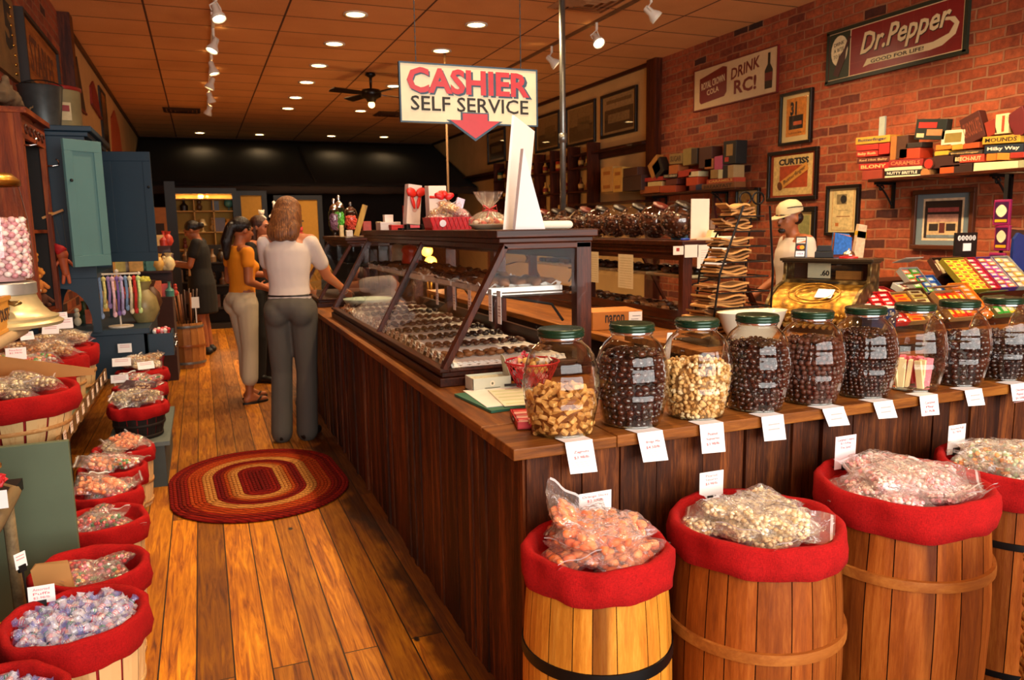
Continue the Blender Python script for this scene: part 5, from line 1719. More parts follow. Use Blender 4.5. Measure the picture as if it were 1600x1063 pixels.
for k in range(10):
 y_ = 3.42 + k * .185
 o = MB().bb((0, -.032, -.05), (.001, .032, .0)).build('price_ticket', flat('#f0dcc8', .7, 0, .04), None, loc=(XL + .4905, y_ + .04, .672))
 tag(o, 'small price ticket tacked to the front lip of the sage green bench', 'price ticket', 'price tickets on the bench lip')
 q = MB().bb((.0011, -.022, -.018), (.0014, .022, -.013)).bb((.0011, -.015, -.028), (.0014, .015, -.024)).build('printed_lines', flat('#a86848', .7), o)
bushel('large bushel basket of foil-wrapped candy, nearest on the bench', -.79, 3.72, .60, .25, .25, .18, .10, 41, 'foil', 'silver foil candy', 12, group='bushel baskets on the sage green bench', bed=.03)
bushel('second bushel basket on the bench, full of bright gum drops', -.83, 4.22, .60, .24, .205, .17, .11, 42, ['gum', 'gum', 'cone'], 'bright gum drops', 11, group='bushel baskets on the sage green bench', bed=.02, topz=.02)
bushel('third bushel basket on the bench, with yellowish bags', -.81, 4.64, .60, .25, .19, .17, .11, 43, 'cone', 'yellow candy', 9, group='bushel baskets on the sage green bench', bed=.01, topz=.02)
bushel('fourth and farthest bushel basket on the bench, of pale bags', -.80, 5.04, .60, .25, .19, .16, .11, 44, 'crumb', 'pale popcorn candy', 9, group='bushel baskets on the sage green bench', bed=.01, topz=.02)
KB = MB()
p0 = PX(0, 567, y=4.0)
o = MB().prism([(-.12, 0), (.30, 0), (.30, .03), (-.12, .13)], .004, frame_mtx((-.80, 3.99, .845), (1, 0, 0), (0, 0, 1))).build('cardboard_flap', KR, None)
tag(o, 'brown cardboard flap standing behind the foil candy in the large basket', 'cardboard')
for a in [(25, 553, 4.02, .08, .055, 'white price card leaning left of the gum drops basket', ['Peanut Butter', '$2.98/lb'], .1, -.3), (79, 515, 4.62, .08, .05, 'white price card lying over the third bench basket', ['', ''], -.1, -.5),
   (102, 505, 4.95, .075, .06, 'white price card standing behind the third bench basket, right one', ['', ''], .1, -.1), (96, 495, 5.0, .06, .05, 'tilted white price card behind the third bench basket, upper one', ['', ''], .3, -.1),
   (42, 525, 4.3, .06, .04, 'half-hidden pale price card at the back of the gum drops basket', ['', ''], .5, -.3), (195, 544, 5.78, .085, .06, 'price card standing behind the low baskets beside the blue table', ['', ''], 0, -.1),
   (190, 566, 5.5, .11, .055, 'left white card laid over the low basket of twists', ['', ''], 0, -.4), (228, 571, 5.45, .10, .05, 'right tilted white card over the low basket of twists', ['', ''], .3, -.4),
   (187, 592, 5.32, .10, .05, 'white price card propped before the dark paper pouch', ['', '', ''], 0, -.1)]:
 table_card(a[0], a[1], a[2], a[3], a[4], a[5], a[6], a[7], a[8], clip=False)
# lower platform farther on
t = thing('low_platform', 'low dark grey platform with a pale edge carrying the farther baskets', 'platform', (XL, 4.86, 0))
MB().bb((.50, 0, 0), (.80, .96, .25)).build('end_panel', flat('#3c4440', .7, 0, .05), t)
MB().bb((.49, -.01, .25), (.83, .97, .275)).build('top_board', flat('#5c6662', .7, 0, .05), t)
bushel('dark slatted basket with a red liner, first on the low grey platform', -.42, 5.06, .275, .20, .155, .12, .075, 51, 'foil', 'green and gold toffee', 10, slat='#1c1512', bandc='#2a201a', group='dark baskets on the low platform', bed=.015, topz=.01)
bushel('dark slatted basket of loose nuts and a brown pouch, second on the low platform', -.42, 5.37, .275, .25, .15, .12, .075, 52, ['crumb', 'mix'], 'mixed twists', 9, slat='#1c1512', bandc='#2a201a', group='dark baskets on the low platform', bed=.02)
bushel('dark slatted basket at the far end of the low platform', -.42, 5.67, .275, .30, .15, .12, .075, 53, ['crumb', 'cone'], 'pale twists', 9, slat='#1c1512', bandc='#2a201a', group='dark baskets on the low platform', bed=.0, topz=.02)
o = MB().prism([(-.09, 0), (.14, -.01), (.15, .05), (-.02, .075)], .02, frame_mtx((-.47, 5.30, .505), (1, 0, 0), (0, .2, 1))).build('paper_pouch', flat('#4a2418', .6), None)
tag(o, 'dark brown paper pouch lying across the second low basket', 'pouch')
# near left corner: slab table with a twig basket
t = thing('side_table', 'dark table with a rounded wooden edge at the left border, under the twig basket', 'table', (-.92, 2.55, 0))
EDG = wood('edge_wood', '#5a4a34', '#7c6a4c', '#94805c', 'Y', 1, .6, .2, .1)
MB().bb((-.15, -1.2, .58), (.26, .62, .62)).build('table_top', BLACK, t)
MB().tube([(.26, -1.2, .60), (.265, .2, .60), (.25, .52, .60), (.17, .62, .60), (-.1, .64, .60)], .024, 8).build('rounded_edge', EDG, t, True)
MB().tube([(.23, .50, .59), (.235, .50, .0)], .02, 8).build('leg', EDG, t, True)
MB().bb((-.15, -1.15, .02), (.14, .5, .58)).build('dark_body', flat('#121616', .7), t)
tw = wood('twig', '#3a1c0c', '#6e3a18', '#9a6030', 'X', 3, .6, .2, .3)
bp = PX(8, 770, y=2.75)
t = thing('twig_basket', 'brown woven twig basket with a red ribbon and bagged sweets at the left border', 'basket', (-.80, 2.82, .625))
m = MB()
for k in range(11):
 z = .008 + k * .013
 m.tube([(math.cos(a) * (.10 + z * .35 + .004 * math.sin(a * 11 + k * PI)), math.sin(a) * (.10 + z * .35 + .004 * math.sin(a * 11 + k * PI)), z) for a in [i * PI / 16 for i in range(32)]], .006, 5, True)
m.build('woven_body', tw, t, True)
MB().lathe([(.001, .004), (.10, .004)], 20, cap=False).build('base_disc', tw, t)
m = MB()
for k in range(3):
 m.tube([(.15 * math.cos(s), .01 * k + .006 * math.sin(6 * s + k), .13 + .11 * math.sin(s)) for s in [i * PI / 14 for i in range(15)]], .005, 5)
m.build('twisted_handle', wood('willow', '#8a5a24', '#b07c38', '#c89a50', 'X', 3, .6, .2, .3), t, True)
m = MB()
for k in range(7):
 a = -.6 + k * .12
 m.ball((math.cos(a) * .14, math.sin(a) * .14, .09 + .012 * (k % 2)), (.028, .02, .016), 8, 6, Matrix.Rotation(k * 1.1, 3, 'X'), .2)
m.build('ribbon_bow', flat('#c8202a', .5, 0, .2), t)
for k in range(5):
 bag(['mix', 'cream'][k % 2], k % 3, (-.80 + .05 * math.cos(k * 2.4), 2.82 + .05 * math.sin(k * 2.4), .74 + .018 * k), (U(-.4, .4) + .5, U(-.4, .4), k * 1.3), 'clear bag of sweets in the woven twig basket', 'bags in the twig basket', .8)
o = MB().box((0, 0, 0), (.045, .001, .06)).build('string_tag', PAPER, None, loc=(-.652, 2.80, .66))
tag(o, 'small white string tag hanging below the twig basket', 'tag')
"""
"""
# ------------------------------------------------------------------ people
SKIN = flat('#b8714a', .5, 0, .06, 'skin', vs=9)
def V3(*a):
 return Vector(a)
def hand(mb, wrist, direction, palm_n, curl=.5, side=1, r=.0085):
 """palm, four bent fingers and a thumb that leaves the side of the palm"""
 d = Vector(direction).normalized()
 n = Vector(palm_n).normalized()
 s = d.cross(n).normalized() * side
 n = s.cross(d).normalized() * side
 w = Vector(wrist)
 for k, q in enumerate((-.026, -.009, .009, .026)):
  mb.limb(w + s * q * .55, w + d * .078 + s * q, .013, .0115, 8)
 lens = (.062, .074, .070, .056)
 for k, q in enumerate((.029, .0095, -.0095, -.028)):
  base = w + d * .082 + s * q
  L = lens[k]
  d1 = (d * math.cos(curl * .7) + n * math.sin(curl * .7)).normalized()
  d2 = (d * math.cos(curl * 1.8) + n * math.sin(curl * 1.8)).normalized()
  m1 = base + d1 * L * .5
  mb.limb(base, m1, r * 1.05, r * .95, 8)
  mb.limb(m1, m1 + d2 * L * .5, r * .95, r * .8, 8)
 b = w + d * .022 + s * .026
 t1 = b + (d * .6 + s * .7 + n * .25).normalized() * .036
 mb.limb(b, t1, .012, .0095, 8)
 mb.limb(t1, t1 + (d * .85 + s * .2 + n * .4).normalized() * .03, .0095, .008, 8)
def lerp(a, b, t):
 return a + (b - a) * t
def person(label, loc, rz, s, pose, skin, look):
 """body axes: x right, y forward, z up, feet at zero, 1.70 m before scaling by s"""
 t = thing('person', label, 'person', loc, rz)
 J = dict(pelvis=V3(0, 0, .96), waist=V3(0, .01, 1.08), chest=V3(0, .015, 1.27), neck=V3(0, -.005, 1.44), head=V3(0, .02, 1.575),
    sl=V3(-.155, 0, 1.395), sr=V3(.155, 0, 1.395), el=V3(-.20, -.02, 1.12), er=V3(.20, -.02, 1.12), wl=V3(-.24, .06, .90), wr=V3(.24, .06, .90),
    hl=V3(-.09, 0, .92), hr=V3(.09, 0, .92), kl=V3(-.10, .02, .49), kr=V3(.10, .02, .49), al=V3(-.10, -.03, .09), ar=V3(.10, -.03, .09))
 J.update({k: Vector(v) for k, v in pose.get('J', {}).items()})
 S = lambda p: Vector(p) * s
 b = MB()
 g = look.get('girth', 1.0)
 def limb(p, q, r0, r1, gg=1.0):
  b.limb(S(p), S(q), r0 * s * gg, r1 * s * gg)
 # torso
 for (z, c, rx, ry) in ((0, J['pelvis'], .155, .115), (0, lerp(J['pelvis'], J['waist'], .5), .145, .105), (0, J['waist'], .128, .095), (0, lerp(J['waist'], J['chest'], .5), .135, .10), (0, J['chest'], .15, .108), (0, lerp(J['chest'], J['neck'], .45), .14, .085)):
  b.ball(S(c), (rx * s * g, ry * s * g, .085 * s), 14, 8)
 b.limb(S(J['sl'] * .85 + J['sr'] * .15), S(J['sr'] * .85 + J['sl'] * .15), .055 * s, .055 * s)
 limb(J['neck'] - V3(0, 0, .05), lerp(J['neck'], J['head'], .6), .052, .048)
 for a in 'lr':
  limb(J['s' + a], J['e' + a], .049 * (g * .3 + .7), .038)
  e, w = J['e' + a], J['w' + a]
  limb(e, w, .038, .025)
  dd = (w - e).normalized()
  hand(b, S(w), dd if 'hd' + a not in pose else Vector(pose['hd' + a]), pose.get('pn' + a, (1 if a == 'l' else -1, 0, 0)), pose.get('curl', .5), -1 if a == 'l' else 1, .0085 * s)
  limb(J['h' + a], J['k' + a], .088 * (g * .5 + .5), .058)
  limb(J['k' + a], lerp(J['k' + a], J['a' + a], .4), .054, .052)
  limb(lerp(J['k' + a], J['a' + a], .35), J['a' + a], .053, .033)
  an = J['a' + a]
  fd = Vector(pose.get('f' + a, (0, 1, 0)))
  limb(an - V3(0, 0, .02), an + V3(0, 0, -.055) - fd * .025, .034, .033)
  limb(an + V3(0, 0, -.05) - fd * .03, an + V3(0, 0, -.062) + fd * .15, .032, .024)
  limb(an + fd * .03 - V3(0, 0, .02), an + V3(0, 0, -.06) + fd * .10, .03, .025)
 # head
 H = J['head']
 hm = Matrix.Rotation(pose.get('hyaw', 0), 3, 'Z') @ Matrix.Rotation(pose.get('hpitch', 0), 3, 'X')
 hp = lambda x, y, z: S(H) + (hm @ V3(x, y, z)) * s
 def hb(x, y, z, r, n=14, k=10):
  b.ball(hp(x, y, z), tuple(q * s for q in r), n, k, hm)
 hb(0, -.012, .022, (.074, .092, .088))
 hb(0, .022, -.03, (.058, .066, .075))
 hb(0, .055, -.072, (.030, .030, .026))
 hb(0, .078, .032, (.045, .016, .014))
 b.limb(hp(0, .084, .012), hp(0, .104, -.018), .009 * s, .0125 * s)
 hb(0, .083, -.048, (.024, .012, .0065), 10, 6)
 hb(0, .081, -.058, (.020, .012, .007), 10, 6)
 for q in (-1, 1):
  hb(q * .034, .052, -.018, (.022, .026, .024), 10, 6)
  hb(q * .077, -.006, -.004, (.009, .018, .029), 10, 6)
 remesh(b, 'body', skin, .009 * s, 5, t)
 for q in (-1, 1):
  MB().ball(hp(q * .030, .076, .012), (.012 * s, .008 * s, .006 * s), 10, 6, hm).build('eye', flat('#2a1a12', .2), t, True)
  MB().limb(hp(q * .046, .082, .036), hp(q * .016, .090, .038), .003 * s, .0045 * s).build('eyebrow', flat('#1c100a', .7), t, True)
 return t, J, S, hp, hm
def garment(t, name, mat, shapes, vox=.012, smooth=5):
 m = MB()
 for sh in shapes:
  if sh[0] == 'L':
   m.limb(*sh[1:])
  elif sh[0] == 'S':
   m.loft(sh[1])
  else:
   m.ball(sh[1], sh[2], 14, 8, sh[3] if len(sh) > 3 else None)
 return remesh(m, name, mat, vox, smooth, t)
def cloth(col, name, rough=.8):
 g = G(name)
 co = g.coord()
 n = g.noise(co, 7, 3, .5, .4)
 g.link(g.ramp(n, [(.3, tuple(c * .93 for c in C(col)[:3]) + (1,)), (.7, C(col))]), 'Base Color')
 g.set(Roughness=rough)
 f = g.noise(g.map(co, (1, 1, .35)), 7, 2, .5, .8)
 g.bump(f, .35, .02)
 return g.m
def hairmat(name, cols, rough=.45):
 g = G(name)
 n = g.noise(g.map(g.coord(), (60, 60, 3)), 2, 4, .6, .2)
 g.link(g.ramp(n, [(.3, C(cols[0])), (.55, C(cols[1])), (.75, C(cols[2]))]), 'Base Color')
 g.set(Roughness=rough)
 g.bump(n, .7, .01)
 return g.m
def shirt(t, J, S, s, mat, g=1.0, sleeve=.55, hem=.93, neckline=True, name='shirt', bust=.0):
 sh = []
 P_, W_, C_, N_ = J['pelvis'], J['waist'], J['chest'], J['neck']
 lo = lerp(P_, W_, (hem - .93) / .15 - .25)
 secs = [(lo, .158, .125), (lerp(lo, W_, .5), .150, .118), (W_, .140, .110), (lerp(W_, C_, .35), .143, .112), (lerp(W_, C_, .7), .155, .120), (C_ + V3(0, 0, .02), .162, .120), (lerp(C_, N_, .35), .160, .112), (lerp(C_, N_, .6), .135, .09), (lerp(C_, N_, .82), .075, .07), (lerp(C_, N_, .95), .056, .058)]
 sh.append(('S', [(S(c), rx * s * g, ry * s * g) for (c, rx, ry) in secs]))
 if bust:
  for q in (-1, 1):
   sh.append(('B', S(J['chest'] + V3(q * .062, .085, -.03)), (.062 * s, .05 * s * bust, .058 * s)))
 sh.append(('L', S(lerp(J['sl'], J['sr'], .06) - V3(0, 0, .012)), S(lerp(J['sr'], J['sl'], .06) - V3(0, 0, .012)), .056 * s, .056 * s))
 for a in 'lr':
  sh.append(('L', S(J['s' + a] - V3(0, 0, .01)), S(lerp(J['s' + a], J['e' + a], sleeve)), .058 * s, .057 * s))
 return garment(t, name, mat, sh, .011 * s)
def trousers(t, J, S, s, mat, g=1.0, length=1.0, flare=1.0, name='trousers'):
 sh = [('B', S(J['pelvis'] + V3(0, -.012, -.01)), (.172 * s * g, .135 * s * g, .10 * s)), ('B', S(lerp(J['pelvis'], J['waist'], .4)), (.152 * s * g, .118 * s * g, .05 * s))]
 for a in 'lr':
  q = -1 if a == 'l' else 1
  sh.append(('B', S(J['h' + a] + V3(-q * .005, -.05, -.02)), (.088 * s * g, .09 * s * g, .10 * s)))
  sh.append(('L', S(J['h' + a]), S(J['k' + a]), .103 * s * g, .076 * s * g))
  e = lerp(J['k' + a], J['a' + a] - V3(0, 0, .03), length)
  sh.append(('L', S(J['k' + a]), S(e), .076 * s * g, .066 * s * flare))
 return garment(t, name, mat, sh, .011 * s)
def shoes(t, J, S, s, mat, pose, name='shoe', sole=.02, flip=False):
 for a in 'lr':
  fd = Vector(pose.get('f' + a, (0, 1, 0)))
  an = J['a' + a]
  m = MB()
  if flip:
   q = Vector((fd.y, -fd.x, 0))
   pts = [an - V3(0, 0, an.z) - fd * .055 + q * .0]
   out = []
   for k in range(20):
    th = 2 * PI * k / 20
    yy = math.cos(th)
    out.append(an - V3(0, 0, an.z) + fd * (.055 + .125 * yy) + q * math.sin(th) * (.042 + .006 * yy))
   m.add([S(p) for p in out] + [S(p + V3(0, 0, .018)) for p in out], [tuple(range(19, -1, -1)), tuple(range(20, 40))] + [(i, (i + 1) % 20, 20 + (i + 1) % 20, 20 + i) for i in range(20)])
   c = an - V3(0, 0, an.z) + fd * .12
   for e in (-1, 1):
    m.tube([S(c + V3(0, 0, .05)), S(c - fd * .03 + q * e * .03 + V3(0, 0, .05)), S(c - fd * .07 + q * e * .042 + V3(0, 0, .018))], .008 * s, 6)
   m.build('sandal', mat, t, True, auto=40)
  else:
   m.limb(S(an + V3(0, 0, -.045) - fd * .03), S(an + V3(0, 0, -.055) + fd * .155), .042 * s, .034 * s)
   m.limb(S(an + V3(0, 0, -.01)), S(an + V3(0, 0, -.05) + fd * .08), .042 * s, .036 * s)
   for v in m.v:
    v.z = max(v.z, .002)
   remesh(m, name, mat, .01 * s, 3, t)
# --- woman in a white T-shirt leaning to the case
wl = person_pose = None
pose = dict(J=dict(sr=(.155, .03, 1.39), er=(.23, .17, 1.14), wr=(.31, .40, 1.02), sl=(-.15, .02, 1.39), el=(-.165, .13, 1.16), wl=(-.13, .33, 1.05),
     head=(.01, .06, 1.565), hl=(-.085, 0, .92), kl=(-.09, .03, .48), al=(-.095, -.05, .09), kr=(.085, .02, .48), ar=(.075, -.02, .09)),
   hdr=(.15, 1, -.25), pnr=(-.2, -.2, -1), pnl=(.3, 0, -1), hdl=(.3, 1, -.1), hpitch=-.35, hyaw=-.2, fl=(-.15, 1, 0), fr=(.25, 1, 0))
t, J, S, hp, hm = person('woman in a white T-shirt and grey trousers seen from behind, leaning to the display case', (.555, 5.60, 0), -.33, 1.02, pose, SKIN, dict(girth=1.04))
s = 1.02
shirt(t, J, S, s, cloth('#d8ccc4', 'white_tshirt'), .98, .62, .96)
trousers(t, J, S, s, cloth('#545049', 'grey_trousers'), .97, 1.0, 1.15)
garment(t, 'belt', flat('#14100e', .4), [('B', S(lerp(J['pelvis'], J['waist'], .52)), (.162 * s, .126 * s, .018 * s))], .008, 2)
shoes(t, J, S, s, BLACK, pose)
HB = hairmat('blond_hair', ('#3c200e', '#7c4a22', '#b87c3e'))
garment(t, 'hair', HB, [('B', hp(0, -.018, .040), (.092, .106, .092), hm), ('B', hp(-.060, -.03, -.045), (.046, .075, .12), hm), ('B', hp(.060, -.03, -.045), (.046, .075, .12), hm), ('B', hp(0, -.080, -.06), (.085, .050, .14), hm), ('B', hp(-.062, -.055, -.125), (.055, .058, .085), hm), ('B', hp(.062, -.055, -.125), (.055, .058, .085), hm), ('B', hp(0, -.085, -.15), (.075, .045, .07), hm)], .009, 3)
MB().tube([S(J['wr']) + Vector((math.cos(a) * .031, 0, math.sin(a) * .031)) - Vector((.0, .02, 0)) for a in [i * PI / 8 for i in range(16)]], .004, 5, True).build('wristwatch', CHROME, t, True)
# --- woman in an orange top, profile to the right
pose = dict(J=dict(sr=(.165, .0, 1.385), er=(.20, -.03, 1.12), wr=(.14, .20, 1.03), sl=(-.165, .0, 1.385), el=(-.20, -.02, 1.12), wl=(-.10, .22, 1.04),
     head=(0, .045, 1.565), kl=(-.09, .05, .49), al=(-.10, .06, .09), kr=(.09, .0, .49), ar=(.10, -.04, .09)), hpitch=-.18, pnr=(-.6, 0, 1), pnl=(.6, 0, 1), curl=.7, hdr=(-.3, 1, .1), hdl=(.3, 1, .1))
t, J, S, hp, hm = person('woman in an orange T-shirt and cropped cream trousers, dark ponytail, looking right', (.30, 7.05, 0), -1.15, .955, pose, flat('#a4603c', .5, 0, .06, vs=9), dict(girth=1.0))
s = .955
shirt(t, J, S, s, cloth('#f09414', 'orange_top'), .95, .42, .90, bust=1.0)
trousers(t, J, S, s, cloth('#c8b89c', 'cream_trousers'), .97, .60, 1.15)
shoes(t, J, S, s, BLACK, pose, flip=True)
HD = hairmat('black_hair', ('#060304', '#120a08', '#241410'), .3)
garment(t, 'hair', HD, [('B', hp(0, -.022, .040), (.083, .096, .084), hm), ('B', hp(0, -.10, .02), (.045, .05, .05), hm), ('L', hp(0, -.12, .0), hp(0, -.14, -.12), .042, .048), ('L', hp(0, -.14, -.12), hp(0, -.12, -.26), .048, .025)], .008, 3)
# --- woman behind her, dark clothes
pose = dict(J=dict(er=(.21, .05, 1.12), wr=(.10, .25, 1.1), el=(-.21, .05, 1.12), wl=(-.10, .25, 1.1), head=(0, .03, 1.57)), hyaw=.1, hpitch=-.1)
t, J, S, hp, hm = person('woman with long brown hair in dark clothes, mostly behind the orange T-shirt', (.53, 7.95, 0), -2.3, .97, pose, SKIN, dict())
s = .97
shirt(t, J, S, s, cloth('#14110f', 'dark_top'), 1.02, .9, .93)
trousers(t, J, S, s, cloth('#12100f', 'dark_trousers'), .97, 1.0, 1.1)
shoes(t, J, S, s, BLACK, pose)
garment(t, 'hair', hairmat('brown_hair', ('#1c0d06', '#4a2614', '#6e3c20')), [('B', hp(0, -.025, .035), (.085, .092, .086), hm), ('L', hp(-.07, -.03, -.02), hp(-.08, -.02, -.2), .032, .03), ('L', hp(.07, -.03, -.02), hp(.08, -.02, -.2), .032, .03), ('L', hp(0, -.07, 0), hp(0, -.08, -.2), .06, .05)], .009, 3)
# --- woman in a black dress, profile to the left
pose = dict(J=dict(er=(.20, .10, 1.10), wr=(.06, .30, 1.16), el=(-.20, .08, 1.12), wl=(-.05, .34, 1.14), head=(0, .07, 1.55)), hpitch=-.45, hdr=(-.4, 1, .1), hdl=(.2, 1, .1), pnr=(-.5, 0, 1), pnl=(.5, 0, 1), curl=.9)
t, J, S, hp, hm = person('woman in a black dress with tied-back hair, head bowed to the left, holding a cup', (-.02, 10.1, 0), 1.35, .97, pose, flat('#a05c38', .5, 0, .06, vs=9), dict(girth=1.12))
s = .97
DR = cloth('#100d0d', 'black_dress')
garment(t, 'dress', DR, [('S', [(S(c), rx, ry) for (c, rx, ry) in ((V3(0, 0, .52), .20, .165), (V3(0, 0, .7), .20, .165), (V3(0, 0, .88), .195, .16), (J['waist'], .155, .13), (J['chest'], .170, .135), (lerp(J['chest'], J['neck'], .5), .15, .11), (lerp(J['chest'], J['neck'], .85), .07, .07))]),
       ('L', S(J['sl']), S(lerp(J['sl'], J['el'], .5)), .062, .062), ('L', S(J['sr']), S(lerp(J['sr'], J['er'], .5)), .062, .062), ('L', S(J['sl']), S(J['sr']), .055, .055)], .012)
shoes(t, J, S, s, BLACK, pose)
garment(t, 'hair', HD, [('B', hp(0, -.022, .038), (.082, .094, .084), hm), ('B', hp(0, -.125, .01), (.04, .04, .04), hm)], .008, 3)
MB().tube([S(V3(-.15, .1, 1.0)), S(V3(-.05, .12, 1.22)), S(V3(.08, .07, 1.38)), S(V3(.13, -.02, 1.43))], .014, 6).build('bag_strap', flat('#c8965c', .6), t, True)
q = Matrix.Rotation(1.35, 3, 'Z') @ S(V3(.03, .36, 1.165))
o = MB().lathe([(.0001, 0), (.03, 0), (.038, .10), (.040, .10), (.040, .104), (.0001, .098)], 18).build('paper_cup', PAPER, None, True, loc=Vector((-.02, 10.1, 0)) + q)
tag(o, 'white paper cup held by the woman in the black dress', 'cup')
# --- clerk in a cap behind the till, profile to the left
pose = dict(J=dict(er=(.24, .02, 1.10), wr=(.20, .22, .98), el=(-.24, .0, 1.10), wl=(-.22, .15, .96), head=(0, .07, 1.56), neck=(0, .02, 1.43)), hpitch=-.12, hyaw=.25)
cp_ = PX(1243, 420, y=4.5)
t, J, S, hp, hm = person('man in a white T-shirt and cream baseball cap behind the till, looking left', (cp_.x, 4.5, 0), 1.35, .975, pose, flat('#9c5a34', .5, 0, .06, vs=9), dict(girth=1.08))
s = .975
shirt(t, J, S, s, cloth('#d4c4b4', 'white_tshirt_man'), 1.1, .6, .93)
trousers(t, J, S, s, cloth('#2c2a2c', 'dark_jeans'), 1.02)
shoes(t, J, S, s, BLACK, pose)
garment(t, 'hair', HD, [('B', hp(0, -.035, .0), (.080, .080, .060), hm)], .008, 3)
garment(t, 'beard', HD, [('B', hp(0, .072, -.078), (.030, .028, .022), hm), ('B', hp(0, .097, -.037), (.022, .007, .006), hm)], .006, 2)
m = MB()
m.lathe([(.086, .0), (.088, .02), (.080, .055), (.055, .082), (.015, .094), (.0001, .095)], 22, cap=False, sy=1.15)
cap_m = hm.to_4x4() @ Matrix.Rotation(-.10, 4, 'X')
cap_m.translation = hp(0, -.012, .045)
for v in m.v:
 v[:] = (cap_m @ v)[:]
m.build('cap_crown', cloth('#d2be92', 'cap_cotton'), t, True)
m = MB()
m.prism([(-.075, .06), (-.06, .12), (-.03, .165), (0, .175), (.03, .165), (.06, .12), (.075, .06), (.0, .08)], .005, cap_m @ Matrix.Rotation(-.1, 4, 'X'))
m.build('cap_brim', cloth('#c8b488', 'cap_brim'), t)
MB().tube([cap_m @ V3(-.082, -.06, .03), cap_m @ V3(-.088, .02, .045), cap_m @ V3(-.07, .08, .05)], .004, 5).build('sunglasses_arm', BLACK, t)
# ------------------------------------------------------------------ the far end: awning, shelves, toys
t = thing('awning', 'wide dark fabric awning sloping across the far end of the shop', 'awning', (2.15, 18.4, 2.2))
AW = flat('#0c0704', .9, 0, .15, 'awning_cloth', vs=2)
m = MB()
def aw(u, v):
 x = -3.2 + 6.4 * u
 y = -3.2 * v
 z = 1.27 - 1.17 * v - .05 * math.sin(PI * v) + .012 * math.sin(u * 60) * v
 return Vector((x, y, z))
m.grid(aw, 60, 10)
o = m.build('slope', AW, t, True)
sd = o.modifiers.new('s', 'SOLIDIFY')
sd.thickness = .012
m = MB()
m.grid(lambda u, v: Vector((-3.2 + 6.4 * u, -3.2 + .012 * math.sin(u * 60), .10 - .13 * v - .015 * abs(math.sin(u * 30)) * v)), 90, 2)
o = m.build('valance', flat('#2a1a10', .9, 0, .15), t, True)
sd = o.modifiers.new('s', 'SOLIDIFY')
sd.thickness = .01
for x in (-3.19, 0, 3.19):
 MB().bar((x, 0, 1.25), (x, -3.15, .09), .03, .03).bar((x, -3.15, .09), (x, 0, .09), .03, .03).build('arm', BLACK, t)
YD = 14.6
LITP = flat('#c89440', .8, 0, .08, 'lit_back_panel', vs=2)
def far_box(px0, py0, px1, py1, y):
 a = PX(px0, py0, y=y)
 b = PX(px1, py1, y=y)
 return min(a.x, b.x), max(a.x, b.x), min(a.z, b.z), max(a.z, b.z)
# lit display shelf
x0, x1, z0, z1 = far_box(270, 303, 371, 430, YD)
t = thing('display_shelf', 'brightly lit wall shelf with dark frame at the far left end, above the black dress', 'shelf', ((x0 + x1) / 2, YD, 0))
w = (x1 - x0) / 2
MB().bb((-w, .33, 0), (w, .36, z1)).build('back_panel', LITP, t)
m = MB()
m.bb((-w - .10, -.02, 0), (-w, .36, z1 + .1)).bb((w, -.02, 0), (w + .07, .36, z1 + .1)).bb((-w, -.02, z1), (w, .36, z1 + .1))
m.build('frame', BLACK, t)
zs = [PX(320, v, y=YD).z for v in (311, 330, 363, 390)]
m = MB()
for z in zs:
 m.bb((-w, .0, z - .012), (w, .33, z + .008))
for k in (-.33, .33):
 m.bb((k * w - .01, 0, zs[3]), (k * w + .01, .33, zs[0]))
m.build('shelf_board', flat('#a87a3c', .7, 0, .05), t)
area_light('shelf_lamp', ((x0 + x1) / 2, YD + .05, z1 - .03), .9, 26, (1, .68, .34), ((x0 + x1) / 2, YD + .28, .8), sy=.1)
def trinket(kind, x, y, z, h, col, label, cat, grp=None, col2=None):
 m = MB()
 if kind == 'bottle':
  m.lathe([(.0001, 0), (.28 * h, 0), (.30 * h, .4 * h), (.10 * h, .62 * h), (.09 * h, .9 * h), (.13 * h, h), (.0001, h)], 14)
 elif kind == 'globe':
  m.ball((0, 0, .62 * h), .38 * h, 16, 10).lathe([(.0001, 0), (.25 * h, 0), (.05 * h, .1 * h), (.05 * h, .3 * h)], 12)
 elif kind == 'vase':
  m.lathe([(.0001, 0), (.2 * h, 0), (.36 * h, .3 * h), (.3 * h, .6 * h), (.14 * h, .8 * h), (.22 * h, h)], 14)
 elif kind == 'lamp':
  m.lathe([(.0001, 0), (.2 * h, 0), (.05 * h, .1 * h), (.05 * h, .5 * h), (.32 * h, .5 * h), (.16 * h, h), (.0001, h)], 14)
 elif kind == 'figure':
  m.ball((0, 0, .25 * h), (.2 * h, .16 * h, .26 * h)).ball((0, 0, .62 * h), (.15 * h, .12 * h, .2 * h)).ball((0, 0, .87 * h), .13 * h)
 elif kind == 'box':
  m.bb((-.35 * h, -.2 * h, 0), (.35 * h, .2 * h, h))
 o = m.build({'figure': 'figurine', 'box': 'gift_box', 'bottle': 'bottle', 'globe': 'globe', 'vase': 'vase', 'lamp': 'lantern'}[kind], flat(col, .4, 0, .2), None, kind != 'box', loc=(x, y, z), auto=40 if kind != 'box' else None)
 tag(o, label, cat, grp)
 return o
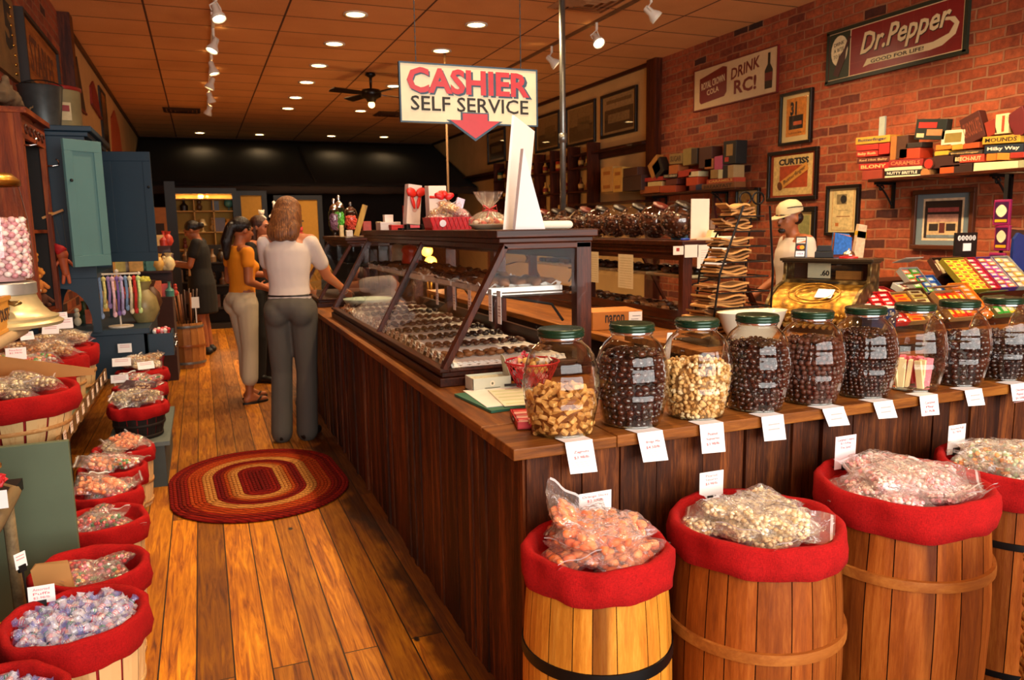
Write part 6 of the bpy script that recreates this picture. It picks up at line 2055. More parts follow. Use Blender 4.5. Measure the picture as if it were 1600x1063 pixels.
for (px, py, k, h, col, lab, cat) in ((288, 330, 'bottle', .22, '#20140c', 'dark slender bottle on the upper lit shelf', 'bottle'), (312, 330, 'figure', .24, '#5a3a1c', 'brown figurine on the upper lit shelf', 'figurine'),
          (314, 311, 'vase', .14, '#d8b070', 'pale vase topping the lit shelf', 'vase'), (324, 311, 'figure', .15, '#b8622c', 'orange figurine topping the lit shelf', 'figurine'), (337, 330, 'box', .17, '#2c1c12', 'dark box at the right of the upper lit shelf', 'box'),
          (358, 330, 'globe', .21, '#4a8070', 'green desk globe at the right end of the upper lit shelf', 'globe'), (318, 363, 'lamp', .22, '#f0d090', 'pale lantern on the lower lit shelf', 'lantern'),
          (300, 363, 'vase', .2, '#8a5a2c', 'tan vase on the lower lit shelf', 'vase'), (334, 363, 'figure', .26, '#c89858', 'tall pale figurine on the lower lit shelf', 'figurine'), (345, 363, 'box', .24, '#4a2c1a', 'brown box on the lower lit shelf', 'box'), (357, 363, 'vase', .22, '#d8903c', 'amber vase on the lower lit shelf', 'vase'),
          (290, 390, 'figure', .2, '#6e2a1c', 'dark red figurine on the bottom lit shelf', 'figurine'), (352, 390, 'bottle', .26, '#3a2414', 'brown bottle on the bottom lit shelf', 'bottle')):
 p = PX(px, py, y=YD + .12)
 zz = min(zs, key=lambda q: abs(q - p.z)) + .008
 trinket(k, p.x, YD + .14, zz, h, col, lab, cat)
# two cream panels beside it
for (a, lab) in (((376, 305, 413, 372), 'narrow cream wall panel between dark posts at the far end'), ((436, 312, 500, 380), 'wide mustard wall panel behind the white-shirted woman')):
 x0, x1, z0, z1 = far_box(a[0], a[1], a[2], a[3], YD + .2)
 t = thing('wall_panel', lab, 'panel', ((x0 + x1) / 2, YD + .3, 0), 0)
 w = (x1 - x0) / 2
 MB().bb((-w, 0, 0), (w, .03, z1)).build('panel_board', flat('#b8842f', .8, 0, .06), t)
 MB().bb((-w - .09, -.02, 0), (-w, .04, z1 + .08)).bb((w, -.02, 0), (w + .09, .04, z1 + .08)).bb((-w, -.02, z1), (w, .04, z1 + .08)).build('frame', BLACK, t)
x0, x1, z0, z1 = far_box(560, 310, 790, 400, 16.5)
struct(MB().bb((x0 - 1.6, 16.6, 0), (5.38, 16.7, 2.3)).build('trim_6', flat('#1c110a', .9)))
# warm pendant globes glowing through the case
for (px, py, yy) in ((667, 392, 11.5), (673, 410, 10.8)):
 p = PX(px, py, y=yy)
 t = thing('table_lamp', 'small glowing amber lamp seen through the display case, %s one' % ('upper' if py < 400 else 'lower'), 'lamp', (p.x, yy, 0))
 MB().ball((0, 0, p.z), .09, 16, 10).build('glowing_globe', glow('amber_globe', '#ffb040', 6), t, True)
 MB().cyl((0, 0, 0), (0, 0, p.z - .06), .02).cyl((0, 0, 0), (0, 0, .03), .14, n=18).build('stand', BRASS, t, True)
 pl = bpy.data.lights.new('lamp_glow', 'POINT')
 pl.energy = 18
 pl.color = (1, .6, .25)
 pl.shadow_soft_size = .1
 o = bpy.data.objects.new('lamp_glow', pl)
 COL.objects.link(o)
 o.location = (p.x, yy - .2, p.z)
# toys and plush on stands at the far end
t = thing('toy_rack', 'tiered dark rack of soft toys at the far end, left of the white-shirted woman', 'rack', (2.1, 12.8, 0))
p = PX(437, 345, y=12.8)
t.location = (p.x, 12.8, 0)
zt = [PX(437, v, y=12.8).z for v in (345, 372, 400, 430)]
m = MB()
for k, z in enumerate(zt):
 m.bb((-.40, -.1 - .06 * k, z - .02), (.36, .3, z))
for xx in (-.4, .34):
 m.bb((xx, .26, 0), (xx + .03, .3, zt[0]))
m.build('shelf_board', BLACK, t)
random.seed(4)
PL = ['#d8c0a0', '#c89868', '#e8e0d0', '#3a7a90', '#e08030', '#8ab040', '#c84040', '#e8d890', '#b06848', '#f0e8e0']
nm = ['cream', 'tan', 'white', 'teal', 'orange', 'green', 'red', 'pale yellow', 'rust', 'ivory']
def plush(x, y, z, h, col, label, grp):
 c = flat(col, .9, 0, .15)
 t = thing('soft_toy', label, 'soft toy', (x, y, z), U(-.6, .6), grp)
 b = MB().ball((0, 0, .3 * h), (.28 * h, .24 * h, .30 * h), 12, 8)
 for s in (-1, 1):
  b.limb((s * .2 * h, -.05 * h, .38 * h), (s * .36 * h, -.18 * h, .22 * h), .09 * h, .08 * h)
  b.limb((s * .14 * h, -.08 * h, .08 * h), (s * .2 * h, -.34 * h, .09 * h), .1 * h, .09 * h)
 b.build('toy_body', c, t, True)
 b = MB().ball((0, -.02 * h, .76 * h), (.26 * h, .22 * h, .23 * h), 12, 8).ball((0, -.22 * h, .70 * h), .09 * h)
 for s in (-1, 1):
  b.ball((s * .2 * h, 0, .94 * h), .08 * h, 8, 6)
 b.build('toy_head', c, t, True)
 MB().ball((-.09 * h, -.22 * h, .80 * h), .025 * h, 6, 4).build('eye', BLACK, t)
 MB().ball((.09 * h, -.22 * h, .80 * h), .025 * h, 6, 4).build('eye', BLACK, t)
 return t
rows = ['top', 'second', 'third', 'lowest']
for k, z in enumerate(zt):
 for j in range(5 if k else 3):
  c = (j * 3 + k * 4) % 10 if k else (9, 3, 2)[j]
  h = .30 if (k == 0 and j == 0) else .17
  plush(t.location.x + (-.30 + j * .15 if k else (-.02, .22, -.27)[j]), 12.8 - .02 - .05 * k, z, h, PL[c], '%s soft toy on the %s board of the far toy rack' % (nm[c], rows[k]), 'soft toys on the %s board' % rows[k])
# dark stacks of goods between the lit shelf and the aisle
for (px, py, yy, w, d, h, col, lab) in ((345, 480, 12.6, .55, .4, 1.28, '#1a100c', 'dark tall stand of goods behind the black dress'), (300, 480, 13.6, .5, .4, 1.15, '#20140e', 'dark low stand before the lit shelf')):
 p = PX(px, py, y=yy)
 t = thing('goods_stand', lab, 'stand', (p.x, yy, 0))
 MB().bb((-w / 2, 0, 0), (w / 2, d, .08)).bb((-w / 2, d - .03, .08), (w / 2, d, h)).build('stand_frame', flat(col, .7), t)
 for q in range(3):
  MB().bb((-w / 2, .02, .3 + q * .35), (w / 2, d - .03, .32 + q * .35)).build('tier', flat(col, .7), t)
 for q in range(3):
  for j in range(4):
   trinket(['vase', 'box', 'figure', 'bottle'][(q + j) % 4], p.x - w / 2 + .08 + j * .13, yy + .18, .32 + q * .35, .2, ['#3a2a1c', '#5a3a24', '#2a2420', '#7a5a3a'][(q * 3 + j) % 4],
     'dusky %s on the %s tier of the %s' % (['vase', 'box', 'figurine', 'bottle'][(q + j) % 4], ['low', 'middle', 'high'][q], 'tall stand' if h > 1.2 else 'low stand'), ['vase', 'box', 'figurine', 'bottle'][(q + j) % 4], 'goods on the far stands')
# far left poster and lit goods
p = PX(245, 335, y=13.0)
t = thing('poster', 'faded orange poster with a dark shape, at the far left behind the open blue door', 'poster', (p.x, 13.0, 0))
MB().bb((-.20, 0, .9), (.13, .02, 1.86)).build('poster_board', flat('#a0622c', .7, 0, .1), t)
MB().bb((-.06, -.003, 1.35), (.09, 0, 1.62)).build('printed_shape', flat('#2a1a10', .7), t)
MB().bb((-.22, 0, 0), (-.19, .03, 1.9)).bb((.13, 0, 0), (.28, .03, 2.25)).build('post', BLACK, t)
# small barrel of canes in the aisle
bb = PX(290, 560, z=0)
t = thing('small_barrel', 'small pale barrel of walking sticks by the blue table in the aisle', 'barrel', (-.21, 9.2, 0))
random.seed(12)
m = MB()
for i in range(14):
 a0, a1 = 2 * PI * i / 14 + .01, 2 * PI * (i + 1) / 14 - .01
 vs = []
 for z in (0, .12, .25, .38, .5):
  r = .165 + .02 * math.sin(PI * z / .5)
  for q in (a0, a1):
   vs.append((math.cos(q) * r, math.sin(q) * r, z))
 m.add(vs, [(k * 2, k * 2 + 1, k * 2 + 3, k * 2 + 2) for k in range(4)])
m.build('staves', wood('cane_barrel', '#8a5428', '#a86c38', '#c08848', 'Z', 1, .5, .1, .2), t)
for z in (.06, .25, .46):
 MB().lathe([(.172 + .02 * math.sin(PI * z / .5), z - .014), (.175 + .02 * math.sin(PI * z / .5), z), (.172 + .02 * math.sin(PI * z / .5), z + .014)], 28, cap=False).build('hoop', flat('#8a4a1c' if z == .25 else '#707070', .4, .5 if z != .25 else 0), t, True)
MB().lathe([(.001, .40), (.165, .40)], 24, cap=False).build('inner_board', BLACK, t)
for k in range(12):
 a = k * 2.4
 q = .03 + .009 * k
 x, y = -.21 + math.cos(a) * q, 9.2 + math.sin(a) * q
 o = MB().tube([(0, 0, .0), (math.cos(a) * .04, math.sin(a) * .04, .40 + .03 * (k % 3))], .009, 6).build('walking_stick', flat(['#5a2c14', '#8a5024', '#3a1c10'][k % 3], .5), None, True, loc=(x, y, .405))
 tag(o, 'wooden stick standing in the small pale barrel', 'stick', 'sticks in the small barrel')
o = MB().bb((-.04, -.002, 0), (.04, .002, .12)).bb((-.005, 0, -.25), (.005, .004, 0)).build('stick_card', PAPER, None, loc=(-.10, 9.12, .66))
tag(o, 'small white price card on a stick in the small barrel', 'price card')
# braided rug
t = None
m = MB()
cols = ['#7a1410','#8a1c10','#6e1210','#82200f','#8a1c10','#b04418','#a83c14','#b04418','#a83c14','#c08040','#c88a44','#c08040','#7a1410','#6a1010','#82200f','#a84414','#b06a30','#c08040','#c88a44','#7a1410','#8a1c10','#7a1410','#6e1210','#6e1210']
cx_, cy_ = .225, 4.70
nr = 24
half = .33
for k in range(nr):
 r = .012 + k * .0205
 pts = []
 for i in range(40):
  a = 2 * PI * i / 40
  pts.append((math.cos(a) * r * (1 + .02 * math.sin(2 * a)), math.sin(a) * r + (half if math.sin(a) > 0 else -half) * (.55 + 0 * k), .009))
 m.mat(k)
 m.tube(pts, .0112, 6, True, .75)
def braid(col, i):
 g = G('braid_%d' % i)
 co = g.coord()
 w = g.n('TexWave', 0, {'wave_type': 'BANDS', 'bands_direction': 'DIAGONAL'}, Vector=co, Scale=16.0, Distortion=3.0, Detail=2.0)
 n = g.noise(co, 60, 2)
 g.link(g.mix(C(col), tuple(c * .45 for c in C(col)[:3]) + (1,), g.ramp(g.math('ADD', g.math('MULTIPLY', w, .6), g.math('MULTIPLY', n, .4)), [(.35, (0, 0, 0, 1)), (.65, (1, 1, 1, 1))])), 'Base Color')
 g.set(Roughness=.95)
 g.b.inputs['Specular IOR Level'].default_value = .1
 g.bump(w, .5, .004)
 return g.m
bm_ = {}
mats_ = []
for i in range(nr):
 c = cols[nr - 1 - i]
 if c not in bm_:
  bm_[c] = braid(c, i)
 mats_.append(bm_[c])
o = m.build('braided_rug', mats_, None, True, loc=(cx_, cy_, 0))
o.rotation_euler = (0, 0, .05)
tag(o, 'oval braided rug in dark red, orange and tan rings on the plank floor', 'rug')
# ------------------------------------------------------------------ on top of the long glass case
ZT = .9 + CH + .001
def top_at(px, x=1.2):
 return PX(px, 357, x=x).y
# tall white stand-up box and its triangular back
t = thing('display_board', 'tall white board with a triangular easel back, near end of the case top', 'display board', (1.2, 2.88, ZT))
a, b, c, d = PX(800, 180, y=2.92), PX(832, 205, y=3.03), PX(818, 357, y=3.03), PX(786, 357, y=2.92)
o_ = Vector((1.2, 2.88, ZT))
for v in (c, d):
 v.z = ZT
th = Vector((.012, .004, 0))
m = MB()
m.add([q - o_ for q in (a, b, c, d, a + th, b + th, c + th, d + th)], [(0, 3, 2, 1), (4, 5, 6, 7), (0, 1, 5, 4), (1, 2, 6, 5), (2, 3, 7, 6), (3, 0, 4, 7)])
WB = flat('#ece6de', .5, 0, .02)
m.build('board', WB, t)
a, b, c = PX(818, 232, y=2.84), PX(852, 357, y=2.80), PX(805, 357, y=2.86)
b.z = c.z = ZT
th = Vector((-.004, .02, 0))
m = MB()
m.add([q - o_ for q in (a, b, c, a + th, b + th, c + th)], [(0, 2, 1), (3, 4, 5), (0, 1, 4, 3), (1, 2, 5, 4), (2, 0, 3, 5)])
m.build('easel_back', flat('#f4f4f2', .5, 0, .01), t)
y = top_at(876, 1.36)
o = MB().limb((-.06, 0, .016), (.06, .0, .016), .016, .016).build('rolled_towel', flat('#e6dcc4', .8, 0, .05), None, True, loc=(1.34, 2.86, ZT))
tag(o, 'small rolled cream cloth lying on the case top beside the white board', 'cloth')
# plate of sweets in cellophane
PY = top_at(757, 1.17)
t = thing('gift_plate', 'pale plate of sweets in gathered cellophane with a red ribbon', 'gift', (1.19, PY, ZT))
MB().lathe([(.0001, 0), (.06, 0), (.085, .018), (.09, .024), (.083, .022), (.055, .006), (.0001, .006)], 30, cap=False).build('plate', flat('#c8b898', .4, 0, .05), t, True)
m = MB()
random.seed(1)
for k in range(26):
 a = k * 2.4
 q = .014 * math.sqrt(k)
 m.mat(k % 3).ball((math.cos(a) * q, math.sin(a) * q, .024 + .02 * (1 - q / .08) + .006 * (k % 2)), (.014, .011, .009), 7, 5, noise=.15)
o = m.build('sweets', [flat('#d8a070', .4, 0, .2), flat('#e8d8c0', .4, 0, .1), flat('#c06050', .4, 0, .2)], t, True)
o['kind'] = 'stuff'
m = MB()
m.lathe([(.088, .018), (.086, .045), (.05, .07), (.014, .085), (.012, .092), (.045, .13), (.062, .165)], 30, cap=False, rf=lambda r, z, a: r * (1 + (.10 if z > .05 else .03) * math.sin(a * 9) + (.06 if z > .1 else 0) * math.sin(a * 17)))
m.build('cellophane', FILM, t)
m = MB().lathe([(.014, .082), (.017, .087), (.014, .092)], 12, cap=False)
for s in (-1, 1):
 m.tube([(0, -.016, .087), (s * .03, -.02, .105), (s * .035, -.02, .08), (0, -.016, .087)], .004, 5)
 m.tube([(0, -.016, .087), (s * .02, -.03, .05)], .004, 5)
m.build('ribbon', flat('#c8202a', .4), t, True)
# red lattice basket with popcorn bags
BY = top_at(697, 1.16)
t = thing('gift_basket', 'bright red rectangular basket with a round white sticker, heaped with bagged popcorn', 'gift basket', (1.17, BY, ZT))
RB = flat('#c8141a', .4, 0, .08)
m = MB()
m.prism([(-.10, -.07), (.10, -.07), (.10, .07), (-.10, .07)], .004)
for (a, b) in (((-.10, -.07), (.10, -.07)), ((.10, -.07), (.10, .07)), ((.10, .07), (-.10, .07)), ((-.10, .07), (-.10, -.07))):
 a3, b3 = Vector((a[0], a[1], 0)), Vector((b[0], b[1], 0))
 o1, o2 = a3 * 1.12 + Vector((0, 0, .062)), b3 * 1.12 + Vector((0, 0, .062))
 m.add([a3, b3, o2, o1, a3 * .97, b3 * .97, o2 * .97 + Vector((0, 0, .002)), o1 * .97 + Vector((0, 0, .002))], [(0, 1, 2, 3), (5, 4, 7, 6), (3, 2, 6, 7)])
m.build('basket_walls', RB, t)
m = MB()
for k in range(9):
 x = -.095 + k * .0235
 for s in (-1, 1):
  m.bar((x, -.071, .004), (x + s * .022, -.0795, .06), .0025, .0035)
m.build('lattice', flat('#a81016', .4), t)
L = frame_mtx((-.05, -.079, .032), (1, 0, 0), (0, -.14, 1))
MB().prism([(.017 * math.cos(a), .017 * math.sin(a)) for a in [i * PI / 12 for i in range(24)]], .002, L).build('round_sticker', flat('#e8e4ea', .5), t)
m = MB()
for v in m.v:
 pass
for k in range(6):
 bag('cone' if k % 2 else 'cream', k % 3, (1.17 + [-.06, .0, .06, -.04, .04, .0][k], BY + [-.02, .02, -.01, .03, .02, -.03][k], ZT + .055 + .012 * k), (U(-.5, .5) + .5, U(-.4, .4), k * 1.1), 'bag of popcorn sweets heaped in the bright red basket', 'popcorn bags in the red basket', .75)
o = MB().bb((-.02, -.008, 0), (.02, .008, .085)).build('striped_packet', flat('#d8c8e0', .5, 0, .3, vs=50), None, loc=(1.215, BY - .01, ZT + .075))
o.rotation_euler = (0, .3, 0)
tag(o, 'lilac patterned upright packet poking out of the red basket', 'packet')
m = MB()
for s in (-1, 1):
 m.ball((s * .026, 0, .012), (.026, .010, .016), 10, 6, Matrix.Rotation(-s * .4, 3, 'Y'), .12)
o = m.build('red_bow', RB, None, True, loc=(1.15, BY - .02, ZT + .155))
tag(o, 'red ribbon bow crowning the popcorn bags in the red basket', 'bow')
# two tall white gift boxes
for (px, hh, wv, yy, lab, bow) in ((646, .165, .07, None, 'tall white gift box with a large red organza bow on a black stand', 1), (681, .175, .09, None, 'second tall white gift box, behind the bowed one, with a small red bow', .5)):
 yy = top_at(px, 1.12 if bow == 1 else 1.2)
 t = thing('gift_box', lab, 'gift box', (1.12 if bow == 1 else 1.22, yy, ZT), .25, 'tall white gift boxes on the case top')
 tilt = Matrix.Rotation(.10 if bow == 1 else -.02, 4, 'Y')
 zb = .03 if bow == 1 else 0
 m = MB()
 m.prism([(-wv * .62, 0), (wv * .62, 0), (wv * .62, .045), (-wv * .62, .045)], hh * 1.35, Matrix.Translation((0, 0, zb)) @ tilt)
 m.build('box_body', flat('#ead9cc', .45, 0, .02), t, bev=.003)
 m = MB()
 zc = zb + hh * 1.0
 m.box((hh * .1 * (bow == 1), -.002, zc), (wv * 1.26, .006, .014))
 for s in (-1, 1):
  m.ball((s * .03 * bow + hh * .1, -.016, zc + .014), (.034 * bow, .010, .024), 10, 6, Matrix.Rotation(-s * .5, 3, 'Y'), .12)
  m.ball((s * .018 * bow + hh * .09, -.012, zc - .04), (.012, .005, .04 * bow), 8, 6, Matrix.Rotation(s * .25, 3, 'Y'))
 m.build('organza_bow', flat('#d8281c', .4, 0, .1), t, True)
 MB().prism([(.014 * math.cos(a), .014 * math.sin(a)) for a in [i * PI / 10 for i in range(20)]], .001, frame_mtx((.01, -.001, zb + hh * .5), (1, 0, 0), (0, 0, 1))).build('seal', flat('#d8a898', .5), t)
 if bow == 1:
  MB().box((0, .03, .006), (.14, .05, .012)).box((-.05, -.01, .016), (.012, .03, .03)).box((.05, -.01, .016), (.012, .03, .03)).bar((0, .05, .006), (0, .075, .10), .012, .012).build('black_stand', BLACK, t)
# small boxes at the far end of the case top
for (px, w, h, dz, col, lab, x) in ((606, .13, .05, 0, '#e4dcd8', 'low white gift carton with a round seal at the far end of the case top', 1.13), (601, .055, .045, .051, '#e6dedc', 'small white cube box on top of the low gift carton', 1.13),
         (630, .07, .03, 0, '#c8241c', 'small red and white striped box beside the low gift carton', 1.10), (592, .03, .055, 0, '#d8c890', 'small pale jar with a cream lid at the far end of the case top', 1.11)):
 yy = min(top_at(px, x), 5.25) - (.1 if dz == 0 and w > .1 else 0)
 t = thing('gift_carton', lab, 'box', (x, 4.95 if w > .1 or dz else yy, ZT + dz), 0, 'small boxes at the far end of the case top')
 if px == 630:
  t.location.y = 4.62
 if px == 592:
  t.location.y = 5.15
 MB().bb((-w / 2, -w / 2, 0), (w / 2, w / 2, h)).build('box_body', flat(col, .5, 0, .02), t, bev=.002)
 MB().bb((-w / 2 - .001, -w / 2 - .001, h * .72), (w / 2 + .001, w / 2 + .001, h + .001)).build('box_lid', flat(col, .45, 0, .02), t, bev=.002)
 if px == 606:
  MB().prism([(.016 * math.cos(a), .018 * math.sin(a)) for a in [i * PI / 10 for i in range(20)]], .001, frame_mtx((0, -w / 2 - .001, .02), (1, 0, 0), (0, 0, 1))).build('seal', flat('#c8a090', .5), t)
t = thing('red_gift_bag', 'slim red bag with white tissue behind the small white cartons', 'gift bag', (1.24, 4.78, ZT))
MB().prism([(-.05, -.02), (.05, -.02), (.05, .02), (-.05, .02)], .15).build('bag_body', RB, t)
MB().ball((.02, -.01, .14), (.03, .03, .05), 8, 6, noise=.25).build('tissue', PAPER, t)
# second case top: apothecary jars
Z3 = .9 + .535 + .001
for (px, x, col, lab, h, r) in ((523, .99, '#7c5470', 'tall footed apothecary jar of purple sweets on the second case', .30, .042), (531, 1.12, '#52b83a', 'tall apothecary jar of bright green sweets on the second case', .33, .05), (549, 1.16, '#e8543e', 'apothecary jar of coral pink sweets on the second case', .28, .058)):
 yy = PX(px, 340, x=x).y
 yy = 6.2 + .12 * (px > 525) + .1 * (px > 540)
 p = PX(px, 360, y=yy)
 t = thing('apothecary_jar', lab, 'jar', (p.x, yy, Z3), 0, 'apothecary jars on the second case')
 MB().lathe([(.0001, 0), (.036, 0), (.036, .006), (.01, .02), (.012, .04), (.03, .05), (r, .09), (r * 1.05, h * .55), (r * .9, h * .68), (r * .75, h * .70)], 26, cap=False).build('glass_body', GLASS, t, True)
 MB().lathe([(r * .8, h * .70), (r * .82, h * .72), (r * .7, h * .78), (r * .3, h * .84), (.006, h * .87), (.014, h * .92), (.012, h * .97), (.0001, h)], 22, cap=False).build('domed_lid', CHROME if r < .055 else see_through('smoke_lid', (.8, .78, .7, 1), .05, 1.6, 3), t, True)
 m = MB()
 random.seed(px)
 for k in range(110):
  a = k * 2.4
  zz = .06 + (h * .58 - .06) * k / 110
  q = (r - .014) * (.5 + .5 * R())
  if zz < .09:
   q *= .7
  m.ball((math.cos(a) * q, math.sin(a) * q, zz), .010, 6, 4)
 o = m.build('sweets', flat(col, .35, 0, .25), t, True)
 o['kind'] = 'stuff'
o = MB().prism([(-.02, -.012), (.02, -.012), (.02, .012), (-.02, .012)], .25, Matrix.Translation((0, 0, 0)) @ Matrix.Rotation(.32, 4, 'Y')).build('wooden_board', wood('gold_board', '#8a6420', '#b8902e', '#d0a840', 'Z', 1, .4, .1, .1), None, loc=(PX(558, 355, y=6.1).x - .01, 6.1, Z3 + .006))
tag(o, 'narrow golden wooden board leaning on the second case beside the coral jar', 'board')
for (px, w, h, col, lab) in ((545, .05, .05, '#d8d0c8', 'small white box before the apothecary jars'), (533, .03, .09, '#d8c088', 'pale slim bottle before the green jar'), (573, .07, .12, '#a83a28', 'red patterned packet at the right end of the second case')):
 p = PX(px, 350, y=6.1 if px != 573 else 6.5)
 o = MB().bb((-w / 2, -.02, 0), (w / 2, .02, h)).build('small_packet' if px != 533 else 'slim_bottle', flat(col, .5, 0, .2, vs=40), None, bev=.004, loc=(p.x, p.y, Z3))
 tag(o, lab, 'packet')
# ------------------------------------------------------------------ round nut jars on the back case
Z2 = .84 + .555 + .001
GJ = []
NUTS = [flat('#4a2412', .35, 0, .3), flat('#6a3818', .35, 0, .3), flat('#2a140c', .3, 0, .3)]
places = ['nearest', 'second', 'third', 'fourth', 'fifth', 'sixth', 'seventh', 'eighth', 'ninth', 'tenth', 'eleventh', 'twelfth']
k = 0
for row in range(11):
 yy = 4.25 + row * .27
 for x in ((2.86, 3.12) if row > 6 else (2.86,)):
  if k >= 12:
   break
  t = thing('globe_jar', 'tilted round glass jar of dark nuts on the back case, %s from the front' % (places[k]), 'jar', (x, yy, Z2 + .0), .0, 'round nut jars on the back case')
  q = Matrix.Rotation(.45, 3, 'X') @ Matrix.Rotation(.1, 3, 'Y')
  c = Vector((0, 0, .118))
  r = .115
  prof = [(r * math.sin(a), -r * math.cos(a)) for a in [PI * i / 16 for i in range(0, 14)]]
  prof[0] = (.001, -r)
  prof += [(.055, .108), (.06, .118), (.058, .125)]
  MB().lathe(prof, 30, c, q, cap=False).build('glass_bowl', see_through('globe_glass', (.93, .92, .9, 1), .03, 1.5, 1.6), t, True)
  MB().lathe([(.052, .108), (.055, .112), (.055, .122), (.0001, .124)], 24, c, q, cap=False).build('jar_lid', flat('#5a1c14' if k % 4 == 1 else '#1c130e', .3), t, True)
  m = MB()
  random.seed(k)
  for j in range(190):
   a, b = U(0, 2 * PI), U(-1, .62)
   cb = math.sqrt(max(0, 1 - b * b))
   v = Vector((math.cos(a) * cb, math.sin(a) * cb, b)) * (r - .013)
   if v.z > .055:
    continue
   m.mat(j % 3).ball(c + v, (.011, .009, .009), 6, 4, Matrix.Rotation(U(0, 6), 3, 'X'))
  m.mat(0).lathe([(.001, -r + .02), (r * .6, -r * .6), (r * .80, -.01), (r * .74, .04), (.001, .055)], 16, c)
  o = m.build('nuts', NUTS, t, True)
  o['kind'] = 'stuff'
  k += 1
for (px, yy, col, w, d, h, lab) in ((1062, 4.35, '#5aa8d8', .10, .05, .15, 'light blue paper bag standing behind the nearest round nut jar'),):
 p = PX(px, 360, y=yy)
 t = thing('paper_bag', lab, 'paper bag', (p.x, yy, Z2), -.3)
 m = MB()
 m.add([(-w / 2, -d / 2, 0), (w / 2, -d / 2, 0), (w / 2, d / 2, 0), (-w / 2, d / 2, 0), (-w / 2 * .9, -.003, h), (w / 2 * .9, -.003, h), (w / 2 * .9, .003, h), (-w / 2 * .9, .003, h)], [(0, 3, 2, 1), (4, 5, 6, 7), (0, 1, 5, 4), (1, 2, 6, 5), (2, 3, 7, 6), (3, 0, 4, 7)])
 m.build('bag_body', flat(col, .6, 0, .03), t)
 MB().prism([(.014 * math.cos(a), .014 * math.sin(a)) for a in [i * PI / 8 for i in range(16)]], .001, frame_mtx((-.02, -.012, h * .7), (1, 0, 0), (0, .12, 1))).build('round_seal', flat('#d8b040', .5), t)
t = thing('napkin_stack', 'low heap of cream paper on the near corner of the back case', 'paper', (2.99, 4.02, Z2))
MB().box((0, 0, .006), (.24, .12, .012), .3).box((.02, .0, .016), (.16, .1, .008), -.2).build('paper_sheets', flat('#e6d6b8', .8, 0, .04), t)
MB().prism([(-.03, 0), (.03, 0), (.016, .04), (-.016, .04)], .05, frame_mtx((-.03, .03, .020), (1, 0, 0), (0, 0, 1))).build('folded_tent', flat('#d8c898', .8), t)
o = MB().cyl((-.03, 0, 0), (.03, .0, 0), .006, n=8).build('pen', flat('#1c3c9a', .3), None, True, loc=(2.76, 4.02, Z2 + .007))
tag(o, 'blue pen lying on the near edge of the back case', 'pen')
p = PX(1094, 344, y=4.12)
t = thing('sign_board', 'blank white upright board standing on the near end of the back case', 'board', (p.x, 4.12, Z2))
MB().bb((-.068, 0, .0), (.068, .006, .255)).build('board', flat('#dccbb8', .4, 0, .02), t)
MB().bb((-.10, -.03, 0), (.10, .05, .006)).build('base', flat('#b88458', .6), t)
# sheets taped to the near end of the back case
for (px0, py0, px1, py1, lab, seal) in ((1013 - 0, 0, 0, 0, '', 0),):
 pass
for (a, lab) in (((1052, 385, 1068, 398), 'small cream card with a red seal taped at the corner of the back case'), ((1070, 383, 1091, 402), 'blank sheet taped to the edge of the back case, beside the printed one'), ((1090, 383, 1135, 418), 'large printed sheet hanging from the back case edge')):
 p0, p1 = PX(a[0], a[1], y=3.925), PX(a[2], a[3], y=3.925)
 t = thing('taped_sheet', lab, 'paper', (p0.x, 3.925, p1.z), 0, 'papers taped to the back case')
 w, h = p1.x - p0.x, p0.z - p1.z
 MB().bb((0, 0, 0), (w, .0008, h)).build('sheet', flat('#e6dccb', .7, 0, .02), t)
 q = MB()
 if 'printed' in lab and 'large' in lab:
  for j in range(7):
   q.bb((w * .12, -.0006, h * (.16 + .1 * j)), (w * (.85 - .06 * (j % 3)), 0, h * (.16 + .1 * j) + .002))
  q.build('printed_lines', flat('#b89890', .7), t)
 elif 'seal' in lab:
  q.bb((w * .3, -.0006, h * .4), (w * .6, 0, h * .8)).build('red_seal', flat('#9c2a20', .6), t)
# curtain-like printed strips inside the framed doors of the back case
for (px0, px1, py0, py1, lab) in ((919, 936, 393, 442, 'long printed strip behind the first framed pane of the back case'), (967, 990, 397, 452, 'long printed strip behind the second framed pane of the back case')):
 p0, p1 = PX(px0, py0, x=2.69), PX(px1, py1, x=2.69)
 t = thing('printed_strip', lab, 'paper', (2.685, p1.y, p1.z), 0, 'printed strips on the back case')
 w, h = p0.y - p1.y, p0.z - p1.z
 MB().bb((0, 0, 0), (.001, w, h)).build('sheet', flat('#d0c096', .7, 0, .04), t)
 q = MB()
 for j in range(12):
  q.bb((-.0006, w * .1, h * (.06 + .075 * j)), (0, w * .9, h * (.06 + .075 * j) + .002))
 q.build('printed_lines', flat('#a08858', .7), t)
# trays inside the back case
rsb = random.Random(8)
for lv, z in ((0, .84 + .068), (1, .84 + .327)):
 for j in range(6 if lv == 0 else 5):
  yy = 4.15 + j * .5
  t = thing('candy_tray', 'cream tray on the %s of the back case, %s from the front' % (['floor', 'glass shelf'][lv], ord_[j]), 'tray', (2.98, yy + .1, z), 0, 'trays inside the back case')
  MB().bb((-.17, -.2, 0), (.15, .2, .01)).build('tray_board', flat('#d8c48c', .6, 0, .1), t)
  for q in range(14):
   one('candy_piece', choc_me[rsb.randrange(4)], (2.98 - .13 + .06 * (q % 5), yy + .1 - .14 + .13 * (q // 5), z + .03), (0, 0, q), 'candy piece on the %s tray of the back case %s' % (ord_[j], ['floor', 'shelf'][lv]), 'candy', 'candy pieces on the back case %s' % ['floor', 'shelf'][lv], 1.9)
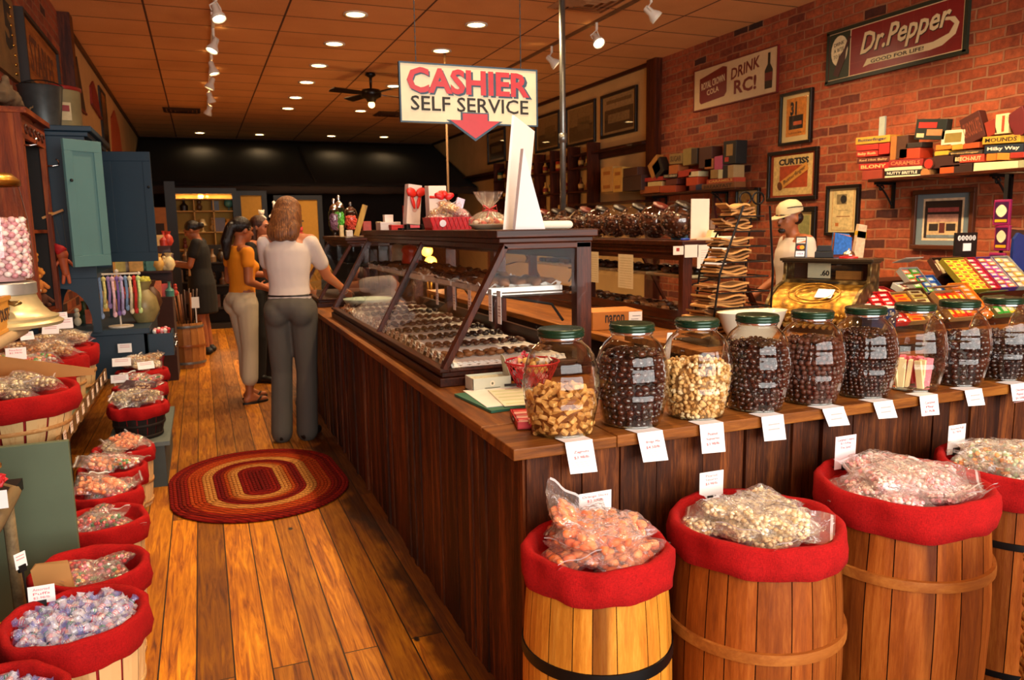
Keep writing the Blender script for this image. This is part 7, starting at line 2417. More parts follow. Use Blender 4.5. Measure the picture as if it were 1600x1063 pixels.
# carton on the back counter
a = PX(915, 490, z=.85)
t = thing('cardboard_carton', 'orange cardboard carton with black lettering and a white label, on the inner counter', 'carton', (2.43, 4.36, .841), -.12)
MB().bb((-.17, -.12, 0), (.17, .14, .115)).build('carton', flat('#b06a24', .7, 0, .06), t, bev=.003)
L = frame_mtx((0, -.1205, .05), (1, 0, 0), (0, 0, 1))
letters('naron', .13, .05, L @ Matrix.Translation((-.02, .02, 0)), DARKINK, t, bold=.02)
letters('CALIF', .06, .016, L @ Matrix.Translation((.02, -.028, 0)), DARKINK, t)
MB().bb((.075, -.122, .012), (.165, -.1205, .108)).build('white_label', PAPER, t)
L = frame_mtx((-.1705, 0, .05), (0, -1, 0), (0, 0, 1))
letters('naron', .10, .04, L @ Matrix.Translation((0, .02, 0)), DARKINK, t, bold=.02)
MB().bb((.09, -.1225, .04), (.15, -.1222, .043)).bb((.09, -.1225, .06), (.14, -.1222, .063)).bb((.10, -.1225, .08), (.155, -.1222, .083)).build('printed_lines', DARKINK, t)
a = PX(1043, 478, y=2.45)
t = thing('receipt_spike', 'white slip of card standing up behind the second and third jars', 'paper', (PX(1040, 510, y=2.40).x, 2.40, Z9))
MB().prism([(-.012, 0), (.012, 0), (.03, .17), (.008, .17)], .001, frame_mtx((0, 0, .03), (1, 0, 0), (0, 0, 1))).build('slip', PAPER, t)
MB().prism([(-.05, 0), (.02, 0), (.01, .09), (-.045, .10)], .004, frame_mtx((-.02, .03, .0), (1, 0, 0), (0, .2, 1))).box((-.01, .05, .02), (.09, .06, .04)).build('booklet', flat('#c8c09c', .6, 0, .2), t)
# white bowl
p = PX(1178, 500, y=2.40)
t = MB().lathe([(.0001, .0), (.06, .0), (.065, .006), (.11, .06), (.135, .115), (.139, .118), (.13, .112), (.10, .05), (.0001, .012)], 40, cap=False, sx=1.0).build('serving_bowl', flat('#ece4cc', .25, 0, .02), None, True, loc=(2.45, 3.0, .9))
t.scale = (1.4, .75, 1.5)
tag(t, 'wide cream bowl with a spouted rim behind the fourth jar', 'bowl')
# ------------------------------------------------------------------ stand of brown paper bags
sp = PX(1160, 470, y=3.30)
t = thing('bag_stand', 'black wire spiral stand with stacked brown paper bags on every tier', 'stand', (sp.x - .17, 3.22, .9))
BX = sp.x - .17
WI = flat('#15110e', .4, .5)
m = MB()
top = .70
for (x0, y0) in ((-.16, -.10), (.20, -.10), (.22, .14), (-.10, .14)):
 m.tube([(x0, y0, 0), (x0 * .9 + .03, y0, top * .5), (x0 * .45 + .12, y0 * .6, top - .02)], .006, 6)
m.build('upright', WI, t)
m = MB()
for k in range(9):
 z = .03 + k * .075
 s = 1 - .055 * k
 off = .012 * k
 pts = [(-.17 * s + off, -.11 * s, z), (.21 * s + off * .6, -.11 * s, z), (.21 * s + off * .6, .13 * s, z), (-.17 * s + off, .13 * s, z)]
 m.tube(pts, .004, 5, True)
 m.tube([((pts[0][0] + pts[1][0]) / 2, pts[0][1], z), ((pts[0][0] + pts[1][0]) / 2, pts[2][1], z)], .003, 5)
m.build('wire_tier', WI, t)
m = MB()
for s in (-1, 1):
 m.tube([(.13 + s * .04 + .035 * math.cos(a), -.02, top + .02 + .03 * math.sin(a)) for a in [i * PI / 8 for i in range(16)]], .005, 6, True)
m.build('wire_scroll', WI, t)
MB().bb((-.2, -.13, -.0), (.24, .16, .008)).build('base', WI, t)
random.seed(21)
KRs = [flat('#a87438', .75, 0, .1, vs=10), flat('#8a5c2c', .75, 0, .1, vs=10), flat('#c08a48', .75, 0, .1, vs=10)]
for k in range(9):
 z = .9 + .034 + k * .075
 s = 1 - .055 * k
 for j in range(4 if k < 3 else (4 if k % 3 else 3)):
  w = .27 * s * U(.85, 1.05)
  m = MB()
  n = 10
  bend = U(.004, .012)
  vs = []
  for i in range(n + 1):
   u = i / n
   zz = bend * math.sin(u * 6 + j) + (.012 * (1 - u) ** 3 if j == 3 else 0)
   vs += [(-w / 2 + w * u, -.075 * s, zz), (-w / 2 + w * u, .075 * s, zz), (-w / 2 + w * u, .075 * s, zz + .009), (-w / 2 + w * u, -.075 * s, zz + .009)]
  fs = []
  for i in range(n):
   b = i * 4
   fs += [(b, b + 4, b + 7, b + 3), (b + 1, b + 2, b + 6, b + 5), (b + 3, b + 7, b + 6, b + 2), (b, b + 1, b + 5, b + 4)]
  fs += [(0, 3, 2, 1), (n * 4, n * 4 + 1, n * 4 + 2, n * 4 + 3)]
  m.add(vs, fs)
  o = m.build('flat_paper_bags', KRs[(j + k) % 3], None, loc=(BX - .03 - .05 * (1 - k / 12) + U(-.02, .02) + .012 * k, 3.22, z + j * .0135))
  o.rotation_euler = (0, 0, U(-.12, .12))
  tag(o, 'flat brown paper bags lying on tier %s of the wire stand' % ['one', 'two', 'three', 'four', 'five', 'six', 'seven', 'eight', 'nine'][k], 'paper bags', 'brown paper bags on the wire stand')
t = thing('soda_bottle_cutout', 'narrow dark red bottle-shaped sign on the brick behind the bag stand', 'sign', (5.36, PX(1117, 340, x=5.36).y, PX(1117, 345, x=5.36).z))
MB().prism([(-.05, -.28), (.05, -.28), (.055, .0), (.02, .12), (.02, .28), (-.02, .28), (-.02, .12), (-.055, 0)], .03, frame_mtx((0, 0, 0), (0, -1, 0), (0, 0, 1))).build('cutout', flat('#4a1410', .5), t)
cover(MB(), frame_mtx((0, 0, 0), (0, -1, 0), (0, 0, 1)), 0, -.04, .09, .10, .001, .03).build('painted_label', flat('#c8b0a0', .5), t)
# ------------------------------------------------------------------ brass cash register
BRS = G('embossed_brass')
co = BRS.coord()
vn = BRS.n('TexVoronoi', 0, {'feature': 'SMOOTH_F1'}, Vector=co, Scale=34.0)
nn = BRS.noise(co, 40, 3, .6)
BRS.link(BRS.ramp(vn, [(.1, C('#c89c40')), (.5, C('#94681c')), (.8, C('#4c320c'))]), 'Base Color')
BRS.set(Metallic=.75, Roughness=.36)
BRS.bump(BRS.math('ADD', vn, nn), .7, .006)
BRS = BRS.m
BRD = G('dark_bronze')
co = BRD.coord()
vn = BRD.n('TexVoronoi', 0, {'feature': 'SMOOTH_F1'}, Vector=co, Scale=26.0)
BRD.link(BRD.ramp(vn, [(.1, C('#a8925a')), (.4, C('#5c4a28')), (.8, C('#241a0c'))]), 'Base Color')
BRD.set(Metallic=.7, Roughness=.4)
BRD.bump(vn, .8, .006)
BRD = BRD.m
rp = PX(1300, 455, y=3.36)
t = thing('cash_register', 'ornate antique brass cash register with a glass price window, white note on its lid', 'cash register', (rp.x - .075, 3.36, .9), -1.12)
wd = .225
prof = [(-.20, .0), (-.205, .05), (-.20, .095), (-.17, .15), (-.125, .19), (-.07, .222), (-.01, .24), (.03, .25), (.03, .0)]
m = MB()
n = len(prof)
for xs in (-wd, wd):
 pass
m.add([(-wd, p[0], p[1]) for p in prof] + [(wd, p[0], p[1]) for p in prof], [(i, i + 1, n + i + 1, n + i) for i in range(n - 1)] + [(n - 1, 0, n, 2 * n - 1)])
m.build('curved_lid', BRS, t, True, auto=35)
for s in (-1, 1):
 m = MB()
 pr = [(-.215, 0), (-.215, .10), (-.18, .165), (-.13, .205), (-.07, .235), (-.01, .25), (.03, .262), (.045, .30), (.045, .375), (.19, .375), (.19, .0)]
 mm = frame_mtx((s * (wd + (.0 if s > 0 else .02)), 0, 0), (0, 1, 0), (0, 0, 1))
 m.prism(pr, .02, mm)
 m.build('side_plate', BRD, t, bev=.003)
MB().bb((-wd, .03, 0), (wd, .19, .255)).build('rear_body', BRD, t)
MB().bb((-wd - .02, .04, .255), (wd + .02, .185, .27)).bb((-wd, .17, .27), (wd, .185, .375)).build('window_sill', BRD, t)
MB().bb((-wd - .035, .025, .375), (wd + .035, .205, .392)).bb((-wd - .025, .035, .365), (wd + .025, .195, .375)).build('top_slab', flat('#3c3020', .4, .5, .1), t, bev=.003)
MB().bb((-wd, .048, .272), (wd, .050, .366)).build('window_glass', GLASS, t)
MB().bb((-wd, .16, .272), (wd, .169, .366)).build('window_back', flat('#1c140c', .6), t)
MB().bb((-.13, .12, .275), (.0, .123, .36)).build('amount_card', flat('#c8c0a0', .6, 0, .05), t)
letters('.60', .05, .032, frame_mtx((-.03, .1195, .305), (1, 0, 0), (0, 0, 1)), DARKINK, t, bold=.03)
MB().bb((.03, .12, .272), (.17, .15, .32)).build('amount_tab', flat('#a06828', .6, 0, .2), t)
MB().bb((-.10, .022, .255), (.08, .045, .262)).build('slot_bar', BLACK, t)
ring = MB()
for sc in (1, .72):
 ring.tube([(-.0 + .14 * sc * math.cos(a), -.115 + .075 * sc * math.sin(a), .196 + .048 * sc * math.sin(a) + .012) for a in [i * PI / 20 for i in range(40)]], .004, 5, True)
ring.build('embossed_oval', BRS, t, True)
m = MB()
for k in range(22):
 m.ball((-wd + .012 + k * .02, -.207, .10), .009, 8, 5)
m.build('beaded_edge', BRASS, t, True)
m = MB()
for r_ in range(2):
 for k in range(12):
  m.cyl((-.2 + k * .035, -.20, .075 - .03 * r_), (-.2 + k * .035, -.245 - .02 * r_, .07 - .03 * r_), .010, n=10)
m.build('key', flat('#b89a5a', .3, .7), t)
MB().bb((-wd - .03, -.22, -.0), (wd + .03, .2, .03)).build('drawer_base', DKWOODX, t, bev=.004)
L = frame_mtx((.06, -.115, .206), (1, 0, 0), (.05, .72, .48))
cover(MB(), L, 0, 0, .09, .075, .001, .004).build('white_note', PAPER, t)
RT = t
def on_reg(x, y, z):
 return Matrix.Translation(RT.location) @ Matrix.Rotation(-1.12, 4, 'Z') @ Vector((x, y, z))
t = thing('card_sign', 'small folded stand showing payment card logos on top of the brass till', 'sign', on_reg(-.17, .11, .393), -.9)
for s, nm in ((-1, 'front_panel'), (1, 'back_panel')):
 MB().prism([(-.03, 0), (.03, 0), (.03, .125), (-.03, .125)], .002, Matrix.Translation((0, s * .035, 0)) @ Matrix.Rotation(PI / 2 + s * .26, 4, 'X')).build(nm, flat('#2c2a2a' if s < 0 else '#c8d4e4', .5, 0, .02), t)
L = Matrix.Translation((0, -.035, 0)) @ Matrix.Rotation(PI / 2 - .26, 4, 'X')
for z, col, w in ((.10, '#e8dcd4', .048), (.06, '#20202a', .048), (.022, '#e8e8f0', .048)):
 cover(MB(), L, 0, z, w, .032, .0012, .002).build('logo_patch', flat(col, .5, 0, 0), t)
MB().prism([(-.008 + .013 * math.cos(a), .06 + .012 * math.sin(a)) for a in [i * PI / 8 for i in range(16)]], .001, L @ Matrix.Translation((0, 0, .0032))).build('logo_disc', flat('#c8281c', .5), t)
MB().prism([(.008 + .013 * math.cos(a), .06 + .012 * math.sin(a)) for a in [i * PI / 8 for i in range(16)]], .0013, L @ Matrix.Translation((0, 0, .0032))).build('logo_disc', flat('#e8a01c', .5), t)
letters('VISA', .034, .011, L @ Matrix.Translation((0, .022, .0033)), flat('#20308a', .5), t, shear=.3)
letters('DISCOVER', .038, .006, L @ Matrix.Translation((0, .106, .0033)), DARKINK, t)
MB().prism([(-.024, .085), (.024, .09), (.024, .10)], .001, L @ Matrix.Translation((0, 0, .0033))).build('logo_wedge', flat('#e06a1c', .5), t)
bl = on_reg(.10, .11, .393)
t = thing('counter_bell', 'silver service bell on a red base on top of the brass till', 'bell', bl)
MB().lathe([(.0001, 0), (.05, 0), (.05, .008), (.0001, .01)], 24).build('red_base', flat('#c8201c', .4, 0, .2), t, True, auto=40)
MB().lathe([(.034, .012), (.033, .02), (.026, .034), (.010, .042), (.004, .044), (.004, .055), (.0001, .056)], 24).build('dome', CHROME, t, True)
t = thing('price_reader', 'small black display on top of the brass till', 'device', on_reg(-.04, .12, .393), -.8)
MB().bb((-.05, -.02, 0), (.05, .03, .035)).prism([(-.045, .035), (.045, .035), (.035, .07), (-.035, .07)], .02, frame_mtx((0, .02, 0), (1, 0, 0), (0, 0, 1))).build('housing', BLACK, t, bev=.003)
t = thing('pamphlet_stack', 'blue patterned leaflet rack standing behind the brass till', 'leaflets', (PX(1302, 390, y=3.66).x, 3.60, .9))
for q in range(3):
 MB().prism([(-.06, .40), (.08, .40), (.08, .50 + .01 * q), (-.05, .53)], .004, frame_mtx((.01 * q, .02 * q, 0), (1, 0, 0), (0, 0, 1))).build('leaflet', flat(['#2c6ab8', '#c86a3c', '#3a80c0'][q], .5, 0, .35, vs=50), t)
MB().bb((-.06, .05, 0), (.08, .08, .41)).build('holder', flat('#8a3420', .5), t)
t = thing('candy_bar_packet', 'tall slanted packet with a yellow band behind the service bell', 'packet', (PX(1336, 400, y=3.62).x, 3.62, .9))
MB().prism([(-.04, .33), (.04, .33), (.065, .57), (-.0, .58)], .02, frame_mtx((0, 0, 0), (1, 0, 0), (0, 0, 1))).build('packet_body', flat('#d8b890', .5, 0, .2, vs=40), t)
MB().prism([(-.012, .50), (.06, .49), (.063, .53), (-.008, .54)], .022, frame_mtx((0, 0.002, 0), (1, 0, 0), (0, 0, 1))).build('yellow_band', flat('#d8a81c', .5), t)
MB().bb((-.03, -.018, 0), (.04, .0, .33)).build('stand', DKWOODZ, t)
t = thing('sachet_box', 'small navy box with cream script beside the brass till', 'box', (PX(1388, 470, y=2.99).x, 3.03, .9))
MB().bb((-.09, -.03, .085), (.09, .05, .14)).bb((-.085, -.02, 0), (.085, .045, .085)).build('carton', flat('#14284c', .5, 0, .05), t)
MB().bb((-.092, -.032, .14), (.092, .052, .146)).build('carton_lid', flat('#d8d4c8', .5), t)
letters('Downton Tea', .13, .026, frame_mtx((-.01, -.0305, .115), (1, 0, 0), (0, 0, 1)), CR, t, shear=.3)
# ------------------------------------------------------------------ candy bar trays by the brick wall
st = thing('stepped_stand', 'low stepped wooden stand carrying the trays of candy bars', 'stand', (3.62, 3.02, .9))
MB().bb((0, 0, 0), (1.74, .20, .035)).bb((0, .20, 0), (1.74, .42, .16)).bb((0, .42, 0), (1.74, .66, .24)).build('step', DKWOODX, st, bev=.002)
def bar_tray(px, w, d, step, boxcol, cols, nr, nc, label, what, tilt=.75, lid=0.0, stripe=None, rz=0.0):
 yb, zb = [(3.04, .935), (3.24, 1.06), (3.46, 1.14)][step]
 p = PX(px, 460 - step * 26, y=yb)
 t = thing('candy_bar_tray', label, 'candy tray', (p.x, yb, zb + .001), rz, 'open trays of candy bars')
 T = Matrix.Rotation(tilt, 4, 'X')
 bm = flat(boxcol, .55, 0, .1)
 m = MB()
 for (c, dd) in (((0, d / 2, .002), (w, d, .004)), ((-w / 2, d / 2, .016), (.004, d, .034)), ((w / 2, d / 2, .016), (.004, d, .034)), ((0, 0, .016), (w, .004, .034)), ((0, d, .016), (w, .004, .034))):
  k = len(m.v)
  m.box(c, dd)
  for v in m.v[k:]:
   v[:] = (T @ v)[:]
 m.build('tray_box', bm, t)
 if lid:
  m = MB().box((0, d + lid * .35, .03 + lid * .3), (w, .004, lid), Matrix.Rotation(.5, 3, 'X'))
  for v in m.v:
   v[:] = (T @ v)[:]
  m.build('raised_lid', bm, t)
 bw, bd = (w - .012) / nc, (d - .012) / nr
 key = (round(bw, 3), round(bd, 3), tuple(cols), stripe)
 mm = []
 for c in cols:
  b = MB()
  b.mat(0)
  b.grid
  b.box((0, 0, 0), (bw * .94, bd * .86, .018))
  b.mat(1).box((0, 0, .0092), (bw * .55, bd * .45, .0006))
  mm.append(b.mesh('wrapped_bar', [flat(c, .3, 0, .12, vs=50), flat(stripe or '#e8d8b8', .4, 0, .3, vs=90)]))
 base = Matrix.Translation(t.location) @ Matrix.Rotation(rz, 4, 'Z') @ T
 for i in range(nr):
  for j in range(nc):
   loc = base @ Vector((-w / 2 + .006 + bw * (j + .5), .006 + bd * (i + .5), .014 + .004 * ((i + j) % 2)))
   one('wrapped_bar', mm[(i + j) % len(mm)], loc, (tilt, U(-.05, .05), rz + U(-.04, .04)), 'wrapped bar in the %s' % what, 'candy bar', 'bars in the %s' % what)
 return t
random.seed(15)
bar_tray(1372, .10, .20, 0, '#a81818', ['#c83028', '#d8c8c0'], 8, 1, 'tray of red and white bars nearest the brass till', 'red and white tray by the till')
bar_tray(1402, .17, .22, 0, '#b81c1c', ['#c82020', '#b81c20'], 7, 2, 'wide red tray of red bars, second from the till', 'wide red tray', stripe='#e8d0c8')
bar_tray(1435, .13, .21, 0, '#8a6a3c', ['#e88a1c', '#e8781c'], 7, 1, 'kraft tray of orange bars, third from the till', 'kraft orange tray', stripe='#c8301c')
bar_tray(1463, .13, .23, 0, '#5c3418', ['#c8b478', '#a89448'], 7, 1, 'brown tray of pale wrapped bars with its lid up', 'brown tray of pale bars', lid=.07, stripe='#5c3a1c')
bar_tray(1510, .22, .20, 0, '#a87844', ['#d82c1c', '#e8501c', '#d82c1c'], 2, 5, 'kraft box of upright red packets in the front row', 'kraft box of red packets', lid=.05, stripe='#e8c83c')
bar_tray(1535, .15, .25, 0, '#d87a1c', ['#f08c24', '#e87a30'], 8, 2, 'bright orange tray sloping forward behind the eighth jar', 'bright orange tray', stripe='#e8b0a0')
bar_tray(1574, .18, .14, 0, '#6a6a3c', ['#2c9c38', '#38a844', '#d8c82c'], 2, 3, 'olive box of green and yellow packets', 'olive box of green packets', lid=.05)
bar_tray(1380, .20, .10, 1, '#8a1814', ['#c83a30', '#e8c8a0'], 1, 5, 'red box of cellophane sweets behind the till', 'red box behind the till', tilt=.3)
bar_tray(1428, .10, .12, 1, '#c8c8c0', ['#c8b8b0', '#8a4a3a'], 3, 2, 'clear tub of wrapped sweets with a small price card', 'clear tub of sweets', tilt=.4)
bar_tray(1447, .14, .2, 1, '#9a968c', ['#e86a3c', '#58a83c'], 5, 2, 'grey carton with raised flaps and fruit-coloured bars', 'grey flap carton', lid=.10)
bar_tray(1462, .13, .13, 1, '#24508c', ['#2c58a0', '#3a6ab0'], 3, 2, 'blue box of blue packets with a white price card', 'blue box')
bar_tray(1490, .26, .13, 2, '#4a2c1c', ['#5a2c2c', '#c8b890', '#2c2c30', '#8a7a4c', '#3c2418'], 1, 10, 'long dark box of upright assorted bars by the wall', 'long dark box', tilt=.9)
bar_tray(1528, .20, .26, 1, '#8a7a1c', ['#c8c02c', '#d8d048'], 8, 3, 'tray of yellow green bars in the second row', 'yellow green tray', stripe='#d85030')
bar_tray(1552, .09, .26, 1, '#a01828', ['#c82840', '#a83858'], 8, 1, 'narrow crimson tray with a price card in the second row', 'narrow crimson tray')
bar_tray(1575, .15, .26, 1, '#4a2c6a', ['#8a48a0', '#c86a3c', '#b04888'], 8, 2, 'purple tray of purple and orange bars in the second row', 'purple tray')
bar_tray(1600, .16, .26, 1, '#8c8c84', ['#a8988a', '#c8a050'], 6, 2, 'grey tray at the right edge in the second row', 'grey tray at the right edge')
p = PX(1596, 412, y=3.62)
o = MB().prism([(-.07, 0), (.1, 0), (.1, .22), (-.02, .26), (-.06, .22)], .02, frame_mtx((0, 0, 0), (1, 0, 0), (0, 0, 1))).build('display_header', flat('#1c3880', .5, 0, .08), None, loc=(p.x, 3.66, 1.141))
tag(o, 'blue cardboard display header at the right edge by the wall', 'display header')
p = PX(1510, 395, y=3.63)
t = thing('lettered_sign', 'small black sign with round white letters above the long dark box', 'sign', (p.x, 3.63, 1.141))
MB().bb((-.10, .005, 0), (.10, .02, .27)).build('sign_board', BLACK, t)
for i, ch in enumerate('JONES'):
 L = frame_mtx((-.068 + .034 * i, .0045, .235), (1, 0, 0), (0, 0, 1))
 MB().prism([(.015 * math.cos(a), .017 * math.sin(a)) for a in [k * PI / 8 for k in range(16)]], .001, L).build('letter_disc', flat('#e8e4dc', .5), t)
 letters(ch, .012, .019, L @ Matrix.Translation((0, 0, .001)), DARKINK, t, depth=.0006, bold=.02)
MB().bb((-.03, .0, .15), (.04, .005, .20)).build('price_patch', PAPER, t)
for (px, py, lab) in ((1424, 438, 'small white price card on the clear tub of sweets'), (1447, 436, 'small white price card on the blue box'), (1552, 428, 'white price card on the narrow crimson tray')):
 pass
# hanging packs on a clip strip
hx = PX(1565, 360, x=5.05)
t = thing('clip_strip', 'vertical clip strip hanging from the shelf by the brick wall, holding purple packs', 'strip', (5.06, hx.y, PX(1565, 350, x=5.05).z))
MB().bb((0, -.014, -.65), (.003, .014, .33)).build('strip', BLACK, t)
for k, py in enumerate((332, 372, 415)):
 z = PX(1565, py, x=5.04).z
 t = thing('hanging_pack', 'purple and red pack with a cream figure hanging by the wall, %s of three' % ['top', 'middle', 'lowest'][k], 'candy pack', (5.045, hx.y + [.0, -.015, .01][k], z), [.1, -.1, .05][k], 'purple packs on the clip strip')
 MB().bb((-.012, -.055, -.085), (.012, .055, .085)).build('pack_body', flat('#8c1c50', .35, 0, .1), t, bev=.005)
 L = frame_mtx((-.0125, 0, 0), (0, -1, 0), (0, 0, 1))
 cover(MB(), L, 0, 0, .09, .14, .001).build('inner_panel', flat('#3a1038', .4), t)
 MB().prism([(.03 * math.cos(a) * (1 + .2 * math.cos(2 * a)), .01 + .042 * math.sin(a)) for a in [q * PI / 9 for q in range(18)]], .002, L).build('cream_figure', flat('#e8d0a8', .4, 0, .1), t)
 cover(MB(), L, 0, -.056, .08, .018, .002).build('gold_band', flat('#d89a1c', .4), t)
# ------------------------------------------------------------------ left wall: near shelf, gumball jar
t = thing('wall_shelf', 'thick cream shelf with a rounded edge at the left border, carrying the big candy jar', 'shelf', (XL, 2.6, 1.205), 0, 'wall shelves')
SHC = flat('#b89c70', .5, 0, .06)
MB().bb((.0, -1.3, -.03), (.52, .50, 0)).build('shelf_board', SHC, t)
MB().tube([(.52, -1.3, -.015), (.525, .30, -.015), (.50, .45, -.015), (.42, .52, -.015), (.0, .53, -.015)], .017, 8).build('rounded_edge', SHC, t, True)
for yy in (-.9, .4):
 MB().bar((.45, yy, -.03), (.02, yy, -.40), .03, .02).bb((.0, yy - .015, -.42), (.02, yy + .015, -.03)).build('bracket', BLACK, t)
gp = PX(-8, 440, y=2.98)
GX, GY = -.66, 2.90
GX = PX(-6, 450, y=GY).x
t = thing('candy_dispenser', 'tall glass cylinder of wrapped pink candies on a bell-shaped brass base at the left border', 'candy jar', (GX, GY, 1.206))
CB = flat('#c8b888', .35, .55, .08, 'pale_brass')
MB().lathe([(.0001, 0), (.175, 0), (.18, .010), (.165, .02), (.168, .028), (.145, .036), (.125, .06), (.112, .085), (.108, .10), (.0001, .10)], 40).build('bell_base', CB, t, True, auto=35)
MB().lathe([(.108, .10), (.112, .103), (.112, .137), (.108, .14), (.0001, .14)], 40).build('collar', flat('#a8a498', .35, .6, .1), t, True, auto=35)
MB().lathe([(.10, .142), (.108, .155), (.110, .23), (.106, .34), (.094, .42), (.090, .445)], 40, cap=False).build('glass_cylinder', GLASS, t, True)
MB().lathe([(.094, .443), (.098, .446), (.096, .462), (.075, .482), (.0001, .487)], 36, cap=False).build('brass_lid', BRASS, t, True)
m = MB()
for s in (0,):
 m.tube([(.05, -.11, .085), (.07, -.125, .075), (.085, -.12, .085)], .006, 6).ball((.07, -.118, .08), (.02, .008, .008))
m.build('latch', flat('#8a7444', .3, .8), t, True)
m = MB()
random.seed(5)
for k in range(420):
 z = .155 + .185 * (k / 420)
 a = k * 2.39996
 q = (.095 if z < .30 else .09) * (1 if k % 5 else .7)
 m.mat(k % 4).ball((math.cos(a) * q, math.sin(a) * q, z), (.012, .010, .010), 6, 4, Matrix.Rotation(U(0, 3), 3, 'X'), .15)
m.mat(0).lathe([(.0001, .145), (.085, .145), (.085, .33), (.05, .345), (.0001, .35)], 20)
o = m.build('wrapped_candies', [flat('#d8a8a8', .35, 0, .2), flat('#e8ccc4', .35, 0, .15), flat('#c88890', .35, 0, .2), flat('#e8dcd4', .35, 0, .1)], t, True)
o['kind'] = 'stuff'
c0 = PX(47, 506, x=-.555)
t = thing('candy_crate', 'shallow wooden crate with old black lettering on the cream shelf, full of wrapped sweets', 'crate', (-.565, c0.y, 1.206))
OC = wood('crate_wood', '#a86c24', '#c88a34', '#d8a048', 'Y', 1, .6, .2, .05)
L_ = 1.0
MB().bb((-.012, -L_, 0), (0, 0, .105)).bb((-.22, -.012, 0), (-.012, 0, .105)).bb((-.22, -L_, 0), (-.21, 0, .105)).bb((-.21, -L_, 0), (-.012, -.012, .01)).build('crate_board', OC, t)
MB().bb((0, -L_, .093), (.004, 0, .105)).bb((0, -.014, 0), (.004, 0, .093)).bb((0, -L_, 0), (.004, -.014, .01)).build('raised_border', OC, t)
letters("WEST DUST-STORMS", .40, .036, frame_mtx((.0005, -.27, .052), (0, 1, 0), (0, 0, 1)), flat('#3a1c0c', .7, 0, .1), t, bold=.02)
WRM = [MB().ball((0, 0, 0), (.022, .011, .009), 8, 5, noise=.2).mesh('wrapped_sweet', flat(c, .3, 0, .3, vs=60), True) for c in ('#e8dce4', '#c83040', '#3c3c98', '#e8a0a8', '#d8d0e8', '#f0e8e0')]
random.seed(31)
for k in range(60):
 one('wrapped_sweet', WRM[k % 6], (-.565 - .03 - .16 * R(), c0.y - .04 - .55 * R(), 1.206 + .075 + .05 * R() + .02), (U(-1, 1), U(-1, 1), U(0, 6)), 'striped cellophane twist heaped in the lettered crate', 'candy', 'twists in the lettered crate')
# ------------------------------------------------------------------ old wooden hutch on the left
HX = -.93
y0, y1 = 5.00, 5.69
RWD = wood('rust_wood', '#3c1608', '#7c3412', '#a85420', 'Z', 1, .5, .3, .15)
RWDY = wood('rust_wood_y', '#3c1608', '#7c3412', '#a85420', 'Y', 1, .5, .3, .15)
t = thing('wooden_hutch', 'tall rust brown wooden cupboard with a carved top rail, open front, at the left wall', 'cupboard', (XL, y0, 0))
dp = HX - XL + .06
MB().bb((0, 0, 1.0), (.012, y1 - y0, 2.16)).build('back_panel', flat('#141210', .8), t)
MB().bb((0, 0, 1.0), (dp, .03, 2.16)).build('side_panel', RWD, t)
MB().bb((0, y1 - y0 - .03, 1.0), (dp - .02, y1 - y0, 2.16)).build('side_panel', flat('#1a1410', .8), t)  # shade inside the open cupboard, put into the far side and back colours
for q in (-.01, y1 - y0 - .05):
 MB().bb((dp - .02, q, 1.0), (dp + .008, q + .06, 2.16)).build('front_post', RWD, t)
m = MB()
n = 30
pts = [(i / n * (y1 - y0), .11 + .03 * abs(math.sin(i / n * PI * 2))) for i in range(n + 1)]
m.prism([(0, -.0)] + [(0, 0)] * 0 + [(y1 - y0, 0)] + [(p[0], p[1]) for p in reversed(pts)], .02, frame_mtx((dp - .01, 0, 2.02), (0, 1, 0), (0, 0, 1)))
m.build('carved_rail', RWDY, t)
m = MB()
for k in range(5):
 m.tube([(dp + .012, .10 + .12 * k + .04 * math.cos(a), 2.075 + .022 * math.sin(a)) for a in [i * PI / 6 for i in range(10)]], .007, 5)
m.build('carving', flat('#4a1e0a', .6), t, True)
MB().bb((0, -.02, 2.15), (dp + .04, y1 - y0 + .02, 2.18)).build('top_board', RWDY, t)
for z in (1.02, 1.50):
 MB().bb((.012, .03, z), (dp - .02, y1 - y0 - .03, z + .02)).build('shelf_board', RWDY, t)
MB().bb((.0, .0, 1.0), (dp, y1 - y0, 1.02)).build('bottom_board', RWDY, t)
for (yy, z) in ((.02, 1.98), (y1 - y0 + .01, 1.92)):
 MB().tube([(dp + .005, yy, z), (dp + .04, yy + .0, z), (dp + .065, yy + .01, z + .006), (dp + .07, yy + .01, z + .03), (dp + .055, yy + .01, z + .045)], .005, 6).build('metal_hook', CHROME, t, True)
# jar of orange candy and toys in it
p = PX(50, 320, x=-.98)
t = thing('tall_candy_jar', 'slender glass jar of bright orange candy on the upper board of the rust brown cupboard', 'jar', (-.985, 5.42, 1.521))
MB().lathe([(.0001, 0), (.05, 0), (.052, .01), (.052, .26), (.042, .34), (.03, .38), (.0001, .40)], 22, cap=False).build('glass_body', GLASS, t, True)
MB().lathe([(.0001, .006), (.046, .006), (.046, .22), (.03, .232), (.0001, .235)], 20, rf=lambda r, z, a: r * (1 + .04 * math.sin(a * 9 + z * 90))).build('orange_candy', flat('#e04a14', .4, 0, .25, vs=50), t, True)['kind'] = 'stuff'
MB().lathe([(.053, .262), (.055, .268), (.053, .274)], 22, cap=False).build('jar_band', BRASS, t, True)
o = MB().cyl((0, 0, 0), (0, 0, .5), .012, n=10).build('glass_tube', flat('#b8b0a0', .1, .2), None, True, loc=(-.93, 5.22, 1.521))
tag(o, 'thin upright glass tube inside the rust brown cupboard', 'tube')
o = MB().box((0, 0, .0), (.03, .05, .07)).build('tube_block', RWD, None, loc=(-.93, 5.22, 2.055))
tag(o, 'small dark block capping the thin glass tube', 'block')
random.seed(6)
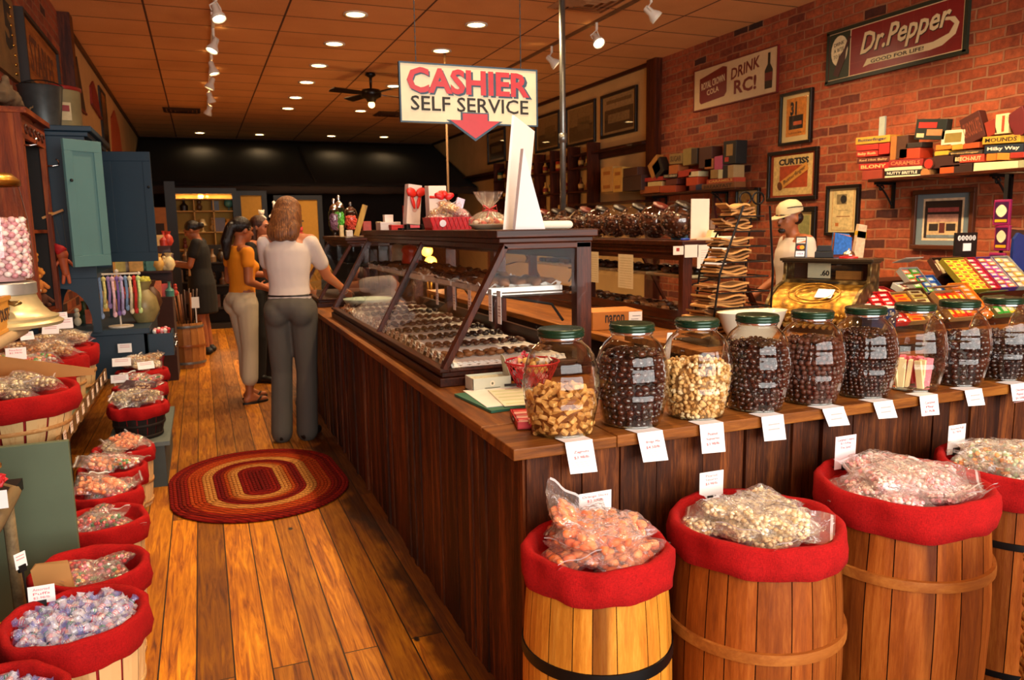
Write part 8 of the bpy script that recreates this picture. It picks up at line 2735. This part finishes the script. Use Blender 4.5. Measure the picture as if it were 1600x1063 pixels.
for k in range(10):
 c = ['#d88a30', '#e8d8c0', '#c87830', '#f0e8dc', '#5c3018'][k % 5]
 t = plush(-.985 + .03 * (k % 2), 5.15 + .05 * k, 1.041 + .105 * (k % 3) * .9, .15, c, '%s small soft toy heaped in the rust brown cupboard' % {'#d88a30': 'orange', '#e8d8c0': 'cream', '#c87830': 'amber', '#f0e8dc': 'white', '#5c3018': 'brown'}[c], 'soft toys in the rust brown cupboard')
# wooden puppet on strings
pz = PX(100, 390, y=5.72)
t = thing('string_puppet', 'red-capped wooden puppet hanging on strings before the blue cupboard', 'puppet', (PX(97, 395, y=5.66).x, 5.66, pz.z))
MB().bar((-.09, 0, .20), (.03, 0, .25), .014, .014).bar((-.04, -.05, .23), (-.02, .05, .23), .012, .012).build('control_bar', flat('#c88a44', .5), t)
MB().cyl((-.06, 0, .21), (-.035, 0, .04), .0015, n=5).cyl((-.03, 0, .225), (-.0, 0, .02), .0015, n=5).cyl((.02, 0, .245), (.03, 0, -.02), .0015, n=5).build('string', flat('#303028', .5), t)
b = MB().ball((0, 0, -.03), (.035, .03, .04), 12, 8)
b.limb((0, 0, -.06), (.01, 0, -.15), .028, .022)
b.limb((-.02, 0, -.07), (-.05, -.01, -.11), .010, .009).limb((.03, 0, -.07), (.055, 0, -.10), .010, .009).limb((0, 0, -.15), (-.01, 0, -.21), .012, .010).limb((.02, 0, -.15), (.025, 0, -.21), .012, .010)
b.build('puppet_body', flat('#b8562c', .6, 0, .2), t, True)
MB().lathe([(.036, -.02), (.03, .01), (.01, .04), (.0001, .05)], 14, (-.01, 0, 0), Matrix.Rotation(-.6, 3, 'Y')).build('red_cap', flat('#b8181c', .7), t, True)
# ------------------------------------------------------------------ blue cupboard with open doors
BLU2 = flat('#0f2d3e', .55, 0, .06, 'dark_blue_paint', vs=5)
BLU2_LIT = flat('#557f7e', .6, 0, .04, 'lit_blue_paint', vs=5)  # near door faces the light; that brightness is put into its colour
t = thing('blue_cupboard', 'dark blue painted cupboard on an arched base against the left wall, doors wide open', 'cupboard', (XL + .01, 5.75, 0))
by0, by1 = 0.0, 1.0
fx = .42
zt_ = PX(140, 218, x=XL + .01 + fx).z
zt_ = 2.14
MB().bb((0, 0, 1.20), (fx, .03, zt_)).bb((0, 1.0, 1.20), (fx, 1.03, zt_)).bb((0, .03, 1.2), (.02, 1.0, zt_)).build('side_panel', BLU2, t, bev=.003)
MB().bb((-.005, -.04, zt_), (fx + .05, 1.07, zt_ + .035)).bb((-.005, -.02, zt_ - .03), (fx + .025, 1.05, zt_)).build('cornice', BLU2, t, bev=.006)
MB().bb((.02, .03, 1.20), (fx, 1.0, 1.23)).bb((.02, .03, 1.66), (fx - .04, 1.0, 1.68)).build('shelf_board', BLU2, t)
m = MB()
arc = [(.0, 0)] + [(0.0, .36), (fx, .36), (fx, 0), (fx - .05, 0)] + [(fx / 2 + (fx / 2 - .05) * math.cos(a), .06 + .24 * math.sin(a)) for a in [PI * i / 12 for i in range(13)]] + [(.05, 0)]
for q in (.025, 1.03):
 MB().prism(arc, .025, frame_mtx((0, q, .84), (1, 0, 0), (0, 0, 1))).build('arched_side', BLU2, t)
DX = .70
MB().bb((0, .10, .80), (DX, 1.5, .84)).build('desk_top', BLU2, t, bev=.004)
MB().bb((.02, .12, .50), (DX - .02, .14, .80)).bb((DX - .04, .12, .50), (DX - .02, 1.48, .80)).bb((.02, 1.46, .50), (DX - .02, 1.48, .80)).build('apron', BLU2, t)
for (a, b) in ((.05, .14), (DX - .06, .14), (.05, 1.44), (DX - .06, 1.44)):
 MB().cyl((a, b, 0), (a, b, .52), .022, .03, n=10).build('leg', BLU2, t)
MB().bb((DX - .02, .22, .62), (DX + .14, .52, .63)).bb((DX - .02, .22, .63), (DX + .14, .235, .78)).bb((DX - .02, .505, .63), (DX + .14, .52, .78)).bb((DX + .125, .235, .63), (DX + .14, .505, .78)).build('drawer', BLU2, t)
for yy in (.30, .44):
 MB().ball((DX + .15, yy, .74), .013).build('drawer_knob', CHROME, t, True)
 MB().ball((DX + .15, yy, .68), .013).build('drawer_knob', CHROME, t, True)
def cup_door(nm, a, b, z0, z1, mat, knob):
 """a framed door leaf from the hinge/free edge a to b (x, y)"""
 a = Vector((a[0], a[1], 0)) - t.location
 b = Vector((b[0], b[1], 0)) - t.location
 a.z = b.z = 0
 L = frame_mtx((a.x, a.y, z0), (b - a), (0, 0, 1))
 w = (b - a).length
 h = z1 - z0
 m = MB()
 cover(m, L, w / 2, h / 2, w - .1, h - .12, .014)
 for (cx, cy, ww, hh) in ((w / 2, .035, w, .07), (w / 2, h - .035, w, .07), (.028, h / 2, .056, h - .14), (w - .028, h / 2, .056, h - .14)):
  cover(m, L, cx, cy, ww, hh, .022)
 d = m.build(nm, mat, t, bev=.002)
 MB().ball(L @ Vector((knob * w, h * .68, .03)), .010, 10, 6).build('door_knob', BLACK, d, True)
ya, yb = 5.42, 5.60
A, B = PX(91, 216, y=ya), PX(151, 222, y=yb)
A2 = PX(110, 418, y=ya)
cup_door('door', (A.x + .01, ya), (B.x + .01, yb), A2.z, A.z, BLU2_LIT, .1)
yc = 6.55
A, B, A2 = PX(158, 236, y=yc), PX(234, 237, y=yc), PX(170, 410, y=yc)
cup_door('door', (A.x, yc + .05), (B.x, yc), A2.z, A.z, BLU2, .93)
# knick-knacks on the desk
DT = .841
dx0, dy0 = XL + .01, 5.75
rk = random.Random(2)
m = None
hp0 = PX(190, 428, y=6.0)
t = thing('hanging_rack', 'white rod stand hung with ribbons and small toys on the blue desk', 'rack', (PX(188, 495, y=6.0).x, 6.0, DT))
HZ = PX(188, 428, y=6.0).z - DT
MB().cyl((0, 0, 0), (0, 0, HZ), .006).cyl((-.14, 0, HZ), (.14, 0, HZ), .007).ball((0, 0, HZ + .02), .014).ball((-.14, 0, HZ), .012).ball((.14, 0, HZ), .012).cyl((0, 0, 0), (0, 0, .01), .08, n=20).build('stand', flat('#d8cdb8', .4), t)
for k in range(11):
 x = -.135 + k * .027
 c = ['#e8dcd4', '#8aa0c0', '#d8c878', '#a080b0', '#e8b8c0', '#8060a0', '#b8a8d0', '#7a98b8', '#e0d0a8', '#c82820', '#c8e090'][k]
 nmc = ['white', 'light blue', 'straw yellow', 'lilac', 'pale pink', 'purple', 'lavender', 'grey blue', 'beige', 'bright red', 'lime green'][k]
 L_ = .16 + .08 * rk.random()
 y_ = 6.0 - .018 * (1 if k % 2 else 2)
 b = MB().ball((0, 0, -.02), (.016, .014, .018), 8, 6).tube([(0, 0, -.03), (.004, 0, -.03 - L_ * .5), (-.004, 0, -.03 - L_)], .010, 6).ball((0, 0, -.04 - L_), (.015, .008, .022), 8, 6).tube([(0, .0, 0.0), (0, .018 if k % 2 else .036, .006)], .002, 4)
 o = b.build('ribbon_toy', flat(c, .7, 0, .2, vs=50), None, True, loc=(t.location.x + x, y_, DT + HZ - .012))
 tag(o, '%s ribbon toy hanging from the white rod stand' % nmc, 'toy', 'ribbon toys on the rod stand')
things_ = [('vase', 224, 440, 6.25, .30, '#8a7a4c', 'tall tan vase with a flared mouth on the blue desk'), ('figure', 120, 490, 6.2, .13, '#d8c8a8', 'cream figurine under the arch of the blue cupboard'), ('figure', 148, 488, 6.1, .12, '#e0c0a0', 'pale pink figurine under the blue arch'),
   ('box', 140, 470, 6.35, .10, '#c85a2c', 'orange toy box under the blue arch'), ('bottle', 131, 480, 6.4, .16, '#3a4a30', 'green bottle under the blue arch'), ('figure', 212, 485, 6.7, .2, '#a83c30', 'red doll at the back of the blue desk'),
   ('box', 232, 470, 6.9, .14, '#7a5a7a', 'mauve box at the far end of the blue desk'), ('vase', 243, 455, 7.0, .26, '#5a3a28', 'brown vase at the far end of the blue desk'), ('figure', 226, 480, 6.5, .14, '#d8d0b0', 'ivory doll beside the tan vase')]
for (k, px, py, yy, h, c, lab) in things_:
 p = PX(px, py, y=yy)
 trinket(k, min(p.x, XL + .66), yy, DT, h, c, lab, {'vase': 'vase', 'figure': 'figurine', 'box': 'box', 'bottle': 'bottle'}[k])
m = MB()
for k in range(16):
 a = k * 2.4
 m.ball((math.cos(a) * .04, math.sin(a) * .04, .31 + .012 * (k % 3)), (.022, .02, .02), 7, 5, noise=.2)
p = PX(224, 440, y=6.25)
o = m.build('flower_bunch', [flat('#b8b038', .6, 0, .3)], None, True, loc=(min(p.x, XL + .66), 6.25, DT - .02))
tag(o, 'bunch of yellow and red flowers in the tall tan vase', 'flowers')
for k in range(9):
 o = MB().cyl((0, 0, 0), (.0, 0, .05), .008, n=6).ball((0, 0, .06), .016).build('lollipop', flat(['#e8e0d8', '#c83038', '#e8a0a8'][k % 3], .35), None, True, loc=(dx0 + DX + .02 + .022 * (k % 5), dy0 + .27 + .05 * (k // 2) * .9, .631 + .10))
 o.scale = (1, 1, 1)
 tag(o, 'small round sweet on a stick in the open blue drawer', 'lollipop', 'lollipops in the blue drawer')
o = MB().bb((-.06, -.12, 0), (.06, .12, .10)).build('toy_pile_box', flat('#b89458', .6, 0, .3, vs=40), None, bev=.01, loc=(dx0 + DX + .055, dy0 + .37, .631))
tag(o, 'yellow packing tray under the sweets in the open blue drawer', 'tray')
# red slippers hanging from the desk
t = thing('garland', 'red and white twisted garland hanging beside the blue desk down to the floor baskets', 'garland', (-.315, 6.05, .18))
m = MB().tube([(0.012 * math.sin(i * .9), .012 * math.cos(i * .9), i * .03) for i in range(17)], .016, 6).cyl((0, 0, 0), (0, 0, -.18), .004, n=6)
m.build('twist', flat('#b01c20', .5, 0, .3), t, True)
# bright heap of goods beyond the far door
t = thing('goods_stand', 'crowded stand of bright trinkets beyond the open blue doors', 'stand', (-.45, 8.6, 0))
MB().bb((-.35, -.2, 0), (.15, .4, .85)).build('cloth_base', flat('#3a1c14', .8), t)
MB().bb((-.35, .3, .85), (.15, .4, 1.35)).bb((-.35, .05, 1.08), (.15, .3, 1.10)).build('tier', DKWOODX, t)
rk2 = random.Random(9)
for k in range(34):
 lv = k % 3
 z = [.85, 1.10, 1.35][lv]
 kk = ['figure', 'vase', 'box', 'bottle'][rk2.randrange(4)]
 c = rk2.choice(['#e8b860', '#f0d8a0', '#c84030', '#e87830', '#8a4a2c', '#4a8a80', '#d8d0c0', '#c86080', '#e8e080'])
 trinket(kk, -.77 + .5 * ((k // 3) / 11) + rk2.uniform(-.01, .01), 8.6 + [-.1, .17, .35][lv] + rk2.uniform(-.02, .02), z, rk2.uniform(.10, .19), c,
   'little %s on the %s row of the crowded trinket stand' % ({'figure': 'figurine'}.get(kk, kk), ['front', 'middle', 'top'][lv]), {'figure': 'figurine'}.get(kk, kk), '%ss on the %s row of the trinket stand' % ({'figure': 'figurine'}.get(kk, kk), ['front', 'middle', 'top'][lv]))
spot_light('trinket_spot', (.26, 8.2, 3.3), (-.5, 8.7, 1.1), 50, (1, .72, .4), 35)
# ------------------------------------------------------------------ high on the left wall
LW = frame_mtx((0, 0, 0), (0, 1, 0), (0, 0, 1))
def on_left(px0, py0, py1, px1, xw=XL):
 a, b, c = PX(px0, py0, x=xw), PX(px0, py1, x=xw), PX(px1, (py0 + py1) / 2, x=xw)
 return (a.y + c.y) / 2, (a.z + b.z) / 2, c.y - a.y, a.z - b.z
ya_, yb_ = 6.35, 7.75
t = thing('plank_sign', 'weathered orange wooden sign with faded lettering on the upper left brick wall', 'sign', (XL, 7.12, 2.79))
cover(MB(), LW, 0, 0, 1.40, .46, .04).build('sign_panel', wood('old_sign', '#6e3410', '#a05c24', '#c07c3c', 'Y', 1, .7, .3, .1), t)
m = MB()
for (cx, cy, ww, hh) in ((0, .235, 1.46, .03), (0, -.235, 1.46, .03), (-.715, 0, .03, .44), (.715, 0, .03, .44)):
 cover(m, LW, cx, cy, ww, hh, .06)
m.build('frame', flat('#1c0e06', .6), t)
letters('STABLES', 1.0, .26, LW @ Matrix.Translation((0, 0, .041)), flat('#5e2c0e', .7, 0, .2), t, bold=.02)
t = thing('number_sign', 'worn tan sign with a black numeral five at the top left corner', 'sign', (XL, 5.74, 2.76))
cover(MB(), LW, 0, 0, .96, .52, .03).build('sign_panel', flat('#7c5a2c', .7, 0, .2, vs=8), t)
letters('5', .22, .30, LW @ Matrix.Translation((.26, .06, .031)), DARKINK, t, bold=.04)
m = MB()
for k in range(8):
 m.ball((.03, .36 + .018 * math.sin(k), -.22 + k * .06), .012, 8, 6)
m.build('bulb_stud', BRASS, t, True)
random.seed(13)
p = PX(35, 140, x=-.99)
b = MB()
for k in range(12):
 u = k / 11
 b.ball((.0 + U(-.02, .02), -.28 + .56 * u, .03 * math.sin(u * 5) - .07 * u), (.06, .06, .05 + .02 * math.sin(u * 9)), 8, 6, noise=.3)
b.limb((0, .26, -.05), (.04, .36, .02), .015, .01).limb((0, -.2, .0), (.03, -.3, .08), .03, .02)
o = remesh(b, 'driftwood', flat('#6a5438', .9, 0, .35, vs=12, bump=.8), .014, 1)
o.location = (-.965, 5.42, 2.27)
tag(o, 'gnarled grey brown driftwood lump lying on top of the rust brown cupboard', 'driftwood')
# bucket and bin on the blue cupboard
zc_ = zt_ + .036
t = thing('metal_bucket', 'grey metal bucket on top of the blue cupboard', 'bucket', (-.90, 5.95, zc_))
MB().lathe([(.0001, 0), (.10, 0), (.13, .26), (.135, .265), (.125, .262), (.095, .01), (.0001, .01)], 28, cap=False).build('bucket_body', flat('#4c5050', .4, .6, .15), t, True, auto=40)
MB().tube([(.13 * math.cos(a), .02, .26 + .05 * math.sin(a)) for a in [PI * i / 10 for i in range(11)]], .004, 5).build('bucket_handle', BLACK, t)
t = thing('label_bin', 'tall cream bin with a red label on top of the blue cupboard, behind the bucket', 'bin', (-.87, 6.35, zc_))
MB().lathe([(.0001, 0), (.15, 0), (.155, .30), (.16, .31), (.0001, .31)], 28, cap=False).build('bin_body', flat('#8a7a50', .6, 0, .15, vs=8), t, True, auto=40)
MB().lathe([(.157, .30), (.163, .305), (.163, .325), (.0001, .33)], 28, cap=False).build('red_lid', flat('#8c1c18', .4), t, True)
MB().box((.05, -.145, .15), (.11, .02, .12), .35).build('label', flat('#c8b080', .6), t)
MB().box((.052, -.154, .17), (.09, .015, .04), .35).build('label_band', flat('#8c2018', .6), t)
for (a, poly, col, nm, lab) in (((108, 76, 155, 126), [(-.5, -.5), (.5, -.5), (.0, .5)], '#2c1c12', 'pennant', 'dark triangular pennant on the cream left wall'),
        ((137, 118, 165, 152), [(-.5, -.35), (.5, -.5), (.25, .2), (-.1, .5), (-.45, .2)], '#8c2010', 'pennant', 'red pointed pennant on the cream left wall, after the dark one'),
        ((152, 133, 222, 165), [(-.5, -.5), (.5, -.5), (.5, .5), (-.5, .5)], '#0e0a08', 'picture_frame', 'narrow black framed mirror on the cream left wall'),
        ((168, 160, 235, 186), [(-.5, -.5), (.5, -.5), (.35, .2), (.0, .5), (-.35, .25)], '#a84414', 'wall_plaque', 'long orange plaque farthest along the cream left wall')):
 y, z, w, h = on_left(*a)
 t = thing(nm, lab, 'wall decoration', (XL, y, z))
 MB().prism([(q[0] * w, q[1] * h) for q in poly], .02, LW).build('panel', flat(col, .6, 0, .1), t)
 if nm == 'picture_frame':
  cover(MB(), LW, 0, 0, w * .6, h * .85, .002, .02).build('mirror_face', flat('#5a3a1c', .15, .3), t)
 elif nm == 'pennant':
  m = MB()
  m.bar(LW @ Vector((poly[0][0] * w, poly[0][1] * h, .02)), LW @ Vector((poly[1][0] * w, poly[1][1] * h, .02)), .02, .02)
  m.build('hem', flat('#6e1c10', .7), t)
# wicker basket cut by the right border
p = PX(1672, 950, y=1.12)
t = thing('wicker_basket', 'tan wicker basket just peeking in at the bottom right corner', 'basket', (p.x, 1.12, 0))
WK = wood('wicker_cane', '#7a5426', '#a87c3e', '#c89c58', 'X', 3, .6, .2, .3)
hz = PX(1600, 905, y=1.12).z
rx = .085
m = MB()
for k in range(int(hz / .03)):
 z = .015 + .03 * k
 r = rx * (.72 + .28 * z / hz)
 m.tube([(math.cos(a) * (r + .004 * math.sin(a * 13 + k * PI)), math.sin(a) * (r + .004 * math.sin(a * 13 + k * PI)), z) for a in [i * PI / 26 for i in range(52)]], .015, 5, True)
m.build('woven_body', WK, t, True)
m = MB()
for q in range(3):
 m.tube([(math.cos(a) * (rx + .010 * math.cos(a * 9 + q * 2.1)), math.sin(a) * (rx + .010 * math.cos(a * 9 + q * 2.1)), hz + .010 * math.sin(a * 9 + q * 2.1)) for a in [i * PI / 40 for i in range(80)]], .009, 6, True)
m.build('braided_rim', WK, t, True)
